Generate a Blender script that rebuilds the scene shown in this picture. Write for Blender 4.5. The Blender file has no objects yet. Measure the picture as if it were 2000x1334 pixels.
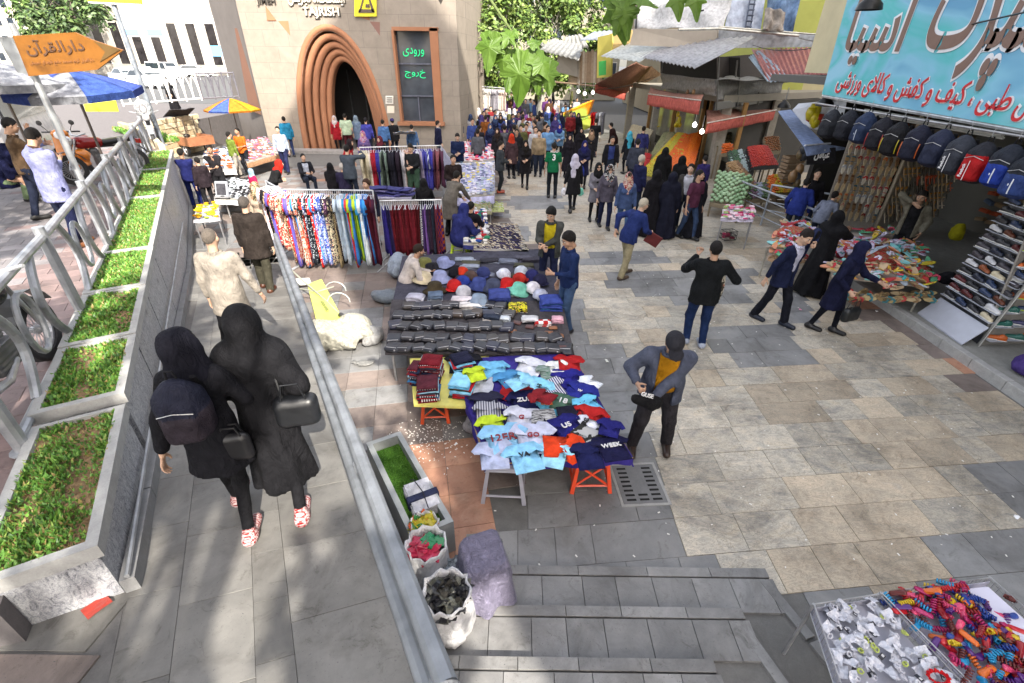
import bpy,bmesh,math,random
import numpy as np
from mathutils import Vector,Matrix
random.seed(7);rng=np.random.default_rng(7)
S=bpy.context.scene;COL=S.collection
R=math.radians
FPX,PITCH,ROLL,CH=913.0,R(31.05),R(0.8),3.95
_fw=np.array([0,math.cos(PITCH),-math.sin(PITCH)]);_rt=np.array([1.,0,0]);_up=np.cross(_rt,_fw)
_r2=_rt*math.cos(ROLL)+_up*math.sin(ROLL);_u2=-_rt*math.sin(ROLL)+_up*math.cos(ROLL)
cd=bpy.data.cameras.new('camera');cam=bpy.data.objects.new('camera',cd);COL.objects.link(cam)
cd.sensor_width=36;cd.lens=FPX/2000*36;cd.clip_start=.05;cd.clip_end=900
cam.matrix_world=Matrix(((_r2[0],_u2[0],-_fw[0],0),(_r2[1],_u2[1],-_fw[1],0),(_r2[2],_u2[2],-_fw[2],CH),(0,0,0,1)))
S.camera=cam
SUN_EL,SUN_AZ=41.0,153.0
w=bpy.data.worlds.new('World');S.world=w;w.use_nodes=True
nt=w.node_tree;bg=nt.nodes['Background'];sk=nt.nodes.new('ShaderNodeTexSky');sk.sky_type='NISHITA'
sk.sun_disc=False;sk.sun_elevation=R(SUN_EL);sk.sun_rotation=R(SUN_AZ);sk.air_density=1.0;sk.dust_density=2.5;sk.ozone_density=.6
hs_=nt.nodes.new('ShaderNodeHueSaturation');hs_.inputs['Saturation'].default_value=.5;nt.links.new(sk.outputs[0],hs_.inputs['Color']);mw_=nt.nodes.new('ShaderNodeMixRGB');mw_.blend_type='MULTIPLY';mw_.inputs[0].default_value=1;mw_.inputs[2].default_value=(1.07,1.0,.93,1);nt.links.new(hs_.outputs[0],mw_.inputs[1]);nt.links.new(mw_.outputs[0],bg.inputs[0]);bg.inputs[1].default_value=0.15
sl=bpy.data.lights.new('sun','SUN');sl.energy=2.6;sl.angle=R(.55);sl.color=(1,.93,.82)
so=bpy.data.objects.new('sun',sl);COL.objects.link(so)
_sd=Vector((math.sin(R(SUN_AZ))*math.cos(R(SUN_EL)),math.cos(R(SUN_AZ))*math.cos(R(SUN_EL)),math.sin(R(SUN_EL))))
so.rotation_euler=_sd.to_track_quat('Z','Y').to_euler();so.location=(10,-20,30)
S.view_settings.view_transform='Standard';S.view_settings.look='None';S.view_settings.gamma=1
S.view_settings.exposure=2.2;S.view_settings.use_curve_mapping=False
def ray(x,y):
 return _fw*FPX+_r2*(x-1000)+_u2*(667-y)
def G(x,y,z=0.):
 d=ray(x,y);t=(z-CH)/d[2];return Vector((d[0]*t,d[1]*t,z))
def GY(x,y,Y):
 d=ray(x,y);t=Y/d[1];return Vector((d[0]*t,Y,CH+d[2]*t))
def GX(x,y,X):
 d=ray(x,y);t=X/d[0];return Vector((X,d[1]*t,CH+d[2]*t))
def PX(p):
 v=np.array([p[0],p[1],p[2]-CH]);d=v@_fw;return 1000+FPX*(v@_r2)/d,667-FPX*(v@_u2)/d
_M={}
def hexc(c):
 if isinstance(c,str):
  c=tuple(int(c[i:i+2],16)/255 for i in(0,2,4));c=tuple(((v+.055)/1.055)**2.4 if v>.04045 else v/12.92 for v in c)
 return c
class NT:
 def __init__(s,name):
  s.m=bpy.data.materials.new(name);s.m.use_nodes=True;s.t=s.m.node_tree;s.b=s.t.nodes['Principled BSDF']
 def n(s,ty,**k):
  q=s.t.nodes.new('ShaderNode'+ty)
  for a,v in k.items():
   if a[0]=='_':q.inputs[int(a[1:])].default_value=v
   else:setattr(q,a,v)
  return q
 def l(s,a,b):s.t.links.new(a,b)
 def co(s,sc=(1,1,1),obj=True,rot=(0,0,0)):
  tc=s.n('TexCoord');mp=s.n('Mapping');mp.inputs['Scale'].default_value=sc;mp.inputs['Rotation'].default_value=rot
  s.l(tc.outputs['Object'],mp.inputs[0]);return mp.outputs[0]
 def ramp(s,f,stops,mode='LINEAR'):
  r=s.n('ValToRGB');r.color_ramp.interpolation=mode;e=r.color_ramp.elements
  while len(e)<len(stops):e.new(.5)
  for i,(p,c)in enumerate(stops):
   e[i].position=p;e[i].color=(*hexc(c),1)
  s.l(f,r.inputs[0]);return r.outputs[0]
 def mix(s,f,a,b,mode='MIX'):
  m=s.n('MixRGB',blend_type=mode)
  for i,v in enumerate((f,a,b)):
   if hasattr(v,'links'):s.l(v,m.inputs[i])
   elif i==0:m.inputs[0].default_value=v
   else:m.inputs[i].default_value=(*hexc(v),1)
  return m.outputs[0]
 def noise(s,co,sc,det=3,rough=.55,dist=0):
  n=s.n('TexNoise');n.inputs['Scale'].default_value=sc;n.inputs['Detail'].default_value=det
  n.inputs['Roughness'].default_value=rough;n.inputs['Distortion'].default_value=dist;s.l(co,n.inputs['Vector']);return n.outputs['Fac']
 def bump(s,h,strength=.3,dist=.01):
  b=s.n('Bump');b.inputs['Strength'].default_value=strength;b.inputs['Distance'].default_value=dist
  s.l(h,b.inputs['Height']);s.l(b.outputs[0],s.b.inputs['Normal'])
def M(col,kind='fabric',rough=None,col2=None):
 """a procedural material of one of a few kinds; col is a real surface colour"""
 col=hexc(col);key=(tuple(round(c,3)for c in col),kind,rough,col2)
 if key in _M:return _M[key]
 t=NT(kind);c=t.co();b=t.b;dk=tuple(v*.72 for v in col);lt=tuple(min(1,v*1.22+.004)for v in col)
 b.inputs['Roughness'].default_value=.85 if rough is None else rough
 def base(o):t.l(o,b.inputs['Base Color'])
 if kind=='fabric':
  b.inputs['Specular IOR Level'].default_value=.15;n=t.noise(c,9,3);base(t.ramp(n,[(.3,dk),(.7,lt)]));t.bump(t.noise(t.co((1,1,.55),rot=(.3,.5,0)),13,4,.6,1.6),.75,.035)
 elif kind=='knit':
  n=t.noise(c,160,2);base(t.ramp(n,[(.4,dk),(.6,lt)]));t.bump(n,.5,.004)
 elif kind=='skin':
  base(t.ramp(t.noise(c,14,2),[(.3,tuple(v*.86 for v in col)),(.7,col)]));b.inputs['Roughness'].default_value=.55
 elif kind=='hair':
  n=t.noise(t.co((110,110,25)),2,3);base(t.ramp(n,[(.3,tuple(v*.5 for v in col)),(.7,lt)]));t.bump(n,1,.012);b.inputs['Roughness'].default_value=.75;b.inputs['Specular IOR Level'].default_value=.25
 elif kind=='metal':
  n=t.noise(c,6,4);base(t.ramp(n,[(.3,dk),(.65,lt)]));b.inputs['Metallic'].default_value=.45;b.inputs['Roughness'].default_value=.42 if rough is None else rough
  t.bump(t.noise(c,60,2),.15,.004)
 elif kind=='paint':
  n=t.noise(c,5,5,.65);base(t.ramp(n,[(.25,dk),(.5,col),(.8,lt)]));b.inputs['Roughness'].default_value=.45 if rough is None else rough
  t.bump(t.noise(c,40,3),.12,.004)
 elif kind=='plastic':
  base(t.ramp(t.noise(c,8,2),[(.3,tuple(v*.9 for v in col)),(.7,col)]));b.inputs['Roughness'].default_value=.35 if rough is None else rough
 elif kind=='stone':
  n=t.noise(c,7,7,.7,.6);n2=t.noise(c,90,3);base(t.mix(.25,t.ramp(n,[(.3,dk),(.55,col),(.75,lt)]),t.ramp(n2,[(.3,dk),(.7,lt)])));t.bump(n2,.35,.004)
 elif kind=='plaster':
  n=t.noise(c,1.2,7,.65);base(t.ramp(n,[(.3,tuple(v*.82 for v in col)),(.65,col)]));t.bump(t.noise(c,35,4),.25,.01)
 elif kind=='leaf':
  n=t.noise(c,3,3);base(t.ramp(n,[(.3,dk),(.7,lt)]));b.inputs['Roughness'].default_value=.5
  b.inputs['Transmission Weight'].default_value=0;b.inputs['Subsurface Weight'].default_value=.0
 elif kind=='leather':
  n=t.noise(c,70,2);base(t.ramp(t.noise(c,6,2),[(.3,dk),(.7,lt)]));t.bump(n,.25,.003);b.inputs['Roughness'].default_value=.42
 elif kind=='film':
  n=t.noise(t.co((1,1,.7),rot=(.4,.2,.3)),14,5,.7,2.5);base(t.ramp(n,[(.3,dk),(.7,lt)]));t.bump(n,1,.05);b.inputs['Roughness'].default_value=.3
 elif kind=='glass':
  base(t.ramp(t.noise(c,1.5,2),[(.3,dk),(.7,lt)]));b.inputs['Roughness'].default_value=.08
 elif kind in('dots','floral','stripes','zebra','check','marl'):
  c2=hexc(col2 or 'e8e8e8')
  if kind=='dots':
   v=t.n('TexVoronoi',_2=24);t.l(c,v.inputs[0]);f=t.ramp(v.outputs[0],[(.0,'ffffff'),(.32,'000000')],'CONSTANT')
  elif kind=='floral':
   v=t.n('TexVoronoi',_2=16);t.l(t.co((1,1,.8)),v.inputs[0]);f=t.ramp(t.noise(c,16,2,.6,1.5),[(.0,'000000'),(.5,'ffffff')],'CONSTANT')
  elif kind=='stripes':
   v=t.n('TexWave',_1=11);t.l(c,v.inputs[0]);f=t.ramp(v.outputs[1],[(.0,'000000'),(.5,'ffffff')],'CONSTANT')
  elif kind=='zebra':
   v=t.n('TexWave',_1=9,_2=6);v.bands_direction='Z';t.l(c,v.inputs[0]);f=t.ramp(v.outputs[1],[(.0,'000000'),(.5,'ffffff')],'CONSTANT')
  elif kind=='marl':
   f=t.ramp(t.noise(t.co((3,30,30)),3,3),[(.42,'000000'),(.58,'ffffff')])
  else:
   v=t.n('TexChecker',_3=14);t.l(c,v.inputs[0]);f=v.outputs[1]
  o=t.mix(f,col,c2)
  if kind=='floral':
   f2=t.ramp(v.outputs[0],[(0,'ffffff'),(.22,'000000')],'CONSTANT');o=t.mix(f2,o,tuple(min(1,x*.5+.35*y)for x,y in zip(c2,(1,.3,.2))))
  base(o);t.bump(t.noise(c,22,2),.4,.01);b.inputs['Specular IOR Level'].default_value=.15
 _M[key]=t.m;return t.m
def tag(o,label=None,cat=None,group=None,kind=None):
 if label:o['label']=label
 if cat:o['category']=cat
 if group:o['group']=group
 if kind:o['kind']=kind
 return o
def empty(name,loc,label=None,cat=None,group=None,rz=0):
 o=bpy.data.objects.new(name,None);COL.objects.link(o);o.location=loc;o.rotation_euler=(0,0,rz);o.empty_display_size=.1
 return tag(o,label,cat,group)
def newmesh(name,V,F,mats,midx=None,smooth=False):
 me=bpy.data.meshes.new(name)
 me.from_pydata([tuple(v)for v in V],[],F if isinstance(F,list)else F.tolist())if not isinstance(V,np.ndarray)else _fast(me,V,F)
 for m in mats:me.materials.append(m)
 if midx is not None and len(me.polygons)==len(midx):me.polygons.foreach_set('material_index',np.asarray(midx,dtype=np.int32))
 if smooth:me.polygons.foreach_set('use_smooth',np.ones(len(me.polygons),dtype=bool))
 me.update();return me
def _fast(me,V,F):
 if isinstance(F,np.ndarray)and F.ndim==2:
  n,k=F.shape;me.vertices.add(len(V));me.vertices.foreach_set('co',V.astype(np.float32).ravel())
  me.loops.add(n*k);me.loops.foreach_set('vertex_index',F.astype(np.int32).ravel())
  me.polygons.add(n);me.polygons.foreach_set('loop_start',np.arange(0,n*k,k,dtype=np.int32));me.update(calc_edges=True)
 else:me.from_pydata(V.tolist(),[],[list(f)for f in F])
def link(name,me,parent=None,loc=None,rot=None,scale=None):
 o=bpy.data.objects.new(name,me);COL.objects.link(o)
 if parent is not None:o.parent=parent
 if loc is not None:o.location=loc
 if rot is not None:o.rotation_euler=rot
 if scale is not None:o.scale=scale if hasattr(scale,'__len__')else(scale,)*3
 return o
def copy_tree(o,parent=None):
 c=o.copy();COL.objects.link(c);c.parent=parent
 for ch in list(o.children):copy_tree(ch,c)
 return c
class MB:
 """collects shapes that become ONE mesh object"""
 def __init__(s):s.v=[];s.f=[];s.mi=[];s.T=None
 def add(s,V,F,m=0):
  b=len(s.v)
  s.v+=[s.T@Vector(v)for v in V]if s.T is not None else[Vector(v)for v in V]
  s.f+=[[b+i for i in f]for f in F];s.mi+=[m]*len(F);return s
 def box(s,c,d,rz=0,m=0,rx=0,ry=0,taper=1.0):
  A=Matrix.Rotation(rz,3,'Z')@Matrix.Rotation(ry,3,'Y')@Matrix.Rotation(rx,3,'X');c=Vector(c)
  V=[c+A@Vector((x*d[0]/2*(taper if z>0 else 1),y*d[1]/2*(taper if z>0 else 1),z*d[2]/2))for z in(-1,1)for x,y in((-1,-1),(1,-1),(1,1),(-1,1))]
  return s.add(V,[(3,2,1,0),(4,5,6,7),(0,1,5,4),(1,2,6,5),(2,3,7,6),(3,0,4,7)],m)
 def bev(s,c,d,bv=.01,rz=0,m=0,A=None):
  A=A or Matrix.Rotation(rz,3,'Z');c=Vector(c);V=[];hx,hy,hz=d[0]/2,d[1]/2,d[2]/2
  for z,q in((-hz,0),(hz-bv,0),(hz,bv)):
   V+=[c+A@Vector((x*(hx-q),y*(hy-q),z))for x,y in((-1,-1),(1,-1),(1,1),(-1,1))]
  F=[(3,2,1,0),(8,9,10,11)]
  for k in(0,4):F+=[(k+i,k+(i+1)%4,k+4+(i+1)%4,k+4+i)for i in range(4)]
  return s.add(V,F,m)
 def tube(s,pts,r,n=8,m=0,flat=1.0,caps=True):
  pts=[Vector(p)for p in pts];k=len(pts);rr=r if hasattr(r,'__len__')else[r]*k;V=[];up0=None
  for i,p in enumerate(pts):
   t=(pts[min(i+1,k-1)]-pts[max(i-1,0)]);t=t.normalized()if t.length>1e-9 else Vector((0,0,1))
   if up0 is None:up0=t.orthogonal().normalized()if abs(t.z)>.95 else Vector((0,0,1))
   a=t.cross(up0)
   if a.length<1e-4:a=t.orthogonal()
   a.normalize();b=a.cross(t);up0=b
   V+=[p+(a*math.cos(2*math.pi*j/n)*flat+b*math.sin(2*math.pi*j/n))*rr[i]for j in range(n)]
  F=[(i*n+j,i*n+(j+1)%n,(i+1)*n+(j+1)%n,(i+1)*n+j)for i in range(k-1)for j in range(n)]
  if caps:F+=[tuple(range(n-1,-1,-1)),tuple((k-1)*n+j for j in range(n))]
  return s.add(V,F,m)
 def lathe(s,prof,c=(0,0,0),n=16,m=0,cap=True):
  V=[Vector(c)+Vector((r*math.cos(2*math.pi*j/n),r*math.sin(2*math.pi*j/n),z))for r,z in prof for j in range(n)]
  F=[(i*n+j,i*n+(j+1)%n,(i+1)*n+(j+1)%n,(i+1)*n+j)for i in range(len(prof)-1)for j in range(n)]
  if cap:F+=[tuple(range(n-1,-1,-1)),tuple((len(prof)-1)*n+j for j in range(n))]
  return s.add(V,F,m)
 def poly(s,pts,z0,z1,m=0):
  n=len(pts);z1=z1 if hasattr(z1,'__len__')else[z1]*n;z0=z0 if hasattr(z0,'__len__')else[z0]*n
  ar=sum(pts[i][0]*pts[(i+1)%n][1]-pts[(i+1)%n][0]*pts[i][1]for i in range(n))
  if ar<0:pts=pts[::-1];z1=z1[::-1];z0=z0[::-1]
  V=[(p[0],p[1],z)for p,z in zip(pts,z0)]+[(p[0],p[1],z)for p,z in zip(pts,z1)]
  return s.add(V,[tuple(range(n-1,-1,-1)),tuple(range(n,2*n))]+[(i,(i+1)%n,n+(i+1)%n,n+i)for i in range(n)],m)
 def ext(s,pts,d,m=0):
  n=len(pts);P=[Vector(p)for p in pts];d=Vector(d)
  return s.add(P+[p+d for p in P],[tuple(range(n)),tuple(range(2*n-1,n-1,-1))]+[(i,n+i,n+(i+1)%n,(i+1)%n)for i in range(n)],m)
 def grid(s,fn,nu,nv,m=0,thick=None):
  V=[Vector(fn(i/nu,j/nv))for i in range(nu+1)for j in range(nv+1)];w_=nv+1
  F=[(i*w_+j,(i+1)*w_+j,(i+1)*w_+j+1,i*w_+j+1)for i in range(nu)for j in range(nv)]
  if thick is not None:
   d=Vector(thick);n0=len(V);V2=[v+d for v in V];F2=[tuple(n0+i for i in f[::-1])for f in F]
   rim=[i*w_ for i in range(nu+1)]+[nu*w_+j for j in range(1,nv+1)]+[i*w_+nv for i in range(nu-1,-1,-1)]+[j for j in range(nv-1,0,-1)]
   F3=[(rim[k],n0+rim[k],n0+rim[(k+1)%len(rim)],rim[(k+1)%len(rim)])for k in range(len(rim))]
   return s.add(V+V2,F+F2+F3,m)
  return s.add(V,F,m)
 def build(s,name,mats,parent=None,world=False,smooth=False,base=True):
  mats=mats if isinstance(mats,(list,tuple))else[mats];V=s.v
  if world and parent is not None:
   V=[v-parent.location for v in V];me=newmesh(name,V,s.f,mats,s.mi,smooth);return link(name,me,parent)
  if parent is None and base and V:
   xs=[v.x for v in V];ys=[v.y for v in V];o=Vector(((min(xs)+max(xs))/2,(min(ys)+max(ys))/2,min(v.z for v in V)))
   me=newmesh(name,[v-o for v in V],s.f,mats,s.mi,smooth);return link(name,me,None,o)
  me=newmesh(name,V,s.f,mats,s.mi,smooth);return link(name,me,parent)
def autosmooth(o,ang=40):
 me=o.data;me.polygons.foreach_set('use_smooth',np.ones(len(me.polygons),dtype=bool));me.set_sharp_from_angle(angle=R(ang));return o
_AR={'ا':'ﺍﺎ','آ':'ﺁﺂ','د':'ﺩﺪ','ر':'ﺭﺮ','ز':'ﺯﺰ','و':'ﻭﻮ','س':'ﺱﺲﺳﺴ','پ':'ﭖﭗﭘﭙ','ت':'ﺕﺖﺗﺘ','ی':'ﯼﯽﯾﯿ','ص':'ﺹﺺﺻﺼ','ن':'ﻥﻦﻧﻨ','ل':'ﻝﻞﻟﻠ','ط':'ﻁﻂﻃﻄ','ب':'ﺏﺐﺑﺒ','ک':'ﮎﮏﮐﮑ','ف':'ﻑﻒﻓﻔ','ش':'ﺵﺶﺷﺸ','ق':'ﻕﻖﻗﻘ','ج':'ﺝﺞﺟﺠ','ه':'ﻩﻪﻫﻬ','م':'ﻡﻢﻣﻤ','ع':'ﻉﻊﻋﻌ'}
def shape(s):
 s=s.replace('لا','\uE000');out=[]
 def joins(ch):return ch in _AR and len(_AR[ch])==4
 for i,ch in enumerate(s):
  prev=i>0 and joins(s[i-1]);nxt=i+1<len(s)and(s[i+1]in _AR or s[i+1]=='\uE000')
  if ch=='\uE000':out.append('ﻼ' if prev else 'ﻻ')
  elif ch in _AR:
   f=_AR[ch]
   if len(f)==4:out.append(f[3]if prev and nxt else f[2]if nxt else f[1]if prev else f[0])
   else:out.append(f[1]if prev else f[0])
  else:out.append(ch)
 return ''.join(out[::-1])
_TX={}
def text_mesh(s,ext=.004,off=0.,bold=0.):
 key=(s,ext,off)
 if key in _TX:return _TX[key]
 cu=bpy.data.curves.new('t','FONT');cu.body=s;cu.align_x='CENTER';cu.align_y='CENTER';cu.extrude=ext;cu.offset=off;cu.resolution_u=3
 o=bpy.data.objects.new('t',cu);COL.objects.link(o);bpy.context.view_layer.update()
 me=bpy.data.meshes.new_from_object(o.evaluated_get(bpy.context.evaluated_depsgraph_get()));bpy.data.objects.remove(o);bpy.data.curves.remove(cu)
 n=len(me.vertices);a=np.zeros(n*3);me.vertices.foreach_get('co',a);a=a.reshape(-1,3)
 if n:a[:,:2]-=(a[:,:2].min(0)+a[:,:2].max(0))/2
 F=[list(p.vertices)for p in me.polygons];bpy.data.meshes.remove(me);_TX[key]=(a,F);return a,F
def text(name,s,mat,parent,o,u,v,wdt=None,hgt=None,ext=.004,off=0.,world=True):
 """flat raised lettering centred at o; u, v = right and up directions"""
 a,F=text_mesh(s,ext,off);a=a.copy()
 if not len(a):return None
 mn,mx=a.min(0),a.max(0);k=(wdt/(mx[0]-mn[0]))if wdt else hgt/(mx[1]-mn[1]);ky=(hgt/(mx[1]-mn[1]))if hgt else k
 u=Vector(u).normalized();v=Vector(v);v=(v-u*v.dot(u)).normalized();nrm=u.cross(v);o=Vector(o)
 V=[o+u*(p[0]*k)+v*(p[1]*ky)+nrm*p[2]for p in a]
 if parent is not None and world:V=[q-parent.location for q in V]
 return link(name,newmesh(name,V,F,[mat]),parent)
def rc(P,a,b,ra,rb,side=None,w_=1.0):
 a=np.asarray(a,np.float32);b=np.asarray(b,np.float32);ab=b-a;L=float(ab@ab)+1e-9
 t=np.clip((P-a)@ab/L,0,1);q=P-a-t[:,None]*ab
 if side is not None:
  s_=np.asarray(side,np.float32);qs=q@s_;q=q-qs[:,None]*s_*(1-1/w_)
 return np.sqrt((q*q).sum(1))-(ra+(rb-ra)*t)
def el(P,c,r):
 r=np.asarray(r,np.float32);q=P-np.asarray(c,np.float32);k0=np.sqrt(((q/r)**2).sum(1));k1=np.sqrt(((q/(r*r))**2).sum(1))+1e-9
 return k0*(k0-1)/k1
def bx(P,c,h,r=.01,A=None):
 q=P-np.asarray(c,np.float32)
 if A is not None:q=q@np.asarray(A,np.float32)
 q=np.abs(q)-(np.asarray(h,np.float32)-r);return np.sqrt((np.maximum(q,0)**2).sum(1))+np.minimum(q.max(1),0)-r
def sm(a,b,k=.04):
 h=np.clip(.5+.5*(b-a)/k,0,1);return b+(a-b)*h-k*h*(1-h)
def surf(fn,lo,hi,h):
 lo=np.asarray(lo,np.float32)-h*1.5;hi=np.asarray(hi,np.float32)+h*1.5;n=np.ceil((hi-lo)/h).astype(int)+1
 g=np.stack(np.meshgrid(*[lo[i]+h*np.arange(n[i],dtype=np.float32)for i in range(3)],indexing='ij'),-1)
 Fv=fn(g.reshape(-1,3)).reshape(n).astype(np.float32)
 Fv[0],Fv[-1]=1,1;Fv[:,0],Fv[:,-1]=1,1;Fv[:,:,0],Fv[:,:,-1]=1,1
 ins=Fv<0;acc=np.zeros((*n,3),np.float32);cnt=np.zeros(n,np.int32);Q=[]
 ix=np.indices(n).transpose(1,2,3,0)
 for ax in range(3):
  sl0=[slice(None)]*3;sl1=[slice(None)]*3;sl0[ax]=slice(0,-1);sl1[ax]=slice(1,None)
  A_,B_=Fv[tuple(sl0)],Fv[tuple(sl1)];cr=(A_<0)!=(B_<0);I=ix[tuple(sl0)][cr];fa,fb=A_[cr],B_[cr]
  p=I.astype(np.float32);p[:,ax]+=fa/(fa-fb);o1,o2=[a for a in range(3)if a!=ax]
  ids=[]
  for d1,d2 in((0,0),(1,0),(1,1),(0,1)):
   J=I.copy();J[:,o1]-=d1;J[:,o2]-=d2;np.add.at(acc,tuple(J.T),p);np.add.at(cnt,tuple(J.T),1);ids.append(J)
  Q.append((ids,(fa<0)^(ax==1)))
 act=cnt>0;num=-np.ones(n,np.int64);num[act]=np.arange(act.sum());V=acc[act]/cnt[act][:,None]*h+lo;Fq=[]
 for ids,fl in Q:
  q=np.stack([num[tuple(J.T)]for J in ids],1);q[fl]=q[fl][:,::-1];Fq.append(q[:,::-1])
 return V,np.concatenate(Fq)
def nz(P,s,seed=0):
 x,y,z=P[:,0]*s+seed,P[:,1]*s+seed*1.7,P[:,2]*s+seed*.6
 return np.sin(x+1.3*np.sin(y*.9+z))*np.sin(y*1.1+1.2*np.sin(z*1.1+x*.7))*.6+np.sin(z*1.3+x*1.7)*np.sin(y*2.1+z*.4)*.4
def stone_mat(name,stops,sc=3.5,vein=None,rough=.6,bump=.25,stretch=(1,1,1),spots=True):
 t=NT(name);oi=t.n('ObjectInfo');tc=t.n('TexCoord');ad=t.n('VectorMath',operation='ADD');t.l(tc.outputs['Object'],ad.inputs[0])
 cx=t.n('CombineXYZ');mu=t.n('Math',operation='MULTIPLY');mu.inputs[1].default_value=37;t.l(oi.outputs['Random'],mu.inputs[0]);t.l(mu.outputs[0],cx.inputs[0]);t.l(mu.outputs[0],cx.inputs[1]);t.l(cx.outputs[0],ad.inputs[1])
 mp=t.n('Mapping');mp.inputs['Scale'].default_value=stretch;mp.inputs['Rotation'].default_value=(0,0,.6);t.l(ad.outputs[0],mp.inputs[0]);c=mp.outputs[0]
 o=t.ramp(t.noise(c,sc,7,.68,.8),stops)
 if vein:
  v=t.noise(c,5,6,.7,3.2);m=t.ramp(v,[(.44,'000000'),(.5,'ffffff'),(.53,'000000')]);mm=t.n('Math',operation='MULTIPLY');t.l(m,mm.inputs[0]);mm.inputs[1].default_value=.55;o=t.mix(mm.outputs[0],o,vein)
 hs=t.n('HueSaturation');t.l(o,hs.inputs['Color']);mr=t.n('MapRange');mr.inputs[3].default_value=.80;mr.inputs[4].default_value=1.18;t.l(oi.outputs['Random'],mr.inputs[0]);t.l(mr.outputs[0],hs.inputs['Value']);o=hs.outputs[0]
 if spots:
  w_=t.noise(tc.outputs['Object'],70,3,.7);sp=t.ramp(w_,[(.3,'000000'),(.36,'ffffff')]);o=t.mix(sp,(.09,.09,.095),o)
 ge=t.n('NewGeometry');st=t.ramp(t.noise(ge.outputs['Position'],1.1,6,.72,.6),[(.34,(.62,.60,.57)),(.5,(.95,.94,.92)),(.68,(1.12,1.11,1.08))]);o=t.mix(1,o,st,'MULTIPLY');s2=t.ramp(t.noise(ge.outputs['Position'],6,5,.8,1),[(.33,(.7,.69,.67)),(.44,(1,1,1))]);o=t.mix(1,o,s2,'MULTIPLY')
 t.l(o,t.b.inputs['Base Color']);t.b.inputs['Roughness'].default_value=rough;t.bump(t.noise(c,60,5),bump,.004);return t.m
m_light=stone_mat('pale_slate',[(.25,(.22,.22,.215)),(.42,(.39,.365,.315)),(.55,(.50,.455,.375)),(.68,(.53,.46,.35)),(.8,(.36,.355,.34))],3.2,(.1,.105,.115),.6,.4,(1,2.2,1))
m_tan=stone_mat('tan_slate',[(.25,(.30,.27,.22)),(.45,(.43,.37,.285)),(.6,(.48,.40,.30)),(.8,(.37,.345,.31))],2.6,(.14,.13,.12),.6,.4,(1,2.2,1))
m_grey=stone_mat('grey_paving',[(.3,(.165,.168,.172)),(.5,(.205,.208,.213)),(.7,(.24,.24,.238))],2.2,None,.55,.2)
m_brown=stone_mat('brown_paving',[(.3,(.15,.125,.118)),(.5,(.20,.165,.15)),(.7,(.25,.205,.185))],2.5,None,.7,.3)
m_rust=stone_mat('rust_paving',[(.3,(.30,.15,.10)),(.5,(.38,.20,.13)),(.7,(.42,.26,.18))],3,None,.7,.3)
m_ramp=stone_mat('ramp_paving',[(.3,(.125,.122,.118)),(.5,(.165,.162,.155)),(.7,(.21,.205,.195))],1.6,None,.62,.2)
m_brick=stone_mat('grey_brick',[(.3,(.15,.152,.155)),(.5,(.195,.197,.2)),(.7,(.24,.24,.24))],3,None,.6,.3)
m_joint=M((.13,.128,.122),'stone');m_conc=M((.36,.36,.35),'stone');m_asph=M((.075,.078,.083),'stone')
def granite():
 t=NT('granite');c=t.co((1,1,1));c2=t.co((1.7,1.7,.9),rot=(.5,.3,0))
 o=t.ramp(t.noise(c2,12,7,.78,1.8),[(.36,(.05,.055,.07)),(.44,(.27,.28,.31)),(.54,(.50,.51,.53)),(.64,(.66,.66,.66))]);s_=t.ramp(t.noise(c,130,3,.8),[(.42,(.05,.055,.07)),(.6,(.5,.5,.52))])
 t.l(t.mix(.35,o,s_),t.b.inputs['Base Color']);t.b.inputs['Roughness'].default_value=.45;t.bump(t.noise(c2,12,7,.78,1.8),.6,.02);return t.m
m_granite=granite()
g=MB();g.box((0,150,-.14),(700,700,.1));tag(g.build('ground',m_asph),kind='structure')
RD=lambda y:max(0.,1.22-.13*y)
XR=lambda y:.205-.55*y;XL=lambda y:-2.56-.585*(y-1.9)
TH=1.35
DL=Vector((-.509,.861,0));NL=Vector((.861,.509,0))
RIM0=G(190,1065,1.47)
plaza=MB();pp=[(-18,45),(-18,9),(XR(9.4)+.1,9.4),(XR(2.2)+.1,2.2),(XR(.2),-1),(30,-1),(30,45)];plaza.poly(pp,-.09,-.012)
plaza_o=plaza.build('plaza',m_joint);tag(plaza_o,kind='structure')
GREY=[[(860,300),(985,320),(960,400),(1010,440),(1165,640),(1240,700),(1250,890),(1290,930),(1390,1075),(1440,1120),(1440,1500),(860,1500)],[(1168,535),(1470,528),(1480,588),(1285,592)],[(1370,655),(1520,622),(1560,700),(1472,706),(1400,690)],[(1960,1005),(1900,930),(2100,900),(2100,1400),(1760,1400),(1850,1085)],[(1495,1122),(1640,1112),(1725,1212),(1535,1222)],[(1115,500),(1240,492),(1320,510),(1150,524)],[(970,380),(1100,385),(1110,410),(990,405)],[(1530,560),(1600,600),(1590,640),(1545,615)]]
def inp(p,poly):
 x,y=p;r=False;n=len(poly)
 for i in range(n):
  x1,y1=poly[i];x2,y2=poly[(i+1)%n]
  if(y1>y)!=(y2>y)and x<(x2-x1)*(y-y1)/(y2-y1)+x1:r=not r
 return r
def zone(cx,cy):
 p=PX((cx,cy,0))
 if inp(p,GREY[0]):
  if p[0]<985 and p[1]<1075:return None
  return m_brown if random.random()<.12 and p[1]>900 else m_grey
 if any(inp(p,q)for q in GREY[1:]):return m_grey
 if p[0]<900 or(p[0]<1120 and p[1]>480 and cx<.9):return None
 if 6.65<cx<7.1 and cy<9:return random.choice([m_brown,m_brown,m_rust])
 return m_tan if random.random()<(.22 if p[0]<1500 else .62)else m_light
u6=Vector((math.cos(R(6)),math.sin(R(6)),0));big={};npc=0;RH=.425
tiles=[]
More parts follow.
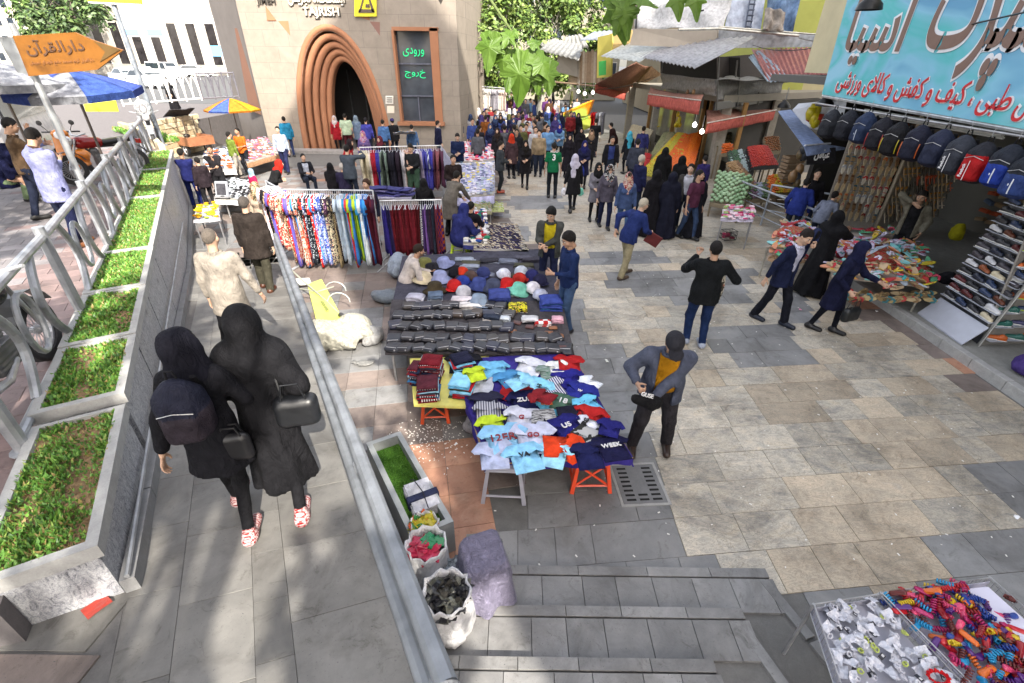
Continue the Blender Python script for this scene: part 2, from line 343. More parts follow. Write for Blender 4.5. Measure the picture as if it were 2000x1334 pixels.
for j in range(-4,70):
 y0=2.57+j*RH;x=-3.2+random.uniform(0,.5)
 while x<12:
  L=random.choice([.36,.44,.5,.62,.7,.86]);cx=x+L/2;cy=y0+cx*math.tan(R(6))-.24;x+=L
  z_=zone(cx,cy)
  if z_ is None or(cx>7.0 and cy<12)or cy>40 or cy+RH/2<2.5 and cx<2.6:continue
  tiles.append((cy,cx,L,z_))
tiles.sort(key=lambda t:t[0]+abs(t[1])*.05)
def quadtile(mb,cx,cy,L,W,z,t,m=0,sk=math.tan(R(6)),rz=None,gap=.0022):
 hx,hy=L/2-gap,W/2-gap;b=.002
 c=[(-hx,-hy),(hx,-hy),(hx,hy),(-hx,hy)];V=[]
 dz=[random.uniform(-.0015,.0015)for _ in range(4)]
 for zz,q in((-t,0),(-b,0),(0,b)):
  V+=[(cx+a*(1-q/hx),cy+bb*(1-q/hy)+a*sk,z+zz+(dz[k]if zz>-.01 else 0))for k,(a,bb)in enumerate(c)]
 F=[(8,9,10,11)]
 for k in(0,4):F+=[(k+i,k+(i+1)%4,k+4+(i+1)%4,k+4+i)for i in range(4)]
 mb.add(V,F,m)
rest=MB();mm=[m_light,m_tan,m_grey,m_brown,m_rust]
for i,(cy,cx,L,z_)in enumerate(tiles):
 if i<290:
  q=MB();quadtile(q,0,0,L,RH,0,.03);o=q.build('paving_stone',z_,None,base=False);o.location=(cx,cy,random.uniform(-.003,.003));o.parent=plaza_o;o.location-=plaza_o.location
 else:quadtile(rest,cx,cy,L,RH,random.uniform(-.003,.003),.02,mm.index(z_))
tag(rest.build('far_paving_stones',mm,plaza_o,world=True),kind='stuff')
rb=MB();k=0
dA=Vector((-.2,.98,0)).normalized();dB=Vector((.98,.2,0)).normalized()
wst=empty('market_pavement',(-2,7,0));tag(wst,kind='structure')
for i in range(-46,14):
 for j in range(-2,46):
  c=Vector((.1,2.9,0))+dB*(.42*i)+dA*(.42*j);p=PX(c)
  if c.x<-15 or c.y>22 or c.y<2.62:continue
  if c.x>.82+.03*c.y or(zone(c.x,c.y)is not None and p[0]>985):continue
  if c.x<(XR(c.y)if c.y<9.4 else XL(c.y)+.1)+.1:continue
  mt=m_rust if(p[0]<970 and p[1]>850 and p[0]>820)or random.random()<.012 else(m_brown if random.random()<.6 else m_grey)
  b=MB();V=[]
  for zz,q in((-.03,.208),(-.002,.208),(0,.206)):
   V+=[(dB*(a*q)+dA*(bb*q)+Vector((0,0,zz)))for a,bb in((-1,-1),(1,-1),(1,1),(-1,1))]
  F=[(8,9,10,11)]+[(kk+i_,kk+(i_+1)%4,kk+4+(i_+1)%4,kk+4+i_)for kk in(0,4)for i_ in range(4)]
  if c.y<7.2 and k<290:
   b.add(V,F);o=b.build('paving_square',mt,wst);o.location=c-wst.location+Vector((0,0,random.uniform(-.002,.002)));k+=1
  else:rb.add([v+c for v in V],F,0 if mt is m_brown else 1 if mt is m_grey else 2)
tag(rb.build('far_paving_squares',[m_brown,m_grey,m_rust],wst,world=True),kind='stuff')
steps=empty('steps',(.6,1.6,0));tag(steps,kind='structure')
SX=[2.25,1.85,1.45];SY=[2.56,2.16,1.74]
for s_ in range(3):
 z1=.075*(s_+1);b=MB();y1=SY[s_];x1=SX[s_]+.05
 b.poly([(-1.4,y1-.012),(x1-.012,y1-.012),(x1+.95,-1),(-1.4,-1)],-.05+.075*s_,z1-.03);b.build('step_core',m_joint,steps,world=True)
 nx=SX[s_];xx=-1.3+.2*s_
 while xx<x1-.02:
  L=min(random.uniform(.42,.62),x1-xx);q=MB();quadtile(q,xx+L/2,y1-.045,L,.09,z1,.12,sk=0);q.build('nosing_stone',m_brick,steps,world=True);xx+=L
 yy=y1-.1
 while yy>-.6:
  L=.5;q=MB();xr=x1+(y1-yy)*.33;q.T=Matrix.Translation((xr-.02,yy-L/2,0))@Matrix.Rotation(R(18),4,'Z');quadtile(q,0,0,.09,L,z1,.12,sk=0);q.build('nosing_stone',m_brick,steps,world=True);yy-=L
 yb=y1-.1;yend=(SY[s_+1]if s_<2 else-.4);r_=0
 while yb-.3>yend-.05:
  xx=-1.3+random.uniform(0,.3)
  while xx<x1+(y1-yb+.15)*.33-.12:
   L=min(random.uniform(.26,.36),x1+(y1-yb+.15)*.33-.06-xx);q=MB();quadtile(q,xx+L/2,yb-.15,L,.30,z1-.002,.03,sk=0);q.build('brick',m_brick,steps,world=True);xx+=L
  yb-=.3
ramp=MB();ys=[-1,1,3,5,7,9.4]
ramp.poly([(XL(y)-.0,y)for y in ys]+[(XR(y),y)for y in ys[::-1]],-.08,[RD(y)-.012 for y in ys]+[RD(y)-.012 for y in ys[::-1]])
ramp.poly([(XL(-1)-.002,-1),(XL(2.0)-.002,2.0),(-7,2.0),(-9,-1)],-.08,[RD(-1)-.012,RD(2)-.012,RD(2)-.012,RD(-1)-.012])
ramp_o=ramp.build('ramp_walkway',M((.12,.115,.11),'stone'));tag(ramp_o,kind='structure')
rdir=Vector((-.482,.876,0));rn=Vector((.876,.482,0))
wid=[0,.62,.84,1.3,1.62,1.86]
for a in range(5):
 w0,w1=wid[a],wid[a+1];L=.62 if a not in(1,4)else .42;s_=-1.2+.17*a
 while s_<11:
  P=[]
  for(wa,sa)in((w0,s_),(w1,s_),(w1,s_+L),(w0,s_+L)):
   y=.6+sa*.876-(wa)*.30;x=XR(y)-.05-wa*.0;c=Vector((XR(y)-.04-wa*1.02,y,0));P.append(c)
  q=MB();ctr=sum(P,Vector())/4;V=[]
  for zz,f in((-.03,.996),(-.003,.996),(0,.990)):
   for p in P:
    pp_=ctr+(p-ctr)*f;V.append((pp_.x,pp_.y,RD(pp_.y)+zz))
  V2=[(v[0]-ctr.x,v[1]-ctr.y,v[2]-RD(ctr.y))for v in V]
  q.add(V2,[(8,9,10,11)]+[(kk+i_,kk+(i_+1)%4,kk+4+(i_+1)%4,kk+4+i_)for kk in(0,4)for i_ in range(4)])
  if ctr.x>XL(ctr.y)+.1:
   o=q.build('ramp_slab',m_ramp,ramp_o);o.location=Vector((ctr.x,ctr.y,RD(ctr.y)))-ramp_o.location
  s_+=L
for i in range(9):
 for j in range(7):
  cx,cy=-2.7-.62*i+.1*j,1.55-.42*j
  if cx>XL(cy)-.2:continue
  q=MB();V=[]
  for zz,f in((-.03,1),(-.004,1),(0,.992)):
   V+=[(a*.3*f,b*.2*f,zz+RD(cy+b*.2*f)-RD(cy))for a,b in((-1,-1),(1,-1),(1,1),(-1,1))]
  q.add(V,[(8,9,10,11)]+[(kk+i_,kk+(i_+1)%4,kk+4+(i_+1)%4,kk+4+i_)for kk in(0,4)for i_ in range(4)])
  o=q.build('ramp_slab',random.choice([m_ramp,m_ramp,m_brown]),ramp_o);o.location=Vector((cx,cy,RD(cy)))-ramp_o.location
kb=MB()
for i in range(10):
 ya,yb=-.8+i*1.02,-.8+(i+1)*1.02-.012;kb.poly([(XR(ya),ya),(XR(ya)+.07,ya),(XR(yb)+.07,yb),(XR(yb),yb)],-.08,[RD(ya)+.03,RD(ya)+.03,RD(yb)+.03,RD(yb)+.03])
tag(kb.build('ramp_kerb',m_conc),kind='structure')
E0=RIM0+NL*(-.47)
def TL(s,o=0.):p=E0+DL*s+NL*o;return(p.x,p.y)
ter=MB();far=TL(17.2);ter.poly([TL(-.1),TL(4),TL(9),far,(-13.2,18.2),(-15.5,20.2),(-15.2,24),(-15.2,60),(-60,60),(-60,-2),(-9,-2),(-3.6,1.2)],-.08,TH-.012)
ter_o=ter.build('terrace',M((.12,.11,.11),'stone'));tag(ter_o,kind='structure')
uroad=MB();uroad.poly([(-15.3,60),(-15.3,320),(-260,320),(-260,60)],0,TH-.02);uroad.poly([(-60.01,26),(-60.01,60.01),(-260,60.01),(-260,26)],0,TH-.02);tag(uroad.build('upper_ground',M((.10,.10,.10),'stone')),kind='structure')
road=MB();road.poly([(-14.8-.5,33),(-14.8-.5,140),(-150,140),(-150,33)],TH-.1,TH+.004);tag(road.build('road',M((.085,.088,.09),'stone')),kind='structure')
tr=MB();m_ter=stone_mat('terrace_paving',[(.3,(.17,.165,.175)),(.5,(.23,.215,.225)),(.7,(.28,.265,.27))],2,None,.7,.25);m_ter2=stone_mat('terrace_red_paving',[(.3,(.20,.15,.15)),(.6,(.26,.19,.185))],2,None,.7,.25);cnt=0
for j in range(0,78):
 for i in range(0,60):
  s_=-.6+j*.245;o_=-.18-(i+.5*(j%2))*.42;c=E0+DL*s_+NL*o_
  if c.y<.8 or c.x<-14 or c.y>22:continue
  q=PX((c.x,c.y,TH))
  if q[0]<-60 or q[1]>1100:continue
  m_=m_ter2 if(i<2 or random.random()<.12)else m_ter;V=[]
  for zz,hx,hy in((-.03,.2075,.1205),(-.003,.2075,.1205),(0,.205,.118)):
   V+=[NL*(a*hx)+DL*(b*hy)+Vector((0,0,zz))for a,b in((-1,-1),(1,-1),(1,1),(-1,1))]
  F=[(8,9,10,11)]+[(kk+i_,kk+(i_+1)%4,kk+4+(i_+1)%4,kk+4+i_)for kk in(0,4)for i_ in range(4)]
  if c.y<7.4 and cnt<290:
   q_=MB();q_.add(V,F);ob=q_.build('terrace_brick',m_,ter_o);ob.location=Vector((c.x,c.y,TH+random.uniform(-.002,.002)))-ter_o.location;cnt+=1
  else:tr.add([v+Vector((c.x,c.y,TH))for v in V],F,0 if m_ is m_ter else 1)
tag(tr.build('far_terrace_bricks',[m_ter,m_ter2],ter_o,world=True),kind='stuff')
m_soil=None
def soil():
 t=NT('soil');c=t.co();t.l(t.ramp(t.noise(c,25,6,.8),[(.3,(.10,.06,.03)),(.5,(.27,.17,.09)),(.7,(.42,.30,.16))]),t.b.inputs['Base Color']);t.b.inputs['Roughness'].default_value=.95;t.bump(t.noise(c,60,4),1,.02);return t.m
m_soil=soil();LEAFS=[M((.10,.24,.035),'leaf'),M((.16,.33,.05),'leaf'),M((.06,.16,.03),'leaf'),M((.26,.36,.07),'leaf'),M((.33,.24,.09),'leaf')]
def ground_cover(name,parent,pts,z,dens=700,hmax=.09,clump=None,brown=.1,seed=1,sz=1.):
 """low leafy ground cover over a quad pts[4] (x,y), tiny leaf faces"""
 rn_=random.Random(seed);V=[];F=[];mi=[];P=[Vector((p[0],p[1],0))for p in pts]
 area=((P[1]-P[0]).cross(P[3]-P[0])).length;n=int(area*dens);cl=[(rn_.random(),rn_.random(),rn_.uniform(.06,.2))for _ in range(9)]
 for _ in range(n):
  a,b=rn_.random(),rn_.random();q=P[0]*(1-a)*(1-b)+P[1]*a*(1-b)+P[2]*a*b+P[3]*(1-a)*b
  th=math.sin(q.x*7+seed)*math.sin(q.y*6+1.3*seed)*.5+math.sin(q.x*17+q.y*13)*.25
  if clump is not None and th<clump+rn_.uniform(-.3,.3):
   if rn_.random()>.25:continue
  h=hmax*(.35+.65*rn_.random())*(.7+.5*th)
  lean=Vector((rn_.uniform(-1,1),rn_.uniform(-1,1),1.1)).normalized();r=rn_.uniform(.010,.022)*sz;side=lean.orthogonal().normalized();side.rotate(Matrix.Rotation(rn_.uniform(0,6.3),3,lean))
  base=Vector((q.x,q.y,z+h*.3));tip=base+lean*(h*.5+r);k=len(V)
  V+=[base,base+side*r+lean*r*.6,tip,base-side*r+lean*r*.6];F.append((k,k+1,k+2,k+3));t_=rn_.random();mi.append(4 if t_<brown else(0 if t_<.5 else 1 if t_<.75 else 2 if t_<.9 else 3))
 off=parent.location if parent else Vector();return tag(link(name,newmesh(name,[v-off for v in V],F,LEAFS,mi),parent),kind='stuff')
def rim(pts_in,pts_out,z,t=.10):
 b=MB();n=len(pts_in)
 for i in range(n):
  j=(i+1)%n;b.poly([pts_in[i],pts_in[j],pts_out[j],pts_out[i]],z-t,z)
 return b
wallm=MB()
def planter(s0,s1,z,zb0,zb1,wd=.62,ins=.065,lab='',seed=0,dens=1000,clump=None,brown=.12,sz=.8):
 o0,o1=-wd,0.
 q=[RIM0+DL*s+NL*o for s,o in((s0,o0),(s0,o1),(s1,o1),(s1,o0))]
 qi=[RIM0+DL*s+NL*o for s,o in((s0+ins,o0+ins),(s0+ins,o1-ins),(s1-ins*.6,o1-ins),(s1-ins*.6,o0+ins))]
 e=empty('planter',(q[0]+q[2])/2*1.0,lab,'planter','planters along the terrace edge');e.location.z=zb0
 rim([tuple(p[:2])for p in qi],[tuple(p[:2])for p in q],z).build('rim',m_conc,e,world=True)
 b=MB();g2=[RIM0+DL*s+NL*o for s,o in((s0+.015,o0+.015),(s0+.015,o1-.03),(s1-.015,o1-.03),(s1-.015,o0+.015))]
 b.poly([tuple(p[:2])for p in g2],[zb0,zb0,zb1,zb1],z-.101);b.build('granite_wall',m_granite,e,world=True)
 b=MB();gx=[Vector(p)for p in qi]
 def f(u,v):
  p=gx[0]*(1-u)*(1-v)+gx[1]*u*(1-v)+gx[2]*u*v+gx[3]*(1-u)*v;return(p.x,p.y,z-.045+.02*math.sin(p.x*9)*math.sin(p.y*8+seed))
 b.grid(f,10,16);b.build('soil',m_soil,e,world=True)
 ground_cover('plants',e,[tuple(p[:2])for p in qi],z-.04,dens,.10,clump,brown,seed,sz)
 return e
planter(0,1.52,1.47,.9,.75,.60,lab='near granite planter with patchy ground cover and bare soil, below the railing',seed=3,dens=9500,clump=-.05,sz=.62)
segs=[(1.62,2.75,1.52),(2.76,4.1,1.53),(4.11,5.6,1.54),(5.61,9.0,1.55),(9.01,12.0,1.56),(12.01,15.0,1.57)]
labs=['second planter from the camera, green cover with brown soil at its near end','third planter from the camera with a bright green carpet and soil strip','fourth planter up the ramp full of feathery green cover','long green planter beside the grey-suited man on the ramp','long green planter beside the men at the electrical goods stall','farthest planter of the ramp, ending at the grey pole']
for i,(a,b,z)in enumerate(segs):
 ya=(RIM0+DL*a).y;yb=(RIM0+DL*b).y
 planter(a,b,z,max(0,RD(ya)-.05),max(0,RD(yb)-.05),.62,lab=labs[i],seed=11+i,dens=[6500,5200,4200,2800,1900,1400][i],clump=(-.25 if i<2 else None),brown=.08)
pl_end=RIM0+DL*15
b=MB()
for i in range(16):
 s0,s1=i*.95,i*.95+.94;p=[RIM0+DL*s+NL*o for s,o in((s0,-.02),(s0,.06),(s1,.06),(s1,-.02))];zs=[max(0,RD(q.y))for q in p]
 b.poly([tuple(q[:2])for q in p],-.05,[z+.12 for z in zs])
tag(b.build('wall_plinth',M((.22,.22,.22),'stone')),kind='structure')
gc=G(1247,945,0);e=empty('drain_grate',gc,'dark iron drain grate with two rows of slots beside the orange stool','drain grate',rz=R(4));b=MB()
b.bev((0,0,.004),(.47,.54,.012),.004);b.build('plate',M((.15,.152,.155),'stone',.6),e)
b=MB();mh=M((.004,.004,.004),'plastic',.9)
for i in range(8):
 for sx in(-.14,.14):b.bev((sx,-.22+i*.062,.0117),(.10,.024,.003),.001)
for i in range(2):b.bev((0,-.22+i*.062,.0117),(.10,.024,.003),.001)
b.build('slots',mh,e);b=MB()
for a in((-.25,0,.03,.6),(.25,0,.03,.6)):b.box((a[0],a[1],.004),(a[2],a[3],.01))
for a in((0,-.285),(0,.285)):b.box((0,a[1],.004),(.47,.03,.01))
b.build('frame',M((.30,.30,.29),'stone',.6),e)
mc=G(1225,608,0);b=MB();b.lathe([(.0,.002),(.30,.002),(.31,.005),(.33,.005),(.335,0)],(0,0,0),28,0,False);o=b.build('manhole_cover',m_light,None,base=False);o.location=mc+Vector((0,0,.002));tag(o,'round stone manhole cover in the paving behind the capped man','manhole cover')
b=MB();b.poly([(7.08,4.2),(7.08,9.3),(6.9,11.3),(12.5,15.5),(14,15.5),(14,4.2)],-.05,.12);tag(b.build('shop_step',M((.27,.27,.25),'stone')),kind='structure')
b=MB()
for i in range(9):
 y=4.25+i*.58;b.bev((7.04,y+.285,.075),(.12,.57,.17),.008)
tag(b.build('kerb',m_conc),kind='structure')
lit=[(1185,705,.09,.035,'e8e8e0','white paper strip lying on the grey paving by the stall'),(890,868,.05,.03,'f0f0f0','small white paper scrap beside the yellow table'),(1563,605,.05,.04,'e890b0','pink scrap of paper behind the running suit man'),(190,1185,.10,.13,'8a3026','dark red crisp packet lying on the ramp'),(1712,608,.05,.03,'f0f0f0','white tissue near the slipper table'),(1517,1250,.04,.03,'2fae5a','small green wrapper left of the wire baskets'),(1985,1010,.04,.06,'f0f0f0','white scrap at the right edge of the plaza'),(1190,588,.03,.03,'f0f0f0','white scrap near the old man in blue')]
for i,(x,y,a,b_,c,lb)in enumerate(lit):
 z=RD(G(x,y,1).y)if x<300 else 0
 p=G(x,y,z+.004)if x>=300 else G(x,y,1.02);q=MB();q.T=Matrix.Rotation(random.uniform(0,3),4,'Z')
 q.grid(lambda u,v:((u-.5)*a,(v-.5)*b_,.006*math.sin(u*5+v*3)+.006),4,4,thick=(0,0,-.001));o=q.build('litter',M(c,'plastic'),None,base=False);o.location=p;tag(o,lb,'litter')
q=MB()
for _ in range(420):
 x,y=random.uniform(-1.6,6.5),random.uniform(2.6,11);s_=random.uniform(.004,.014);q.T=Matrix.Translation((x,y,.003))@Matrix.Rotation(random.uniform(0,6),4,'Z');q.box((0,0,.002),(s_*2,s_,.003))
for _ in range(260):
 a=random.gauss(0,1)*.22;c=G(840,855,0)+Vector((a,random.gauss(0,.22),0));s_=random.uniform(.004,.012);q.T=Matrix.Translation(c+Vector((0,0,.003)))@Matrix.Rotation(random.uniform(0,6),4,'Z');q.box((0,0,.002),(s_*2,s_,.003))
tag(q.build('paper_crumbs',M('e6e4de','plastic',.9)),'tiny white scraps scattered over the paving','litter',kind='stuff')
def slab(name,pts,t,mat,parent=None,m=0):
 P=[Vector(p)for p in pts];n=(P[1]-P[0]).cross(P[2]-P[0]).normalized();b=MB();b.ext(P,n*t);return b.build(name,mat,parent,world=parent is not None)
def corrug(name,p00,p10,p11,p01,n,mat,parent=None,amp=.03,t=.006,sag=0,steps=3,rnd=0):
 p00,p10,p11,p01=map(Vector,(p00,p10,p11,p01));nn=(p10-p00).cross(p01-p00).normalized();b=MB()
 def f(u,v):return p00*(1-u)*(1-v)+p10*u*(1-v)+p11*u*v+p01*(1-u)*v+nn*(amp*math.sin(u*n*2*math.pi))-Vector((0,0,sag*math.sin(math.pi*v)*(1+.4*math.sin(u*9))))+nn*(rnd*math.sin(u*13+v*4)*math.cos(v*7+u*3))
 b.grid(f,n*4 if n>2 else 14,steps,thick=nn*-t);o=b.build(name,mat,parent,world=parent is not None,smooth=True);return o
def cloth(name,pts,mat,parent=None,amp=.05,k=3,t=.01,nu=16,nv=12,sag=0,seed=0):
 p00,p10,p11,p01=map(Vector,pts);nn=(p10-p00).cross(p01-p00).normalized();b=MB()
 def f(u,v):
  w_=math.sin(u*k*6.28+2*math.sin(v*3+seed))*.6+math.sin(v*k*4+u*5+seed)*.4
  return p00*(1-u)*(1-v)+p10*u*(1-v)+p11*u*v+p01*(1-u)*v+nn*(amp*w_)-Vector((0,0,sag*4*u*(1-u)))
 b.grid(f,nu,nv,thick=nn*-t);return b.build(name,mat,parent,world=parent is not None,smooth=True)
def facade_mat():
 t=NT('limestone_facade');c=t.co();br=t.n('TexBrick');mp=t.n('Mapping');mp.inputs['Rotation'].default_value=(R(90),0,0);t.l(c,mp.inputs[0]);t.l(mp.outputs[0],br.inputs[0])
 br.inputs['Scale'].default_value=1;br.inputs['Brick Width'].default_value=1.1;br.inputs['Row Height'].default_value=.62;br.inputs['Mortar Size'].default_value=.006
 for i,cc in((1,(.27,.235,.195)),(2,(.25,.217,.18)),(3,(.16,.138,.118))):br.inputs[i].default_value=(*cc,1)
 n=t.ramp(t.noise(c,2.2,6,.7),[(.3,(.78,.77,.76)),(.7,(1,1,1))]);t.l(t.mix(1,br.outputs[0],n,'MULTIPLY'),t.b.inputs['Base Color']);t.b.inputs['Roughness'].default_value=.75;t.bump(t.noise(c,40,4),.15,.004);return t.m
m_fac=facade_mat();m_terra=M((.32,.145,.075),'plaster');m_darkint=M((.012,.012,.014),'plaster');m_gpan=M((.14,.125,.115),'plaster');m_gl=M((.03,.04,.055),'glass')
FY=24.5;met=empty('metro_station',(-7.3,30,0),'beige stone metro station building with a terracotta arched doorway and its name in letters above','building')
AX=-8.28;AXi=[(-8.28-.0,1.83,4.95),(-8.2,1.58,4.62),(-8.1,1.36,4.32),(-8.0,1.16,4.05),(-7.92,.98,3.8)]
def arch_pts(cx,wd,h,n=26):
 P=[]
 for i in range(n+1):
  a=math.pi*i/n;x=math.cos(a);z=math.sin(a);zz=h*(z**.78 if z>0 else 0);flare=1+.16*(1-z)**1.2;P.append((cx+.98*wd*x*(flare if x>0 else 1+.02*(1-z)),max(zz,0)))
 return P
wf=MB();oc=arch_pts(*AXi[0]);WL,WR,WT=-12.0,-2.6,11.
win=(-5.38,-3.45,1.35,5.0)
def wallq(x0,x1,z0,z1,y=FY,th=.35):wf.box(((x0+x1)/2,y+th/2,(z0+z1)/2),(x1-x0,th,z1-z0))
wf2=[(WL,0)]+[(x,z)for x,z in oc[::-1]]+[(win[0],0),(win[0],WT),(WL,WT)]
wf.add([(x,FY,z)for x,z in wf2]+[(x,FY+.35,z)for x,z in wf2],[tuple(range(len(wf2))),tuple(range(2*len(wf2)-1,len(wf2)-1,-1))])
wallq(win[0],win[1],0,win[2]);wallq(win[0],win[1],win[3],WT);wallq(win[1],WR,0,WT)
wf.build('front_wall',m_fac,met,world=True)
b=MB()
b.poly([(WR,FY+.001),(WR+.25,26.2),(WR+.45,29),(WR+.5,40),(WR-.3,40),(WR-.3,FY+.36)],0,WT);b.build('side_wall',m_fac,met,world=True)
b=MB();b.poly([(WL-.001,FY+.36),(WL-2.6,27.2),(WL-2.6,40),(WL+.4,40),(WL+.4,FY+.36)],0,WT);b.poly([(WL-.001,FY),(WL-.001,FY+.36),(WL-.1,FY+.36),(WL-.1,FY+.1)],0,WT);b.build('grey_wall',m_gpan,met,world=True)
slab('recessed_panel',[GY(458,55,25.6),GY(487,55,25.05),GY(519,228,25.05),GY(487,215,25.6)],.05,M((.15,.075,.05),'plaster'),met)
b=MB();b.poly([(WL-2.6,27.3),(WL-2.6,40),(WR+.4,40),(WR+.4,27.3)],WT-.3,WT-.01);b.build('roof',M((.25,.24,.22),'plaster'),met,world=True)
for k,(cx,wd,h)in enumerate(AXi):
 b=MB();P=arch_pts(cx,wd,h);y=FY-.08+.12*k;r1=.22
 pts=[(x,z)for x,z in P];n=len(pts);V=[];S_=[]
 for i,(x,z)in enumerate(pts):
  t_=Vector((pts[min(i+1,n-1)][0]-pts[max(i-1,0)][0],pts[min(i+1,n-1)][1]-pts[max(i-1,0)][1])).normalized();nx_,nz_=t_.y,-t_.x
  sec=[]
  for q in range(9):
   a=math.pi*q/8;sec.append((x-nx_*0+nx_*(.13+.13*math.cos(a))*-1+nx_*.26,y+.14-.14*math.sin(a),z-nz_*0+nz_*(.13+.13*math.cos(a))*-1+nz_*.26))
  sec=[(x+nx_*(.26-.26*(q/8)),y+.09-.09*math.sin(math.pi*q/8)**.7,max(0,z+nz_*(.26-.26*(q/8))))for q in range(9)]
  sec+=[(x,y+.9-.1*k,z),(x+nx_*.26,y+.9-.1*k,max(0,z+nz_*.26))];V+=sec
 m_=11;F=[(i*m_+j,i*m_+(j+1)%m_,(i+1)*m_+(j+1)%m_,(i+1)*m_+j)for i in range(n-1)for j in range(m_)]
 b.add(V,F);b.build('arch_rib',m_terra,met,world=True,smooth=False)
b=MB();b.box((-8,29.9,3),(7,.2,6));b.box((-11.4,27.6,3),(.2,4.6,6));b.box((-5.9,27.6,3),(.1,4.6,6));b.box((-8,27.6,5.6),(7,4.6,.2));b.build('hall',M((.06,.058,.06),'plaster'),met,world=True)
for i in range(4):
 b=MB();b.box((-9.3+i*.85,29.7,1.7),(.06,.1,3.4));b.build('door_frame',M((.16,.17,.18),'metal'),met,world=True)
b=MB();w0,w1,z0,z1=win
b.box((w1+.12-.28,FY+.15,(z0+z1)/2),(.36,.5,z1-z0+.2));b.box(((w0+w1)/2,FY+.15,z1+.06),(w1-w0+.1,.5,.14));b.box(((w0+w1)/2-.05,FY+.1,z0-.05),(w1-w0+.3,.6,.16));b.box((w0-.02,FY+.1,(z0+z1)/2),(.1,.5,z1-z0));b.build('window_surround',m_terra,met,world=True)
wn=MB();wn.box(((w0+w1-.3)/2,FY+.27,(z0+z1)/2),(w1-w0-.3,.02,z1-z0-.02));wn=wn.build('window',M((.05,.06,.075),'glass'),met,world=True)
b=MB()
for zz in(2.45,3.75):b.box(((w0+w1-.3)/2,FY+.22,zz),(w1-w0-.3,.07,.06))
b.build('window_bar',M((.10,.11,.15),'metal'),met,world=True);b=MB()
b.box(((w0+w1-.3)/2,FY+.22,(z0+2.45)/2),(.05,.07,2.45-z0));b.build('window_bar',M((.10,.11,.15),'metal'),met,world=True)
mg=NT('lit_green');mg.b.inputs['Base Color'].default_value=(.0,.25,.1,1);mg.b.inputs['Emission Color'].default_value=(0,.6,.2,1);mg.b.inputs['Emission Strength'].default_value=.35;mg=mg.m
for s_,zz in(('ورودی',4.2),('خروج',3.35)):
 text('window_lettering',shape(s_),mg,met,((w0+w1-.3)/2-.05,FY+.2,zz),(1,0,0),(0,0,1),wdt=.95,hgt=.34)
blk=M((.03,.025,.02),'plastic');gold=M((.62,.58,.5),'paint')
text('station_name','TAJRISH',gold,met,GY(627,25,FY-.05),(1,0,0),(0,0,1),wdt=1.55,hgt=.40,ext=.03,off=.012)
text('station_name','TAJRISH',blk,met,GY(629,27,FY-.02),(1,0,0),(0,0,1),wdt=1.6,hgt=.42,ext=.01,off=.03)
text('station_name',shape('ایستگاه تجریش'),gold,met,GY(617,-4,FY-.05),(1,0,0),(0,0,1),wdt=2.4,hgt=.55,ext=.03,off=.008)
text('station_name',shape('ایستگاه تجریش'),blk,met,GY(618.5,-2.5,FY-.02),(1,0,0),(0,0,1),wdt=2.43,hgt=.57,ext=.01,off=.02)
text('wall_lettering','JIMEH',blk,met,GY(520,4,FY-.04),(1,0,0),(0,0,1),wdt=.8,hgt=.3,ext=.02,off=.02)
def tri(a,b_,c_,m):slab('wall_triangle',[GY(*a,FY-.004),GY(*b_,FY-.004),GY(*c_,FY-.004)],.03,m,met)
tri((519,12),(522,40),(540,40),m_terra);tri((543,41),(563,41),(567,70),m_terra);tri((722,42),(742,43),(742,70),M((.20,.11,.09),'plaster'));tri((616,38),(626,38),(620,10),blk);tri((700,33),(722,33),(722,40),m_terra)
tri((855,-2),(866,-2),(861,9),blk)
yl=M((.75,.68,.03),'plastic');sb=empty('metro_sign',GY(713,32,FY-.15),'yellow square metro sign with the dark metro emblem on the stone facade','sign')
slab('panel',[GY(692,32,FY-.12),GY(735,32,FY-.12),GY(735,-14,FY-.12),GY(692,-14,FY-.12)],-.08,yl,sb)
b=MB()
for q in([(701,24),(704,24),(712,-4),(709,-6)],[(727,24),(732,24),(722,-6),(719,-4)],[(701,18),(731,18),(732,25),(700,25)],[(714,8),(722,8),(722,15),(714,15)]):
 b.ext([GY(x,y,FY-.13)for x,y in q],(0,-.02,0))
b.build('emblem',M((.10,.07,.05),'plastic'),sb,world=True)
for(x0,y0,x1,y1,lb)in((753,187,768,203,'white notice plate with dark print right of the arch'),(756,207,770,221,'cream notice plate below the white one right of the arch')):
 sn=slab('notice_plate',[GY(x0,y1,FY-.02),GY(x1,y1,FY-.02),GY(x1,y0,FY-.02),GY(x0,y0,FY-.02)],-.02,M((.7,.68,.62)if y0<200 else(.66,.6,.5),'plastic'));tag(sn,lb,'sign')
 if y0<200:
  b=MB()
  for k in range(3):b.box(GY((x0+x1)/2,y0+4+k*4,FY-.045),(.26,.006,.03))
  b.build('print',blk,sn).location=-sn.location
b=MB();b.poly([(-11,24.35),(-6.2,24.35),(-6.6,23.6),(-10.6,23.6)],0,.14);tag(b.build('doorstep',M((.26,.25,.24),'stone')),kind='structure')
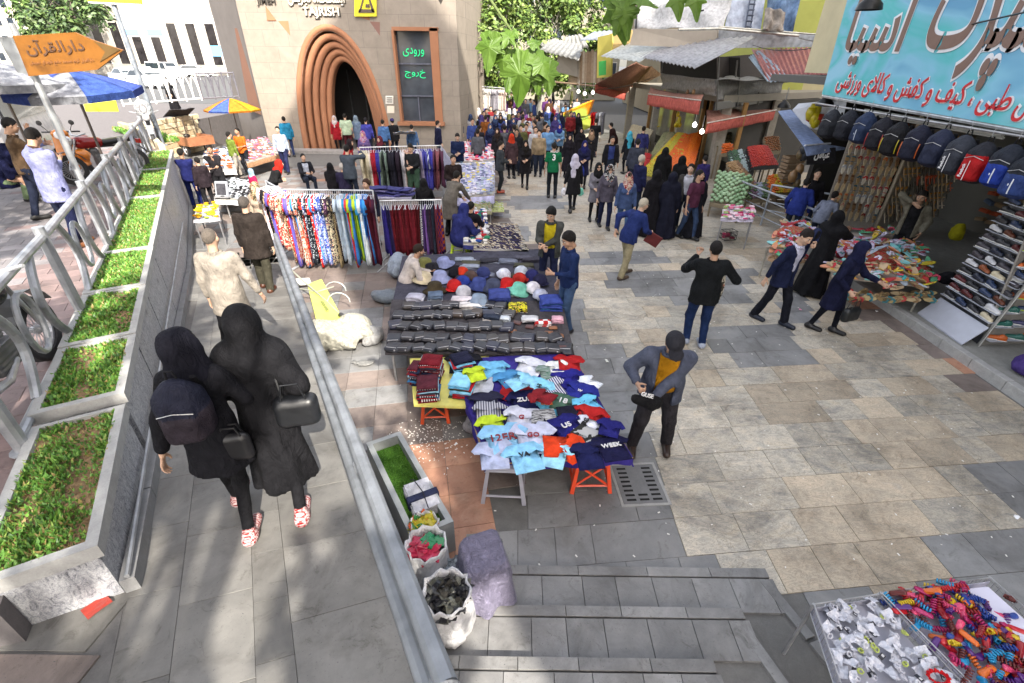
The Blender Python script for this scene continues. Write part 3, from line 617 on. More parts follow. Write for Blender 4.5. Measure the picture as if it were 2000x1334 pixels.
def building(name,x0,x1,y0,y1,h,mat,lab,z0=0.,cols=0,rows=0,ww=.9,wh=1.3,zoff=1.2,rs=3.2,glass=None,roofc=(.3,.29,.27),faces='f',cx=.5):
 e=empty(name,((x0+x1)/2,(y0+y1)/2,z0),lab,'building');b=MB();b.box(((x0+x1)/2,(y0+y1)/2,z0+h/2),(x1-x0,y1-y0,h));b.build('wall',mat,e,world=True)
 b=MB();b.box(((x0+x1)/2,(y0+y1)/2,z0+h+.15),(x1-x0+.4,y1-y0+.4,.3));b.build('roof',M(roofc,'plaster'),e,world=True)
 gl=glass or m_gl;fm=M((.5,.48,.44),'paint')
 for r_ in range(rows):
  for c_ in range(cols):
   x=x0+(c_+.5)*(x1-x0)/cols;z=z0+zoff+r_*rs+wh/2
   if z+wh/2>z0+h:continue
   f=MB();f.box((x,y0-.02,z),(ww+.14,.1,wh+.14));f=f.build('window',fm,e,world=True)
   q=MB();q.box((x,y0-.075,z),(ww,.02,wh));o=q.build('pane',gl,f,base=False);o.location=-e.location
 return e
wht=M((.32,.30,.265),'plaster');crm=M((.32,.27,.19),'plaster');tanb=M((.5,.42,.30),'plaster')
building('bank_building',-66,-43.5,82,95,16,wht,'white office building with tall dark window bands across the square',TH,8,1,1.3,5.2,1.4,6,M((.02,.018,.02),'glass'))
building('office_block',-43,-31,92,110,22,wht,'tall white block with rows of small windows behind the office building',TH,8,6,.7,1.1,2,3)
building('apartment_block',-120,-96,120,140,13,M((.55,.5,.42),'plaster'),'pale apartment block far behind the trees at the left',TH,9,4,1.3,1.4)
building('apartment_block',-92,-74,128,140,17,M((.42,.41,.38),'plaster'),'hazy white apartment block above the road at the left',TH,8,5,1.2,1.4)
building('bazaar_building',12.2,24,46,60,12,crm,'cream rendered building behind the tin roofs of the lane',0,6,3,1.0,1.2,5)
building('bazaar_building',-1,11.8,62,74,14,M((.28,.26,.2),'plaster'),'pale building with small windows closing the far end of the lane',0,8,4,.9,1.3,2.5)
building('bazaar_building',-14,-1.4,66,78,13,wht,'bright white building behind the tree at the end of the lane',0,8,3,.9,1.3,2.5)
e=empty('shade_block',(20,-14,0),'unseen beige block added behind the viewer to shade the market','building');b=MB();b.ext([(5.4,-8.5,0),(36,-8.5,0),(36,-8.5,39),(14.2,-8.5,37.2),(11.2,-8.5,40.6),(5.4,-8.5,33)],(5.6,-10,0));b.build('wall',M((.42,.38,.33),'plaster'),e,world=True)  # unseen block added for its shadow; sloped top shapes the facade shade
building('corner_block',24,36,-8.4,8,22,M((.42,.38,.33),'plaster'),'beige corner block beside the added shade block',0,0,0)
BARK=M((.13,.11,.09),'stone');BARK2=M((.30,.29,.25),'stone')
def tree(name,base,h,rad,lab,seed=0,n=2600,leaf=.10,crown0=.35,cols=None,group=None,tr=.16,cl=26,cat='tree',bark=None,shape_=1.0,clk=(.2,.38)):
 rn_=random.Random(seed);e=empty(name,base,lab,cat,group);T=MB();T.T=None;cs=[]
 T.tube([(0,0,0),(.05*h*.1,.02,h*.2),(-.03*h*.2,.03*h*.2,h*.45),(.02*h,0,h*.7)],[tr*1.25,tr,tr*.8,tr*.35],9)
 for i in range(cl):
  a=rn_.uniform(0,6.28);r_=rad*math.sqrt(rn_.random())*.85;zz=h*(crown0+(1-crown0)*rn_.random()**.8);k=1-abs((zz/h-crown0)/(1-crown0)-.45)*1.0*shape_
  c=Vector((math.cos(a)*r_*k,math.sin(a)*r_*k,zz));cs.append((c,rad*rn_.uniform(*clk)))
  if i%2==0:s_=Vector((0,0,h*rn_.uniform(.25,.6)));T.tube([s_,s_.lerp(c,.5)+Vector((0,0,-.05*h)),c],[tr*.4,tr*.22,tr*.08],6)
 T.build('trunk',bark or BARK,e);V=[];F=[];mi=[]
 for i in range(n):
  c,r_=cs[rn_.randrange(len(cs))];d=Vector((rn_.gauss(0,1),rn_.gauss(0,1),rn_.gauss(0,.8)));d=d.normalized()*r_*rn_.random()**.4;p=c+d
  nrm=(d.normalized()+Vector((rn_.uniform(-.6,.6),rn_.uniform(-.6,.6),.9))).normalized();s_=nrm.orthogonal().normalized();s_.rotate(Matrix.Rotation(rn_.uniform(0,6.3),3,nrm));t_=nrm.cross(s_);L=leaf*rn_.uniform(.6,1.4)
  k=len(V);V+=[p-t_*L,p+s_*L*.55,p+t_*L,p-s_*L*.55];F.append((k,k+1,k+2,k+3));mi.append(rn_.randrange(3))
 cm=cols or[M((.07,.15,.025),'leaf'),M((.11,.20,.035),'leaf'),M((.045,.10,.02),'leaf')]
 tag(link('crown',newmesh('crown',V,F,cm,mi),e),kind='stuff');return e
lt=[M((.11,.18,.03),'leaf'),M((.17,.24,.05),'leaf'),M((.06,.115,.02),'leaf')]
tree('plane_tree',(-1.2,37,0),9.5,3.6,'leafy plane tree at the end of the lane with fresh light green leaves',1,11000,.14,.22,lt,tr=.34,cl=44,bark=BARK2)
tree('plane_tree',(2.2,44,0),10,3.6,'plane tree further down the lane behind the hanging leaves',2,9000,.17,.2,lt,tr=.30,cl=40,bark=BARK2)
tree('plane_tree',(6.0,50,0),9,3.4,'pale green tree beside the cream building',22,7000,.17,.2,lt,tr=.3,cl=34,bark=BARK2)
tree('bare_tree',(-2.0,30.5,0),6,1.4,'thin tree with forked trunk close to the right corner of the metro station',5,350,.08,.5,lt,tr=.13,cl=12)
dk=[M((.06,.11,.03),'leaf'),M((.09,.14,.04),'leaf'),M((.035,.07,.02),'leaf')]
tree('pine_tree',(-52,66,TH),13,4.2,'dark conifer beside the road left of the white office building',3,5200,.28,.12,dk,tr=.3,cl=40,cat='tree')
tree('pine_tree',(-62,76,TH),15,4.5,'second dark conifer behind the first beside the road',4,4200,.32,.12,dk,tr=.3,cl=40)
gr=[M((.09,.16,.035),'leaf'),M((.13,.20,.05),'leaf'),M((.055,.11,.025),'leaf')]
for i,(x,y,h,r_)in enumerate([(-92,84,12,8),(-108,92,13,9),(-80,96,12,7),(-125,100,14,10),(-72,104,10,5)]):
 tree('street_tree',(x,y,TH),h,r_,['broad bright green tree at the top left corner beyond the road','rounded tree behind the first at the far left','green tree to the right of the broad one beyond the road','tall tree at the far left edge of the view','small tree near the road bend at the far left'][i],30+i,4200,.42,.2,gr,tr=.35,cl=30,group='trees across the square')
bt=tree('plane_tree',(1.0,-6.0,0),11.5,4.0,'large plane tree behind the viewer that dapples the ramp',9,6800,.12,.50,lt,tr=.3,cl=66,clk=(.07,.15))
tree('plane_tree',(-4.2,-3.2,TH),9.5,3.9,'plane tree on the terrace behind the viewer',10,6800,.12,.48,lt,tr=.3,cl=66,clk=(.07,.15))
tree('plane_tree',(-8.6,1.2,TH),10,5.4,'broad plane tree over the terrace',14,11000,.14,.55,lt,tr=.3,cl=110,clk=(.09,.18))
tree('plane_tree',(-12.5,3.0,TH),9.5,5.0,'plane tree on the terrace left of the view',12,11000,.14,.5,lt,tr=.3,cl=110,clk=(.09,.18))
def mleaf(b,o,d,nrm,L,m=0):
 """a lobed leaf: stalk point o, direction d, face normal nrm"""
 d=Vector(d).normalized();nrm=Vector(nrm);nrm=(nrm-d*nrm.dot(d)).normalized();s_=nrm.cross(d);o=Vector(o)
 out=[(0,0),(.16,-.04),(.42,.10),(.30,.26),(.52,.46),(.27,.50),(.22,.66),(0,1.0),(-.20,.64),(-.29,.50),(-.50,.43),(-.30,.24),(-.40,.08),(-.15,-.04)]
 o2=[];no=len(out)
 for i in range(no):
  p0,p1,p2,p3=(out[(i+k)%no]for k in(-1,0,1,2));sh=i in(4,7,10)
  for t in(0,.25,.5,.75):o2.append(tuple(.5*((2*b_)+(-a+c_)*t+(2*a-5*b_+4*c_-e_)*t*t+(-a+3*b_-3*c_+e_)*t**3)for a,b_,c_,e_ in zip(p0,p1,p2,p3)))
 P=[o+s_*x*.86*L+d*y*L+nrm*(-.16*abs(x)*L+.06*L*math.sin(y*5)-.10*L*y*y+.012*L*math.sin(x*30))for x,y in o2];c=o+d*.4*L+nrm*.05*L;k=[c]+P
 n=len(P);b.tube([o,o+d*.5*L-nrm*(.02*L),o+d*.96*L-nrm*(.09*L)],[.0022,.0016,.0006],4);b.add(k+[p-nrm*.0008 for p in k],[(0,1+i,1+(i+1)%n)for i in range(n)]+[(n+1,n+2+(i+1)%n,n+2+i)for i in range(n)],m)
def at(px,py,dist):
 r_=ray(px,py);r_=r_/np.linalg.norm(r_);return Vector((r_[0]*dist,r_[1]*dist,CH+r_[2]*dist))
def fresh():
 t=NT('fresh_leaf');c=t.co();o=t.ramp(t.noise(c,30,4),[(.3,(.10,.20,.02)),(.7,(.17,.30,.045))]);t.l(o,t.b.inputs['Base Color']);t.b.inputs['Roughness'].default_value=.45
 tl=t.n('BsdfTranslucent');t.l(o,tl.inputs[0]);mx=t.n('MixShader');mx.inputs[0].default_value=.45;t.l(t.b.outputs[0],mx.inputs[1]);t.l(tl.outputs[0],mx.inputs[2])
 t.l(mx.outputs[0],[n for n in t.t.nodes if n.type=='OUTPUT_MATERIAL'][0].inputs[0]);t.bump(t.noise(c,60,4,.6),.6,.003);return t.m
m_fresh=fresh();D=1.9
e=empty('leafy_twig',at(1000,-60,D),'drooping twig of large fresh green plane leaves hanging into the top of the picture','twig')
b=MB();b.tube([at(950,-60,D+.05),at(958,0,D+.03),at(990,48,D),at(1003,66,D),at(1012,95,D-.02),at(1020,120,D-.02)],[.006,.005,.004,.004,.003,.002],7);b.tube([at(990,48,D),at(960,62,D)],.002,5);b.tube([at(1012,95,D),at(1035,110,D)],.002,5);b.build('stem',M((.12,.16,.05),'stone'),e,world=True)
lv=[(1000,60,1008,68,.055,(0,-1,.6)),(1000,62,990,78,.10,(.2,-1,.4)),(962,62,948,140,.17,(-.25,-1,.25)),(975,66,965,120,.14,(.3,-1,.2)),(1020,100,1012,200,.235,(0,-1,.3)),(1010,98,985,170,.19,(-.5,-1,.25)),(1028,98,1062,185,.20,(.55,-1,.2)),(1040,104,1080,150,.17,(.6,-1,.4)),(1005,92,1000,80,.07,(.1,-1,.8)),(1035,90,1050,82,.08,(.2,-1,.7)),(1052,120,1050,195,.14,(.1,-1,.1)),(1070,120,1068,200,.15,(-.5,-1,.1)),(1000,110,1004,195,.16,(-.1,-1,.2)),(985,95,980,150,.12,(-.3,-1,.5))]
for i,(x,y,x2,y2,L,nn)in enumerate(lv):
 q=MB();o=at(x,y,D-.01*(i%5));d=at(x2,y2,D-.02*(i%3)-.02)-o;mleaf(q,o,d,nn,L*.74);q.build('leaf',m_fresh,e,world=True,smooth=False)
e=empty('leafy_twig',at(1215,-60,D),'small leafy twig hanging at the top edge right of the first twig','twig');q=MB();q.tube([at(1180,-60,D),at(1200,-10,D),at(1225,8,D)],.003,5);q.build('stem',M((.12,.16,.05),'stone'),e,world=True)
for i,(x,y,x2,y2,L,nn)in enumerate([(1205,-15,1212,50,.15,(-.6,-1,.2)),(1215,-10,1228,46,.13,(.5,-1,.1)),(1225,-12,1215,20,.12,(0,-1,.5)),(1235,0,1268,3,.09,(.1,-.6,1)),(1320,-20,1325,12,.09,(0,-1,.2)),(1355,-20,1362,16,.09,(.2,-1,.3))]):
 q=MB();o=at(x,y,D);mleaf(q,o,at(x2,y2,D-.02)-o,nn,L);q.build('leaf',m_fresh,e,world=True)
def ik(a,b,l1,l2,hint):
 a=np.array(a,float);b=np.array(b,float);d=b-a;L=np.linalg.norm(d);L2=min(max(L,.08),.995*(l1+l2));u=d/max(L,1e-6);b=a+u*L2
 h=np.array(hint,float);h=h-u*(h@u);h=h/max(np.linalg.norm(h),1e-6);c=(l1*l1+L2*L2-l2*l2)/(2*l1*L2);c=min(1,max(-1,c));s_=math.sqrt(1-c*c)
 return a+u*(l1*c)+h*(l1*s_),b
SK={'l':(.52,.33,.23),'m':(.42,.25,.165),'d':(.33,.19,.12)}
def _head(h):
 def f(P):
  d=sm(el(P,(0,-.012,.02),(.076,.096,.100)),el(P,(0,.022,-.055),(.056,.068,.062)),.03)
  d=sm(d,rc(P,(0,.088,.008),(0,.108,-.026),.009,.014),.014);d=sm(d,rc(P,(-.035,.076,.026),(.035,.076,.026),.011,.011),.015)
  d=sm(d,el(P,(0,.082,-.088),(.022,.016,.015)),.015);d=sm(d,rc(P,(-.018,.086,-.055),(.018,.086,-.055),.009,.009),.012)
  for s_ in(-1,1):
   d=np.maximum(d,-el(P,(s_*.031,.100,.010),(.019,.016,.013))-.001)if h<.01 else d
   d=sm(d,el(P,(s_*.078,-.006,-.008),(.011,.02,.032)),.008);d=sm(d,el(P,(s_*.04,.06,-.03),(.026,.026,.028)),.02)
  return sm(d,rc(P,(0,-.02,-.06),(0,-.03,-.16),.052,.054),.03)
 return surf(f,(-.1,-.12,-.15),(.1,.13,.13),h)
HEADS={}
def ball(c,r,n=8,m=6):
 V=[];F=[];c=np.array(c);r=np.array(r if hasattr(r,'__len__')else(r,)*3)
 for i in range(m+1):
  for j in range(n):a,b=math.pi*i/m,2*math.pi*j/n;V.append(c+r*np.array((math.sin(a)*math.cos(b),math.sin(a)*math.sin(b),math.cos(a))))
 F=[(i*n+j,(i+1)*n+j,(i+1)*n+(j+1)%n,i*n+(j+1)%n)for i in range(m)for j in range(n)]
 return np.array(V),F
def head_arr(q):
 if q in HEADS:return HEADS[q]
 h={3:.0100,2:.0175,1:.025,0:.034}[q];V,F=_head(h);parts=[(V,F.tolist(),0)]
 if q>=1:
  for s_ in(-1,1):
   if q>=2:parts.append((*ball((s_*.031,.082,.010),(.0145,.011,.007)),1))
   parts.append((*ball((s_*.031,.0925 if q>=2 else .088,.010),(.008,.005,.008)if q>=2 else(.014,.009,.008),6,4),2));parts.append((*ball((s_*.032,.0865,.032),(.019,.009,.0045),6,4),2))
  parts.append((*ball((0,.094 if q>1 else .09,-.055),(.022,.008,.0065),8,4),3))
 HEADS[q]=parts;return parts
HANDS={}
def hand_arr(kind,q):
 if(kind,q)in HANDS:return HANDS[(kind,q)]
 curl={'relax':(14,26,20),'grip':(62,78,40),'open':(4,8,6)}[kind];h=.0062 if q>=3 else .0115 if q==2 else .017
 seg=[]
 for k,(y,L)in enumerate(((.030,.92),(.010,1.0),(-.011,.94),(-.030,.76))):
  p=np.array((0,y,-.092));a=0
  for j,l in enumerate((.043*L,.027*L,.021*L)):
   a+=R(curl[j]);d=np.array((-math.sin(a),y*.6,-math.cos(a)));q_=p+d*l;seg.append((p,q_,.0088-.0008*j,.0082-.001*j));p=q_
 t0=np.array((-.008,.026,-.028));t1=t0+np.array((-.014,.030,-.030));t2=t1+np.array((-.012 if kind!='grip' else-.03,.010,-.030))
 def f(P):
  d=sm(rc(P,(0,.0,.03),(0,0,-.01),.024,.023),rc(P,(0,.004,-.02),(0,0,-.085),.030,.036,(1,0,0),.42),.02)
  for a,b,r1,r2 in seg:d=np.minimum(d,sm(d,rc(P,a,b,r1,r2),.004))
  d=sm(d,rc(P,t0,t1,.014,.0105),.01);return sm(d,rc(P,t1,t2,.0105,.0085),.003)
 HANDS[(kind,q)]=surf(f,(-.11,-.06,-.2),(.05,.09,.05),h);return HANDS[(kind,q)]
def frame(z,y):
 z=np.array(z,float);z/=np.linalg.norm(z)+1e-9;y=np.array(y,float);y=y-z*(y@z)
 if np.linalg.norm(y)<1e-3:y=np.array((0,1,0.))-z*z[1]
 y/=np.linalg.norm(y)+1e-9;return np.stack([np.cross(y,z),y,z],1)
def person(p,z=0.,h=1.72,face=0,label='',q=1,skin='m',sex='m',top=('jacket','303030'),inner=None,bottom=('trousers','202428'),hair=('short','14100e'),scarf=None,cap=None,shoes='181818',lean=4,side=0,twist=0,nod=0,look=0,tilt=0,lh=None,rh=None,hk=('relax','relax'),lf=None,rf=None,hipz=.93,hipo=(0,0),bulk=1.,glasses=None,group='people in the market',beard=False,loc=None,mats=None,world=None):
 """one person: body (one skin) with clothing as children. p = photo pixel of the feet, z the height of what they stand on"""
 L0=world if world is not None else G(p[0],p[1],z);k=h/1.75;P3=lambda*a:np.array(a,float)
 u=P3(math.tan(R(side)),math.tan(R(lean)),1);u/=np.linalg.norm(u)
 hip=P3(hipo[0],hipo[1],hipz);tw=R(twist);s=P3(math.cos(tw),math.sin(tw),0);s=s-u*(s@u);s/=np.linalg.norm(s);fwd=np.cross(u,s)
 hs=P3(1,0,0);ch=hip+u*.36;nb=hip+u*.50;sw=(.185 if sex=='m' else .160)*(bulk*.5+.5)
 hu=u+P3(math.tan(R(tilt))*.6,math.tan(R(nod*.45)),0);hu/=np.linalg.norm(hu);hc=nb+hu*.185
 hy=P3(-math.sin(R(look)+tw),math.cos(R(look)+tw),-math.tan(R(nod)));HM=frame(np.cross(np.cross(hy,hu+0),hy),hy);HM=np.stack([HM[:,0],HM[:,1],HM[:,2]],1)
 HMf=frame(HM[:,2],HM[:,1])
 sL,sR=hip+u*.455-s*sw,hip+u*.455+s*sw
 lh=P3(*lh)if lh is not None else P3(-.27,.06,.83)+P3(hipo[0],hipo[1],hipz-.93)+P3(0,math.tan(R(lean))*.3,0);rh=P3(*rh)if rh is not None else P3(.27,.04,.83)+P3(hipo[0],hipo[1],hipz-.93)+P3(0,math.tan(R(lean))*.3,0)
 eL,wL=ik(sL,lh,.285,.255,-fwd*.8-s*.5-P3(0,0,.5));eR,wR=ik(sR,rh,.285,.255,-fwd*.8+s*.5-P3(0,0,.5))
 lf=P3(*lf)if lf is not None else P3(-.11,.02,0);rf=P3(*rf)if rf is not None else P3(.11,-.03,0)
 hL,hR=hip+P3(-.095,0,-.03),hip+P3(.095,0,-.03);kL,aL=ik(hL,lf+P3(0,-.03,.085),.425,.41,(-.1,1,.1));kR,aR=ik(hR,rf+P3(0,-.03,.085),.425,.41,(.1,1,.1))
 gv={3:.021,2:.029,1:.041,0:.055}[q];B=bulk;seed=(int(L0.x*31+L0.y*17))%97;e=empty('person',L0,label,'person',group,R(face));e.scale=(k,k,k)
 allp=np.array([hip,ch,nb,hc,sL,sR,eL,eR,wL,wR,kL,kR,aL,aR,lf,rf]);lo,hi=allp.min(0)-.2,allp.max(0)+.22;lo[2]=max(0,lo[2])
 wz=1.32 if sex=='m' else 1.25
 def torso(Q,t):
  d=sm(rc(Q,hip-u*.02,hip+u*.10,.108*B+t,.098*B+t,s,wz+.1),rc(Q,hip+u*.08,hip+u*.36,.100*B+t,.118*B+t,s,wz),.08)
  d=sm(d,rc(Q,hip+u*.43-s*(sw-.05),hip+u*.43+s*(sw-.05),.060+t,.060+t),.07)
  if sex=='f':d=sm(d,rc(Q,hip+u*.32+fwd*.07-s*.07,hip+u*.32+fwd*.07+s*.07,.06+t,.06+t),.05)
  elif B>1.1:d=sm(d,el(Q,hip+u*.15+fwd*.06,(.15*B+t,.13*B+t,.15+t)),.06)
  return d
 def arms(Q,t,cut=1.):
  o=None
  for a,b_,c in((sL,eL,wL),(sR,eR,wR)):
   d=sm(rc(Q,a,b_,.050*B+t,.040*B+t),rc(Q,b_,b_+(c-b_)*cut,.040*B+t,.028+t*.9),.03)if cut>0 else rc(Q,a,a+(b_-a)*.72,.052*B+t,.050*B+t*1.4)
   o=d if o is None else np.minimum(o,d)
  return o
 def legs(Q,t,t2=0,cut=1.):
  o=None
  for a,b_,c in((hL,kL,aL),(hR,kR,aR)):
   d=sm(rc(Q,a,b_,.082*B+t,.056*B+t),rc(Q,b_,b_+(c-b_)*cut,.054*B+t,.040+t+t2),.04);o=d if o is None else sm(o,d,.03)
  return sm(o,rc(Q,hip-P3(0,0,.02),hip+u*.09,.105*B+t,.10*B+t,s,1.4),.06)
 def wr(Q,a=.006,f=22):q_=Q*P3(1,1,.5).astype(np.float32);return a*(nz(q_,f,seed)+.8*np.abs(nz(q_+.02*nz(Q,9,seed)[:,None],f*1.9,seed+3))-.3)
 def put(name,VF,mats_,midx=None):
  return link(name,newmesh(name,VF[0],VF[1],mats_,midx,True),e)
 def body(Q):
  d=sm(torso(Q,-.02),arms(Q,-.004),.05);d=sm(d,legs(Q,-.012),.05);d=sm(d,rc(Q,nb-u*.04,hc-HMf[:,2]*.05,.052,.050),.03);d=sm(d,el(Q,hc,(.065,.07,.08)),.03)
  for a,f_ in((aL,lf),(aR,rf)):d=sm(d,rc(Q,a,f_+P3(0,.09,.03),.035,.028),.03)
  return d
 V,F=surf(body,lo,hi,gv*1.75);Vs=[V];Fs=[F.tolist()];mi=[0]*len(F);n=len(V)
 for(v,f,m)in head_arr(q):
  vv=v@HMf.T+hc;Vs.append(vv);Fs.append([[i+n for i in x]for x in f]);mi+=([4 if(beard and HMc[2]<-.03 and HMc[1]>.02)else 0 for HMc in v[np.array(f)[:,0]]]if m==0 else[m]*len(f));n+=len(v)
 for(wv,ev,kk,mir)in((wL,eL,hk[0],-1),(wR,eR,hk[1],1)):
  v,f=hand_arr(kk,q);v=v*P3(mir,1,1);d=ev-wv;HF=frame(d,fwd+u*.4 if abs((d/np.linalg.norm(d))@u)>.6 else u);vv=v@HF.T+wv-(d/np.linalg.norm(d))*.03
  f=f[:,::-1]if mir<0 else f;Vs.append(vv);Fs.append((f+n).tolist());mi+=[0]*len(f);n+=len(v)
 sc=SK[skin];mk=M(sc,'skin');me=newmesh('body',np.concatenate(Vs),sum(Fs,[]),[mk,M((.6,.58,.54),'plastic'),M((.02,.014,.01),'hair'),M((sc[0]*.8,sc[1]*.42,sc[2]*.5),'skin'),M(tuple(c*.42 for c in sc),'skin')],mi,True);link('body',me,e)
 def mt(c,kd='fabric'):return M(c[0],c[1],None,c[2]if len(c)>2 else None)if isinstance(c,tuple)and isinstance(c[0],str)and len(c)>1 and c[1]in('dots','floral','stripes','zebra','check','marl','leather','knit')else M(c,kd)
 kind,tc=top[0],top[1];hem=top[2]if len(top)>2 else None
 if bottom:
  bk,bc=bottom[0],bottom[1];t={'trousers':.014,'jeans':.010,'leggings':.004,'baggy':.035,'skirt':.01}[bk]
  if bk=='skirt':
   f=lambda Q:np.maximum(sm(rc(Q,hip+u*.05,P3(hip[0],hip[1]+(lf[1]+rf[1])/2,.12),.12,.21,s,1.2),legs(Q,.01),.05)+wr(Q,.012,16),.1-Q[:,2])
  else:f=lambda Q:np.maximum(np.maximum(legs(Q,t,{'trousers':.016,'baggy':.0,'jeans':.008,'leggings':0}[bk])+wr(Q,.007 if bk!='leggings' else .002,24),.03-Q[:,2]),(Q-hip)@u-.12)
  h2=hi.copy();h2[2]=hip[2]+.18;put(bk if bk!='baggy' else 'trousers',surf(f,lo,h2,gv*1.2),[mt(bc)])
 S_=[surf(lambda Q,a=a,f_=f_:np.maximum(sm(rc(Q,f_+P3(0,-.07,.05),f_+P3(0,.155,.036),.049,.042,(1,0,0),1.1),rc(Q,a+P3(0,0,.01),f_+P3(0,-.03,.06),.048,.054),.03),.002-Q[:,2]+f_[2]),f_+P3(-.09,-.15,0),f_+P3(.09,.25,.14),max(.014,gv*.8))for a,f_ in((aL,lf),(aR,rf))]
 for(v,f),f_ in zip(S_,(lf,rf)):put('shoe',(v,f),[mt(shoes,'leather'),M('d8d4cc' if isinstance(shoes,tuple)or shoes in('942428','8c2420','e8e8e8','9098a8')else '101010','plastic')],(v[f][:,:,2].mean(1)<f_[2]+.022).astype(int))
 if kind!='chador':
  if inner:
   f=lambda Q:np.maximum(np.maximum(torso(Q,-.004)+wr(Q,.003),hip[2]-.02-Q[:,2]),(Q-hip)@u-.50);h2=hi.copy();l2=lo.copy();l2[2]=hip[2]-.1;put('shirt',surf(f,l2,h2,gv),[mt(inner)])
  t={'jacket':.026,'coat':.022,'shirt':.012,'tshirt':.010,'sweater':.016,'puffer':.04,'suit':.022}[kind];hz=hip[2]-(.10 if kind in('tshirt','shirt','sweater','puffer')else .16)if hem is None else hem
  cut=0 if kind=='tshirt' else .93
  def ftop(Q):
   a=arms(Q,t*.85,cut);d=torso(Q,t);lowr=rc(Q,hip+u*.04,P3(hip[0],hip[1]*.6+(lf[1]+rf[1])*.2,hz),(.112*B+t),(.118*B+t+(hip[2]-hz)*.13),s,1.32);d=sm(d,lowr,.05);d=np.maximum(d,hz-Q[:,2])
   d=d+wr(Q,.009 if kind in('jacket','coat','puffer')else .006,20)
   if kind=='puffer':d=d+.006*np.sin((Q@u.astype(np.float32))*60)
   if inner:
    x=(Q-hip)@s;y=(Q-hip)@fwd;zz=(Q-hip)@u;wv=.035+.10*np.clip((zz-.02)/.5,0,1)if kind=='suit' else np.full(len(Q),.105,np.float32)
    d=np.maximum(d,np.minimum(np.minimum(wv-np.abs(x),y+.0),.62-zz))
   return sm(d,a+wr(Q,.006,20),.035)
  l2=lo.copy();l2[2]=max(.05,min(hz,wL[2],wR[2])-.1);VF=surf(ftop,l2,hi,gv);put({'tshirt':'t_shirt','suit':'jacket','puffer':'jacket'}.get(kind,kind),VF,[mt(tc)])
  if kind in('jacket','suit','shirt','coat')and not scarf:put('collar',surf(lambda Q:np.maximum(np.abs(rc(Q,nb-u*.015,nb+u*.035,.082,.066,s,1.15))-.008,np.abs((Q-nb)@u-.012)-.028),nb-.16,nb+.16,max(.012,gv*.7)),[mt(inner if(inner and kind=='suit')else tc)])
 HT=lambda Q:(Q-hc)@HMf.astype(np.float64)
 if kind=='chador':
  gz=hem or .03
  def f(Q):
   q_=HT(Q);d=sm(el(q_,(0,-.02,.01),(.108,.128,.132)),rc(Q,hip+u*.41-s*.12,hip+u*.41+s*.12,.10,.10),.10);c2=P3((lf[0]+rf[0])/2*.5,(lf[1]+rf[1])/2*.5-.03,gz)
   d=sm(d,rc(Q,hip+u*.36,c2,.14,.27 if not hem else .19,s,1.15),.09);d=sm(d,rc(Q,hc-HMf[:,2]*.05,nb-u*.06,.10,.13),.08);d=sm(d,arms(Q,.045),.09);a=np.arctan2(Q[:,1]-hip[1],Q[:,0]-hip[0]);rr=np.clip((hip[2]+.42-Q[:,2])/1.2,0,1)
   d=d+.022*rr*np.sin(a*7+2*np.sin(Q[:,2]*2+seed))+.010*nz(Q*P3(1,1,.25).astype(np.float32),14,seed)
   d=np.maximum(d,-el(q_,(0,.12,-.015),(.066,.10,.085)));return np.maximum(d,gz-Q[:,2]+.02*np.sin(a*5))
  l2=lo-P3(.15,.15,0);l2[2]=0;put('chador',surf(f,l2,hi+P3(.15,.15,0),gv),[mt(tc)])
 if scarf:
  def f(Q):
   q_=HT(Q);d=el(q_,(0,-.018,.012),(.100,.122,.126));d=sm(d,rc(Q,hc-HMf[:,2]*.06,nb-u*.02,.092,.125,s,1.25),.06);d=sm(d,rc(Q,nb-u*.03+fwd*.05,hip+u*.30+fwd*.10,.09,.06,s,1.3),.05)if scarf[0]!='back' else sm(d,rc(Q,nb-fwd*.04,hip+u*.12-fwd*.10-s*.05,.10,.05,s,1.5),.05)
   d=d+.008*nz(Q*P3(1,1,.5).astype(np.float32),18,seed);return np.maximum(d,-el(q_,(0,.115,-.012),(.060,.075,.078)))
  put('headscarf',surf(f,nb-P3(.3,.3,.35),hc+P3(.18,.18,.18),gv*.85),[mt(scarf[1]if isinstance(scarf[1],str)else scarf[1])])
  if q>=1 and scarf[0]=='loose':put('hair',surf(lambda Q:np.maximum(el(HT(Q),(0,.0,.03),(.085,.10,.10)),-(HT(Q)[:,2]-.035)),hc-.2,hc+.2,gv*.6),[M('2a1a10','hair')])
 elif hair and kind!='chador':
  hk_,hcx=hair
  def f(Q):
   q_=HT(Q);t={'short':.010,'bald':.004,'thick':.020,'long':.02}[hk_];d=el(q_,(0,-.016,.022),(.078+t,.096+t,.102+t))+.003*nz(q_,70,seed)
   d=d+.006*np.abs(nz(q_,45,seed+1));d=np.maximum(d,(q_[:,1]*.72-q_[:,2]*.69)-(.012+.008*nz(q_,50,seed)if hk_!='bald' else-.035));d=np.maximum(d,-(q_[:,2]+.075))
   return np.maximum(d,np.where((np.abs(q_[:,0])>.06)&(q_[:,2]<-.02),.02,-1))
  put('hair',surf(f,hc-.17,hc+.17,{3:.010,2:.016,1:.021,0:.03}[q]),[M(hcx,'hair')])
 if cap:
  def f(Q):
   q_=HT(Q);d=np.maximum(el(q_,(0,-.012,.03),(.096,.115,.108)),-(q_[:,2]-.022+.25*q_[:,1]*0));br=np.maximum(el(q_,(0,.12,.034-.0),(.078,.085,.016)),-(q_[:,1]-.05))if cap[0]=='cap' else np.full(len(Q),1.)
   return np.minimum(d,br)
  put('cap',surf(f,hc-.22,hc+.26,max(.011,gv*.6)),[mt(cap[1])])
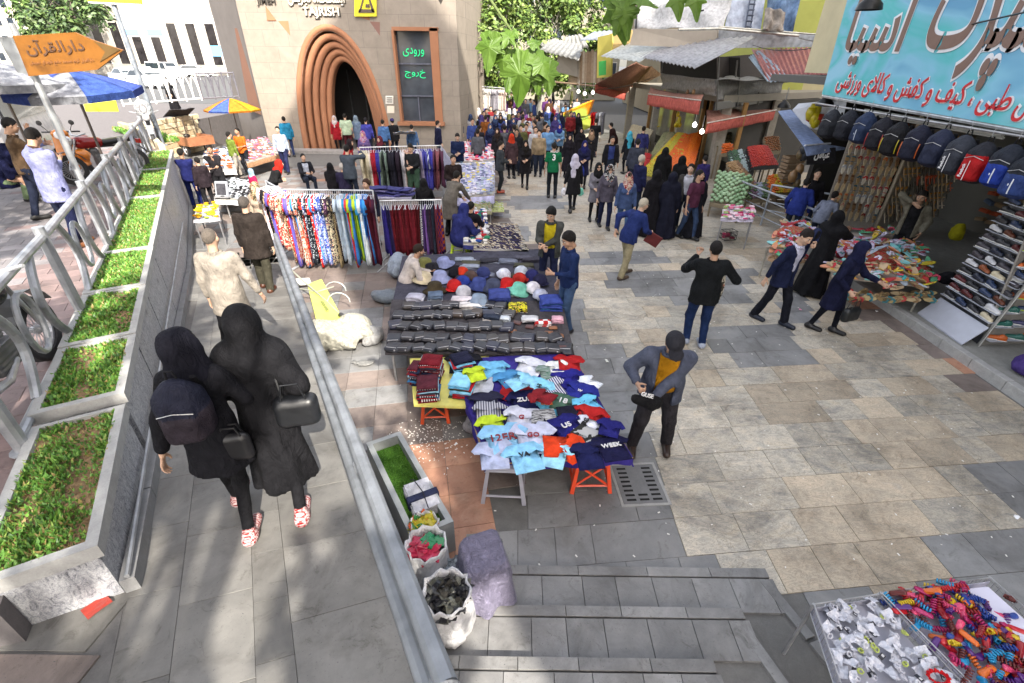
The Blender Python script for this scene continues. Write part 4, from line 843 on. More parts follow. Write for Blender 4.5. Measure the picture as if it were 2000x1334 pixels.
 if glasses:
  b=MB();b.T=Matrix(((HMf[0][0],HMf[0][1],HMf[0][2],hc[0]),(HMf[1][0],HMf[1][1],HMf[1][2],hc[1]),(HMf[2][0],HMf[2][1],HMf[2][2],hc[2]),(0,0,0,1)))
  for s_ in(-1,1):b.bev((s_*.034,.103,.008),(.052,.006,.034),.002);b.tube([(s_*.06,.1,.014),(s_*.082,.0,.012)],.003,4)
  b.tube([(-.01,.105,.014),(.01,.105,.014)],.003,4);b.build('glasses',M(glasses,'plastic',.1),e)
 kw=Matrix.Translation(L0)@Matrix.Rotation(R(face),4,'Z')@Matrix.Diagonal((k,k,k,1));W=lambda v:kw@Vector(v.tolist())
 e_j=dict(wL=W(wL),wR=W(wR),sL=W(sL),sR=W(sR),hc=W(hc),hip=W(hip),ch=W(ch),nb=W(nb),eL=W(eL),eR=W(eR),u=(kw.to_3x3()@Vector(u.tolist())).normalized(),s=(kw.to_3x3()@Vector(s.tolist())).normalized(),f=(kw.to_3x3()@Vector(fwd.tolist())).normalized(),e=e)
 return e_j
m_galv=M((.33,.345,.37),'metal');m_galv2=M((.42,.44,.46),'metal')
RL=[G(60,885,TH),G(168,626,TH+.03),G(231,497,TH+.03)];d_=(RL[2]-RL[1]);RL=[RL[1]-DL*2.35+Vector((-.06,0,0)),RL[1],RL[1]+DL*2.35,RL[1]+DL*4.7,RL[1]+DL*7.05,RL[1]+DL*9.4,RL[1]+DL*11.75]
RH_=.97
def rail_panel(a,b,lab,post=True,last=False):
 e=empty('railing_panel',a,lab,'railing','grey tubular railing along the terrace');Z=Vector((0,0,1));ax=(b-a).normalized();L=(b-a).length;g=lambda s_,z:a+ax*s_+Z*z
 if post:q=MB();q.tube([g(0,0),g(0,RH_+.10)],.052,10);q.lathe([(.09,0),(.09,.012),(.055,.016)],a,12);q.build('post',m_galv,e,world=True)
 if last:q=MB();q.tube([g(L,0),g(L,RH_+.10)],.052,10);q.build('post',m_galv,e,world=True)
 for z,r_ in((RH_,.042),(.10,.036)):q=MB();q.tube([g(.05,z),g(L-.05,z)],r_,10);q.build('rail',m_galv,e,world=True)
 n=1
 for k in range(n):
  c=L*(k+.5)/n
  for sg in(-1,1):
   q=MB();q.tube([g(c+sg*(.62-.26*math.sin(math.pi*t/10)),.12+t*.083)for t in range(11)],.038,8);q.build('curved_bar',m_galv,e,world=True)
  q=MB();q.tube([g(c+.20*math.cos(t*math.pi/10),.53+.27*math.sin(t*math.pi/10))for t in range(21)],.026,7,caps=False);q.build('oval_ring',m_galv,e,world=True)
 return e
for i in range(6):
 rail_panel(RL[i],RL[i+1],['nearest railing panel at the left edge above the near planter','second railing panel with an oval ring beside the second planter','third railing panel, beside the striped-shirt man','fourth railing panel in front of the parked scooters','fifth railing panel beside the far planters','last railing panel, ending near the grey pole'][i],True,i==5)
def arc_rail(a,b,n,mat,lab,r=.03,h=1.0):
 e=empty('arched_railing',a,lab,'railing');Z=Vector((0,0,1));ax=(b-a).normalized();L=(b-a).length;g=lambda s_,z:a+ax*s_+Z*z
 for z in(.08,h):q=MB();q.tube([g(0,z),g(L,z)],r*1.1,6);q.build('rail',mat,e,world=True)
 for k in range(n+1):q=MB();q.tube([g(L*k/n,0),g(L*k/n,h+.05)],r*1.1,6);q.build('post',mat,e,world=True)
 for k in range(n*2):
  c=L*(k+.5)/(n*2);w_=L/(n*4)
  q=MB();q.tube([g(c+w_*.95*math.cos(t*math.pi/8),.1+(h-.2)*math.sin(t*math.pi/8))for t in range(9)],r*.8,6);q.build('arch_bar',mat,e,world=True)
arc_rail(GY(242,208,20.8)+Vector((0,0,0)),GY(395,196,22.4),5,M((.62,.62,.6),'paint'),'white railing with arched bars on top of the sunlit stone wall')
arc_rail(GY(397,196,22.5),GY(468,192,23.6),3,M((.10,.10,.12),'paint'),'dark railing with looped bars beside the station corner')
sw=empty('stone_wall',(-14,19,0),'rough yellowish stone retaining wall behind the parked tricycle','wall');ms_=[M((.50,.42,.27),'stone'),M((.42,.34,.21),'stone'),M((.56,.49,.34),'stone')]
A=Vector((-13.25,18.15,0));Bq=Vector((-15.55,20.15,0));Cq=Vector((-15.25,24.2,0));S0=Vector((pl_end.x-.5,pl_end.y+.25,0));cntb=0
for P0,P1 in((S0,A),(A,Bq),(Bq,Cq)):
 L=(P1-P0).length;ax=(P1-P0).normalized();nr=Vector((ax.y,-ax.x,0));z=0
 while z<TH+.2:
  hh=random.uniform(.16,.24);s_=random.uniform(-.2,0)
  while s_<L:
   w_=random.uniform(.25,.55);q=MB();q.bev((0,0,0),(w_-.012,.16,hh-.012),.025);o=q.build('stone_block',random.choice(ms_),sw);o.location=P0+ax*(s_+w_/2)+nr*random.uniform(0,.03)+Vector((0,0,z+hh/2))-sw.location;o.rotation_euler=(R(90),0,0);o.rotation_euler=(0,0,math.atan2(ax.y,ax.x));s_+=w_
  z+=hh
ground_cover('hedge_plants',None,[(-15.2,20.6),(-11.6,17.3),(-12.2,16.9),(-15.9,20.0)],TH,900,.35,None,.1,77,2.2)
def pole(name,p,h,r,mat,lab,cat='pole',rz=0):
 e=empty(name,p,lab,cat);q=MB();q.tube([(0,0,0),(0,0,h)],[r,r*.85],12);q.lathe([(r*2,0),(r*2,.02),(r*1.1,.03)],(0,0,0),12);q.build('shaft',mat,e);return e
sp=G(440/3.336+18,322,TH);sp=GY(148,345,9.0);sp.z=TH
pb=G(205,455,TH);e=pole('direction_sign',pb,2.95,.05,m_galv2,'orange arrow-shaped direction sign with Persian lettering on a grey post','sign')
def plate_pt(x,y):return GY(x,y,pb.y-.12)
q=MB();ol=[(24,70),(146,63),(178,77),(240,98),(190,136),(56,149)];q.ext([plate_pt(*p)for p in ol],(0,.03,0));q.build('plate',M((.23,.09,.01),'paint'),e,world=True)
q=MB();q.ext([plate_pt(184,80)+Vector((0,-.006,0)),plate_pt(236,97)+Vector((0,-.006,0)),plate_pt(196,121)+Vector((0,-.006,0)),plate_pt(206,101)+Vector((0,-.006,0))],(0,-.004,0));q.build('arrow_mark',M((.12,.07,.02),'paint'),e,world=True)
q=MB();q.ext([GY(-6,72,pb.y-.10),GY(22,72,pb.y-.10),GY(60,146,pb.y-.10),GY(34,142,pb.y-.10)],(0,.04,0));q.build('bracket',M((.36,.38,.4),'metal'),e,world=True)
u_=(plate_pt(146,66)-plate_pt(30,72));v_=plate_pt(40,100)-plate_pt(56,145)
text('lettering',shape('دارالقرآن'),M((.10,.05,.03),'plastic'),e,plate_pt(107,92)+Vector((0,-.012,0)),u_,v_,wdt=(plate_pt(166,90)-plate_pt(49,90)).length,hgt=(plate_pt(49,78)-plate_pt(49,106)).length,ext=.002,off=.012)
text('small_lettering',shape('دارالقران کریم مسجد جامع شهدای تجریش'),M((.25,.11,.05),'plastic'),e,plate_pt(122,121)+Vector((0,-.012,0)),u_,v_,wdt=(plate_pt(188,120)-plate_pt(60,120)).length,hgt=(plate_pt(60,116)-plate_pt(60,125)).length,ext=.002)
p2=G(318,284,TH);e=pole('traffic_pole',p2,5.2,.075,M((.24,.27,.31),'metal'),'tall grey pole with a yellow board on top beside the last planter','pole')
q=MB();q.ext([GY(170,-8,p2.y-.1),GY(274,-8,p2.y-.1),GY(276,9,p2.y-.1),GY(172,4,p2.y-.1)],(0,.05,0));q.build('board',yl,e,world=True)
q=MB();q.ext([GY(172,3,p2.y-.11),GY(276,8,p2.y-.11),GY(276,11,p2.y-.11),GY(172,6,p2.y-.11)],(0,.02,0));q.build('board_edge',M((.6,.6,.6),'paint'),e,world=True)
for(x0,y0,x1,y1,r_,lb)in((285,30,320,158,.08,'traffic light pole beyond the parked cars'),(412,30,446,150,.10,'white pole with blue plates in front of the white office building'),(366,110,392,155,.06,'striped bollard post near the road')):
 g0=G(x1,y1,TH);top=GY(x0,y0,g0.y);e=pole('street_pole',g0,max(1,top.z-TH),r_,M((.5,.5,.5),'metal'),lb,'pole')
 if 'traffic light' in lb:q=MB();q.box((0,-.1,top.z-TH-.3),(.35,.3,1.0));q.build('signal_head',M((.05,.05,.05),'plastic'),e);q=MB();q.lathe([(0,0),(.12,0)],(0,-.27,top.z-TH),10,0,False);q.build('red_lamp',M((.7,.05,.03),'plastic'),e)
 if 'blue' in lb:
  q=MB();q.box((-.7,-.1,3.2),(1.5,.06,1.3));q.build('blue_plate',M((.15,.42,.75),'plastic'),e);q=MB();q.box((.9,-.1,1.9),(.9,.06,1.3));q.build('blue_plate',M((.10,.32,.70),'plastic'),e)
q=MB();q.box((0,0,0),(4.2,.12,2.0));o=q.build('road_sign',M((.66,.7,.74),'plastic'),None);o.location=GY(285,72,52);tag(o,'wide white and blue road sign in front of the office building','sign')
q=MB()
for k in range(2):q.box((-1.2+k*2.2,-.08,.35),(1.4,.03,.5))
q.build('print',M((.15,.35,.7),'plastic'),o)
def parasol(base,h,r,cols,lab,n=8,pole_m=None,drop=.35,val=.12,cat='parasol',tilt=0,rad_m=None,rz=0):
 e=empty('parasol',base,lab,cat,rz=rz);q=MB();q.tube([(0,0,0),(0,0,h)],.025,8);q.build('pole',pole_m or M((.12,.10,.09),'metal'),e);q=MB();q.lathe([(.22,0),(.22,.06),(.05,.09)],(0,0,0),12);q.build('base',M((.2,.2,.2),'stone'),e)
 for k in range(n):
  a0,a1=2*math.pi*k/n,2*math.pi*(k+1)/n;q=MB();T_=Matrix.Rotation(tilt,3,'X')
  def f(u,v):
   a=a0+(a1-a0)*v;rr=r*u*(1-.07*math.sin(math.pi*v)*u);z=h+.02-drop*u**1.25-.05*math.sin(math.pi*v)*u*(1-u)
   return T_@Vector((rr*math.cos(a),rr*math.sin(a),z-h))+Vector((0,0,h))
  q.grid(f,6,5,thick=(0,0,-.006));o=q.build('canopy_panel',M(cols[k%len(cols)],'fabric'),e,smooth=True)
  if val:q=MB();q.grid(lambda u,v:f(1,v)+Vector((0,0,-val*u)),1,5,thick=(0,0,-.004));q.build('valance',M(cols[k%len(cols)],'fabric'),o)
  q=MB();q.tube([T_@Vector((.03*math.cos(a0),.03*math.sin(a0),-.06))+Vector((0,0,h)),f(1,0)+Vector((0,0,-.02))],.006,4);q.build('rib',M((.5,.5,.5),'metal'),e)
 return e
pp1=G(178,440,TH)
parasol(GY(130,165,10.6)*1+Vector((0,0,0))if 0 else Vector((GY(140,160,10.4).x,10.4,TH)),2.32,1.12,[(.05,.085,.32),(.05,.085,.32),(.26,.27,.30),(.04,.08,.28)],'blue and grey market parasol on a dark pole behind the orange sign',tilt=R(4))
parasol(Vector((GY(40,250,9.8).x,9.8,TH)),2.45,1.2,[(.34,.35,.38),(.34,.35,.38),(.05,.085,.32)],'white and blue parasol at the left edge above the white van',tilt=0)
def loft(b,secs,m=0,cap=True):
 n=len(secs[0]);V=[v for s_ in secs for v in s_];F=[(i*n+j,i*n+(j+1)%n,(i+1)*n+(j+1)%n,(i+1)*n+j)for i in range(len(secs)-1)for j in range(n)]
 if cap:F+=[tuple(range(n-1,-1,-1)),tuple((len(secs)-1)*n+j for j in range(n))]
 b.add(V,F,m)
def wheel(e,c,r,w_,axis=(1,0,0),spokes=0,rimc=(.5,.5,.52)):
 rot=Vector((0,0,1)).rotation_difference(Vector(axis)).to_matrix().to_4x4();t=MB();t.T=Matrix.Translation(c)@rot
 t.lathe([(r*.68,-w_/2),(r*.92,-w_/2),(r,-w_*.3),(r,w_*.3),(r*.92,w_/2),(r*.68,w_/2),(r*.68,-w_/2)],(0,0,0),20,0,False);wo=t.build('wheel',M((.03,.03,.032),'plastic',.7),e,smooth=False)
 q=MB();q.T=t.T
 if spokes:
  q.lathe([(r*.70,-w_*.25),(r*.62,-w_*.2),(r*.62,w_*.2),(r*.70,w_*.25)],(0,0,0),20,0,False);q.lathe([(.03,-w_*.5),(.045,0),(.03,w_*.5)],(0,0,0),10)
  for k in range(spokes):a=2*math.pi*k/spokes;q.tube([(.03*math.cos(a),.03*math.sin(a),.01*(-1)**k),(r*.65*math.cos(a+.15),r*.65*math.sin(a+.15),0)],.003,4)
 else:q.lathe([(r*.70,-w_*.45),(r*.5,-w_*.3),(r*.12,-w_*.42),(.0,-w_*.42)],(0,0,0),14,0,False);q.lathe([(r*.70,w_*.45),(r*.5,w_*.3),(r*.12,w_*.42),(.0,w_*.42)],(0,0,0),14,0,False)
 q.build('rim',M(rimc,'metal'),wo);return wo
def car(loc,rz,col,lab,body='sedan',L=4.3,group='cars on the road across the square'):
 e=empty('parked_car',loc,lab,'car' if body!='van' else 'van',group,rz);b=MB();W=.86;hs_={'sedan':1.42,'hatch':1.48,'van':1.9}[body]
 prof={'sedan':[(-.5,.62,0),(-.49,.78,0),(-.32,.90,0),(-.20,1.0,1),(-.05,1.42,1),(.20,1.42,1),(.34,1.0,1),(.48,.95,0),(.5,.6,0)],'hatch':[(-.5,.62,0),(-.49,.82,0),(-.3,.95,0),(-.18,1.02,1),(-.03,1.48,1),(.36,1.44,1),(.48,1.0,1),(.5,.9,0),(.5,.55,0)],'van':[(-.5,.6,0),(-.49,.95,0),(-.42,1.1,0),(-.38,1.2,1),(-.28,1.85,1),(.48,1.9,1),(.495,1.2,1),(.5,1.0,0),(.5,.5,0)]}[body]
 secs=[]
 for x,z,g in prof:
  w1=W*(.92 if g else 1);zb=.28;secs.append([(x*L,-W,zb),(x*L,-W*1.0,min(z,.62)),(x*L,-W*(.98 if z<1.05 else .96),min(z,.95)),(x*L,-W*(.74 if z>1.2 else .93),z),(x*L,W*(.74 if z>1.2 else .93),z),(x*L,W*(.98 if z<1.05 else .96),min(z,.95)),(x*L,W,min(z,.62)),(x*L,W,zb)])
 loft(b,secs);autosmooth(b.build('body',M(col,'paint',.22),e),30)
 gl=M((.02,.028,.035),'glass')
 g0=[p for p in prof if p[2]];x0,x1,x2,x3=(g0[0][0]*L,g0[1][0]*L,g0[2][0]*L,g0[3][0]*L);zt=g0[1][1]-.07;z0=g0[0][1]+.0
 for s_ in(-1,1):
  q=MB();P=[(x0+.18,s_*(W*.965),z0-.02),(x1+.10,s_*(W*.775),zt),(x2-.05,s_*(W*.775),zt),(x3-.16,s_*(W*.965),z0-.02)];q.ext(P if s_>0 else P[::-1],(0,s_*.012,0.006));q.build('side_window',gl,e)
 for nm,xa,xb,sx in(('windscreen',x0,x1,-1),('rear_window',x3,x2,1)):
  q=MB();P=[(xa-sx*.06,-W*.86,z0+.02),(xa-sx*.06,W*.86,z0+.02),(xb-sx*.02+sx*.03,W*.70,zt),(xb-sx*.02+sx*.03,-W*.70,zt)];q.ext(P if sx<0 else P[::-1],(sx*.03,0,.02));q.build(nm,gl,e)
 for x in(-.31*L,.31*L):
  for s_ in(-1,1):wheel(e,(x,s_*(W-.08),.31),.31,.2,(0,1,0))
 for s_ in(-1,1):
  q=MB();q.bev((-.492*L,s_*.62,.70),(.06,.32,.14),.02);q.build('headlight',M((.7,.7,.68),'plastic',.15),e);q=MB();q.bev((.492*L,s_*.64,.78),(.06,.28,.16),.02);q.build('tail_light',M((.45,.02,.02),'plastic',.2),e)
 for sx in(-1,1):q=MB();q.bev((sx*.495*L,0,.42),(.10,W*1.9,.2),.02);q.build('bumper',M(col if body=='van' else tuple(c*.8 for c in hexc(col)),'plastic'),e);q=MB();q.box((sx*.51*L,0,.5),(.02,.5,.12));q.build('number_plate',M((.7,.7,.66),'plastic'),e)
 return e
cars=[(388,138,'e4e4e4','hatch',200,'white hatchback crossing in front of the office building'),(283,128,'dfe2e6','sedan',160,'white sedan, upper left of the queued cars'),(320,125,'c4cad4','sedan',165,'silver sedan beside the upper white sedan'),(288,146,'eceae6','sedan',155,'white sedan in the middle of the queue behind the arched railing'),(326,143,'f0f0f0','van',160,'white van with a dark rear window behind the woman in black'),(255,152,'b8c4c8','sedan',150,'pale blue-grey car with red tail light left of the grey pole'),(300,160,'d6d8da','hatch',155,'light grey hatchback nearest to the arched railing'),(250,132,'9fb0b8','hatch',150,'blue-grey car half hidden by the sign'),(352,118,'e0c020','sedan',170,'yellow taxi beyond the white hatchback'),(330,105,'d8d8d8','sedan',165,'small pale car farthest along the road'),(300,107,'e8e8e8','sedan',160,'tiny white car at the far bend'),(405,125,'e6c83a','sedan',10,'yellow taxi half hidden by the station corner')]
for x,y,c,bd,rz,lb in cars:
 g0=G(x,y+12,TH);g0.y=max(min(g0.y,86),30);g0=G(x,y+12,TH)if g0.y<86 else GY(x,y+12,86)*1;g0.z=TH+.004;car(g0,R(rz),c,lb,bd)
v=car(Vector((-13.6,13.2,TH)),R(118),(.42,.42,.43),'large white van parked on the terrace at the left edge','van',4.9,None)
def scooter(loc,rz,col,lab,cat='scooter',seatc='6a3020'):
 e=empty('scooter',loc,lab,cat,'two-wheelers parked on the terrace',rz);mc_=M(col,'paint',.25);bk=M((.03,.03,.032),'plastic',.5)
 wheel(e,(0,.62,.25),.25,.11,(1,0,0));wheel(e,(0,-.60,.25),.25,.11,(1,0,0))
 V,F=surf(lambda P:sm(sm(sm(rc(P,(0,.48,.40),(0,.36,.98),.06,.05,(1,0,0),3.4),rc(P,(0,.35,.26),(0,-.25,.26),.05,.06,(1,0,0),2.4),.08),rc(P,(0,-.18,.45),(0,-.72,.62),.17,.10,(1,0,0),1.1),.08),rc(P,(0,.62,.44),(0,.45,.50),.09,.07),.06),(-.3,-.95,.1),(.3,.8,1.15),.03)
 link('body',newmesh('body',V,F,[mc_],None,True),e)
 V,F=surf(lambda P:sm(rc(P,(0,-.10,.74),(0,-.68,.80),.07,.08,(1,0,0),1.9),el(P,(0,-.35,.80),(.14,.2,.06)),.05),(-.25,-.85,.6),(.25,.1,.95),.03);link('seat',newmesh('seat',V,F,[M(seatc,'leather')],None,True),e)
 V,F=surf(lambda P:el(P,(0,.36,1.02),(.17,.10,.10)),(-.2,.2,.9),(.2,.5,1.15),.025);link('handlebar_cowl',newmesh('cowl',V,F,[mc_],None,True),e)
 q=MB();q.tube([(-.36,.24,1.05),(-.2,.34,1.06),(.2,.34,1.06),(.36,.24,1.05)],.018,7);q.build('handlebar',bk,e);q=MB();q.T=Matrix.Translation((0,.455,1.0))@Matrix.Rotation(R(-80),4,'X');q.lathe([(0,.03),(.06,.025),(.085,0)],(0,0,0),14,0,False);q.build('headlight',M((.8,.8,.78),'plastic',.1),e)
 for s_ in(-1,1):q=MB();q.tube([(s_*.2,.32,1.06),(s_*.3,.34,1.22)],.008,5);q.T=Matrix.Translation((s_*.3,.34,1.25))@Matrix.Rotation(R(90),4,'X');q.lathe([(0,.02),(.05,.015),(.055,0),(0,-.01)],(0,0,0),10);q.build('mirror',bk,e)
 return e
def motorcycle(loc,rz,col,lab,tank='202020',windscreen=None):
 e=empty('motorcycle',loc,lab,'motorcycle','two-wheelers parked on the terrace',rz);bk=M((.035,.035,.038),'plastic',.5);ch=M((.42,.43,.45),'metal',.3)
 wheel(e,(0,.68,.32),.32,.09,(1,0,0),24);wheel(e,(0,-.62,.32),.32,.11,(1,0,0),24)
 q=MB();q.tube([(-.07,.68,.32),(-.08,.42,.95)],.022,7);q.tube([(.07,.68,.32),(.08,.42,.95)],.022,7);q.build('fork',ch,e)
 q=MB();q.tube([(0,.42,.92),(0,.1,.55),(0,-.1,.35),(0,-.35,.4),(0,-.62,.32)],.025,7);q.tube([(0,.4,.85),(0,-.05,.74),(0,-.7,.72)],.022,7);q.build('frame',bk,e)
 V,F=surf(lambda P:sm(bx(P,(0,-.02,.42),(.13,.17,.13),.04),rc(P,(0,.06,.5),(0,.12,.66),.08,.09),.04)+.008*np.sin(P[:,2]*140),(-.2,-.25,.2),(.2,.3,.8),.02);link('engine',newmesh('engine',V,F,[M((.12,.12,.125),'metal')],None,True),e)
 V,F=surf(lambda P:rc(P,(0,.32,.86),(0,-.02,.84),.13,.11,(1,0,0),1.1),(-.2,-.2,.65),(.2,.5,1.05),.025);link('tank',newmesh('tank',V,F,[M(tank,'paint',.25)],None,True),e)
 V,F=surf(lambda P:rc(P,(0,-.12,.82),(0,-.72,.86),.075,.07,(1,0,0),1.8),(-.25,-.85,.65),(.25,.1,1.0),.025);link('seat',newmesh('seat',V,F,[M('151515','leather')],None,True),e)
 q=MB();q.tube([(-.38,.28,1.08),(-.15,.36,1.02),(.15,.36,1.02),(.38,.28,1.08)],.016,7);q.build('handlebar',ch,e);V,F=surf(lambda P:el(P,(0,.52,.92),(.10,.08,.10)),(-.15,.4,.8),(.15,.65,1.05),.02);link('headlight',newmesh('hl',V,F,[M((.6,.6,.6),'metal',.2)],None,True),e)
 q=MB();q.tube([(.12,.05,.35),(.15,-.2,.28),(.16,-.7,.36)],[.025,.03,.05],8);q.build('exhaust',ch,e);q=MB()
 q.grid(lambda u,v:(.075*(v-.5)*2,-.62+.40*math.cos(math.pi*(.15+.7*u)),.32+.40*math.sin(math.pi*(.15+.7*u))),8,2,thick=(0,0,.01));q.build('mudguard',M(col,'paint',.3),e);q=MB();q.grid(lambda u,v:(.06*(v-.5)*2,.68+.38*math.cos(math.pi*(.15+.7*u)),.32+.38*math.sin(math.pi*(.15+.7*u))),8,2,thick=(0,0,.01));q.build('mudguard',M(col,'paint',.3),e)
 if windscreen:V,F=surf(lambda P:np.maximum(np.abs(el(P,(0,.38,1.15),(.22,.16,.28)))-.008,.36-P[:,1]),(-.3,.3,.9),(.3,.6,1.45),.025);link('windscreen',newmesh('ws',V,F,[M(windscreen,'plastic')],None,True),e)
 q=MB();q.bev((0,-.86,.78),(.2,.04,.10),.01);q.build('tail_light',M((.5,.02,.02),'plastic',.2),e)
 return e
scooter(G(168,345,TH),R(200),(.60,.20,.03),'bright orange scooter with a round headlight parked behind the railing')
motorcycle(G(228,345,TH)+Vector((.1,-.3,0)),R(150),(.05,.05,.05),'dark motorcycle with red panels leaning at the railing beside the orange scooter','8a1512')
motorcycle(G(215,300,TH)+Vector((.5,1.4,0)),R(215),(.3,.32,.34),'grey motorcycle with a tall windscreen behind the orange scooter','505458',(.35,.37,.38))
q=MB();yq=G(210,330,TH);q.bev((0,0,0),(.72,.03,.52),.01);o=q.build('yellow_sign',M((.72,.66,.03),'plastic'),None);o.location=GY(200,218,12.6);o.rotation_euler=(R(-12),0,R(8));tag(o,'tilted yellow sign board behind the parked two-wheelers','sign')
motorcycle(Vector((-4.35,3.25,TH)),R(20),(.1,.1,.1),'motorcycle at the left edge below the railing with a spoked wheel','202024')
tb=G(375,300,0);e=empty('cargo_tricycle',tb,'cargo motor tricycle with a dark folded roof frame parked at the stone wall','tricycle',None,R(60));wheel(e,(0,.95,.28),.28,.10,(1,0,0),12);wheel(e,(-.5,-.6,.28),.28,.12,(1,0,0),12);wheel(e,(.5,-.6,.28),.28,.12,(1,0,0),12)
q=MB();q.tube([(0,.95,.28),(0,.75,1.0)],.025,6);q.tube([(-.3,.6,1.08),(0,.75,1.02),(.3,.6,1.08)],.018,6);q.tube([(0,.7,.8),(0,.1,.5),(0,-.6,.4)],.03,6);q.build('frame',M((.05,.05,.05),'metal'),e)
q=MB()
for x,y in((-.55,.1),(.55,.1),(-.55,-1.1),(.55,-1.1)):q.tube([(x,y,.45),(x*1.05,y*1.1,1.55)],.018,6)
q.build('roof_frame',M((.10,.08,.07),'metal'),e);q=MB();q.bev((0,-.5,.5),(1.15,1.3,.08),.01);q.bev((0,-1.12,.68),(1.15,.05,.3),.01);q.bev((-.56,-.5,.68),(.04,1.3,.3),.01);q.bev((.56,-.5,.68),(.04,1.3,.3),.01);q.build('cargo_bed',M((.28,.12,.06),'paint'),e)
q=MB();q.T=Matrix.Translation((0,.0,1.75))@Matrix.Rotation(R(-24),4,'X');q.grid(lambda u,v:((u-.5)*1.1,(v-.5)*.8,.02*math.sin(u*9)),8,4,thick=(0,0,-.03));q.build('folded_roof',M((.05,.05,.055),'fabric'),e)
V,F=surf(lambda P:sm(rc(P,(0,.25,.78),(0,-.05,.78),.08,.09,(1,0,0),1.6),bx(P,(0,.3,.5),(.12,.2,.16),.05),.06),(-.3,-.3,.25),(.3,.6,1),.03);link('saddle',newmesh('saddle',V,F,[M('1a1a1a','leather')],None,True),e)
m_rail=M((.23,.245,.265),'metal',.55);e=empty('ramp_handrail',(XR(1),1,RD(1)),'long worn grey double-tube handrail running down the right side of the ramp','handrail')
def RP(y,o,z):return Vector((XR(y)+o,y,RD(y)+z))
ys=[.80+.62*i for i in range(14)]
q=MB();q.tube([RP(y,.02,.90)for y in ys],.042,12);q.tube([RP(.80,.02,.90)-Vector((-.01,.045,.0)),RP(.80,.02,.90)],[.0,.047],12);q.build('top_tube',m_rail,e,world=True,smooth=False)
q=MB();q.tube([RP(y,-.045,.76)for y in ys[:]],.036,10);q.build('lower_tube',m_rail,e,world=True)
q=MB();q.tube([RP(y,.0,.22)for y in ys],.022,8);q.build('bottom_tube',m_rail,e,world=True)
for y in[.84+1.24*i for i in range(7)]:q=MB();q.tube([RP(y,.0,-.02),RP(y,.0,.86)],.034,8);q.build('post',m_rail,e,world=True)
q=MB();q.ext([RP(.82,-.02,.72),RP(1.15,-.02,.72),RP(1.2,-.02,.12),RP(.95,-.02,.06)],(.006,0,0));q.build('end_plate',m_rail,e,world=True)
q=MB();q.tube([RIM0+NL*.03+DL*s_+Vector((0,0,-.33-.05*s_))for s_ in[x*.8 for x in range(14)]],.016,7);tag(q.build('conduit_pipe',M((.3,.31,.32),'metal'),None),'thin grey conduit running along the granite planter wall','pipe')
TB=[G(715,865,.42),G(782,842,.42),G(886,1018,.42),G(803,1052,.42)]
e=empty('turf_box',(TB[0]+TB[2])/2-Vector((0,0,.42)),'long grey box filled with green artificial turf beside the handrail','planter box');c=(TB[0]+TB[2])/2;c.z=0
inn=[c+(Vector((p.x,p.y,0))-c)*1.0 for p in TB];ii=[]
for k in range(4):
 a,b_,d=inn[k-1],inn[k],inn[(k+1)%4];v1=(a-b_).normalized();v2=(d-b_).normalized();ii.append(b_+(v1+v2)*.055)
q=MB()
for k in range(4):
 j=(k+1)%4;q.poly([tuple(inn[k][:2]),tuple(inn[j][:2]),tuple(ii[j][:2]),tuple(ii[k][:2])],0.01,.42)
q.build('frame',M((.27,.285,.285),'paint'),e,world=True)
q=MB();q.poly([tuple(p[:2])for p in ii],.02,.30);q.build('turf_base',M((.05,.13,.02),'fabric'),e,world=True)
V=[];F=[];rr=random.Random(4)
for _ in range(9000):
 a,b_=rr.random(),rr.random();p=ii[0]*(1-a)*(1-b_)+ii[1]*a*(1-b_)+ii[2]*a*b_+ii[3]*(1-a)*b_;t_=rr.uniform(0,6.28);w_=.0035;k=len(V);o=Vector((rr.uniform(-.01,.01),rr.uniform(-.01,.01),rr.uniform(.012,.022)))
 V+=[p+Vector((w_*math.cos(t_),w_*math.sin(t_),.30)),p-Vector((w_*math.cos(t_),w_*math.sin(t_),-.30)),p+o+Vector((0,0,.30))];F.append((k,k+1,k+2))
tag(link('turf',newmesh('turf',[v-e.location for v in V],F,[M((.09,.23,.025),'leaf')]),e),kind='stuff')
bc=G(824,965,.42);e=empty('paper_bundle',bc-Vector((0,0,.12)),'stack of pale grey folded sacks strapped with a dark band on the turf','bundle',rz=R(28))
for k in range(4):q=MB();q.grid(lambda u,v:((u-.5)*(.27-.01*k)+.012*math.sin(k*2),(v-.5)*.36,.03*k+.032+.006*math.sin(u*4+k)*math.cos(v*5)),6,7,thick=(0,0,-.028));q.build('folded_sack',M((.50,.50,.54),'fabric'),e)
q=MB();q.bev((0,-.02,.078),(.30,.075,.125),.01);q.build('strap',M((.02,.025,.06),'fabric'),e);q=MB();q.tube([(0,-.19,.135),(.01,0,.150),(-.02,.19,.140),(-.05,.2,.14)],.005,5);q.build('cord',M((.03,.03,.04),'fabric'),e)
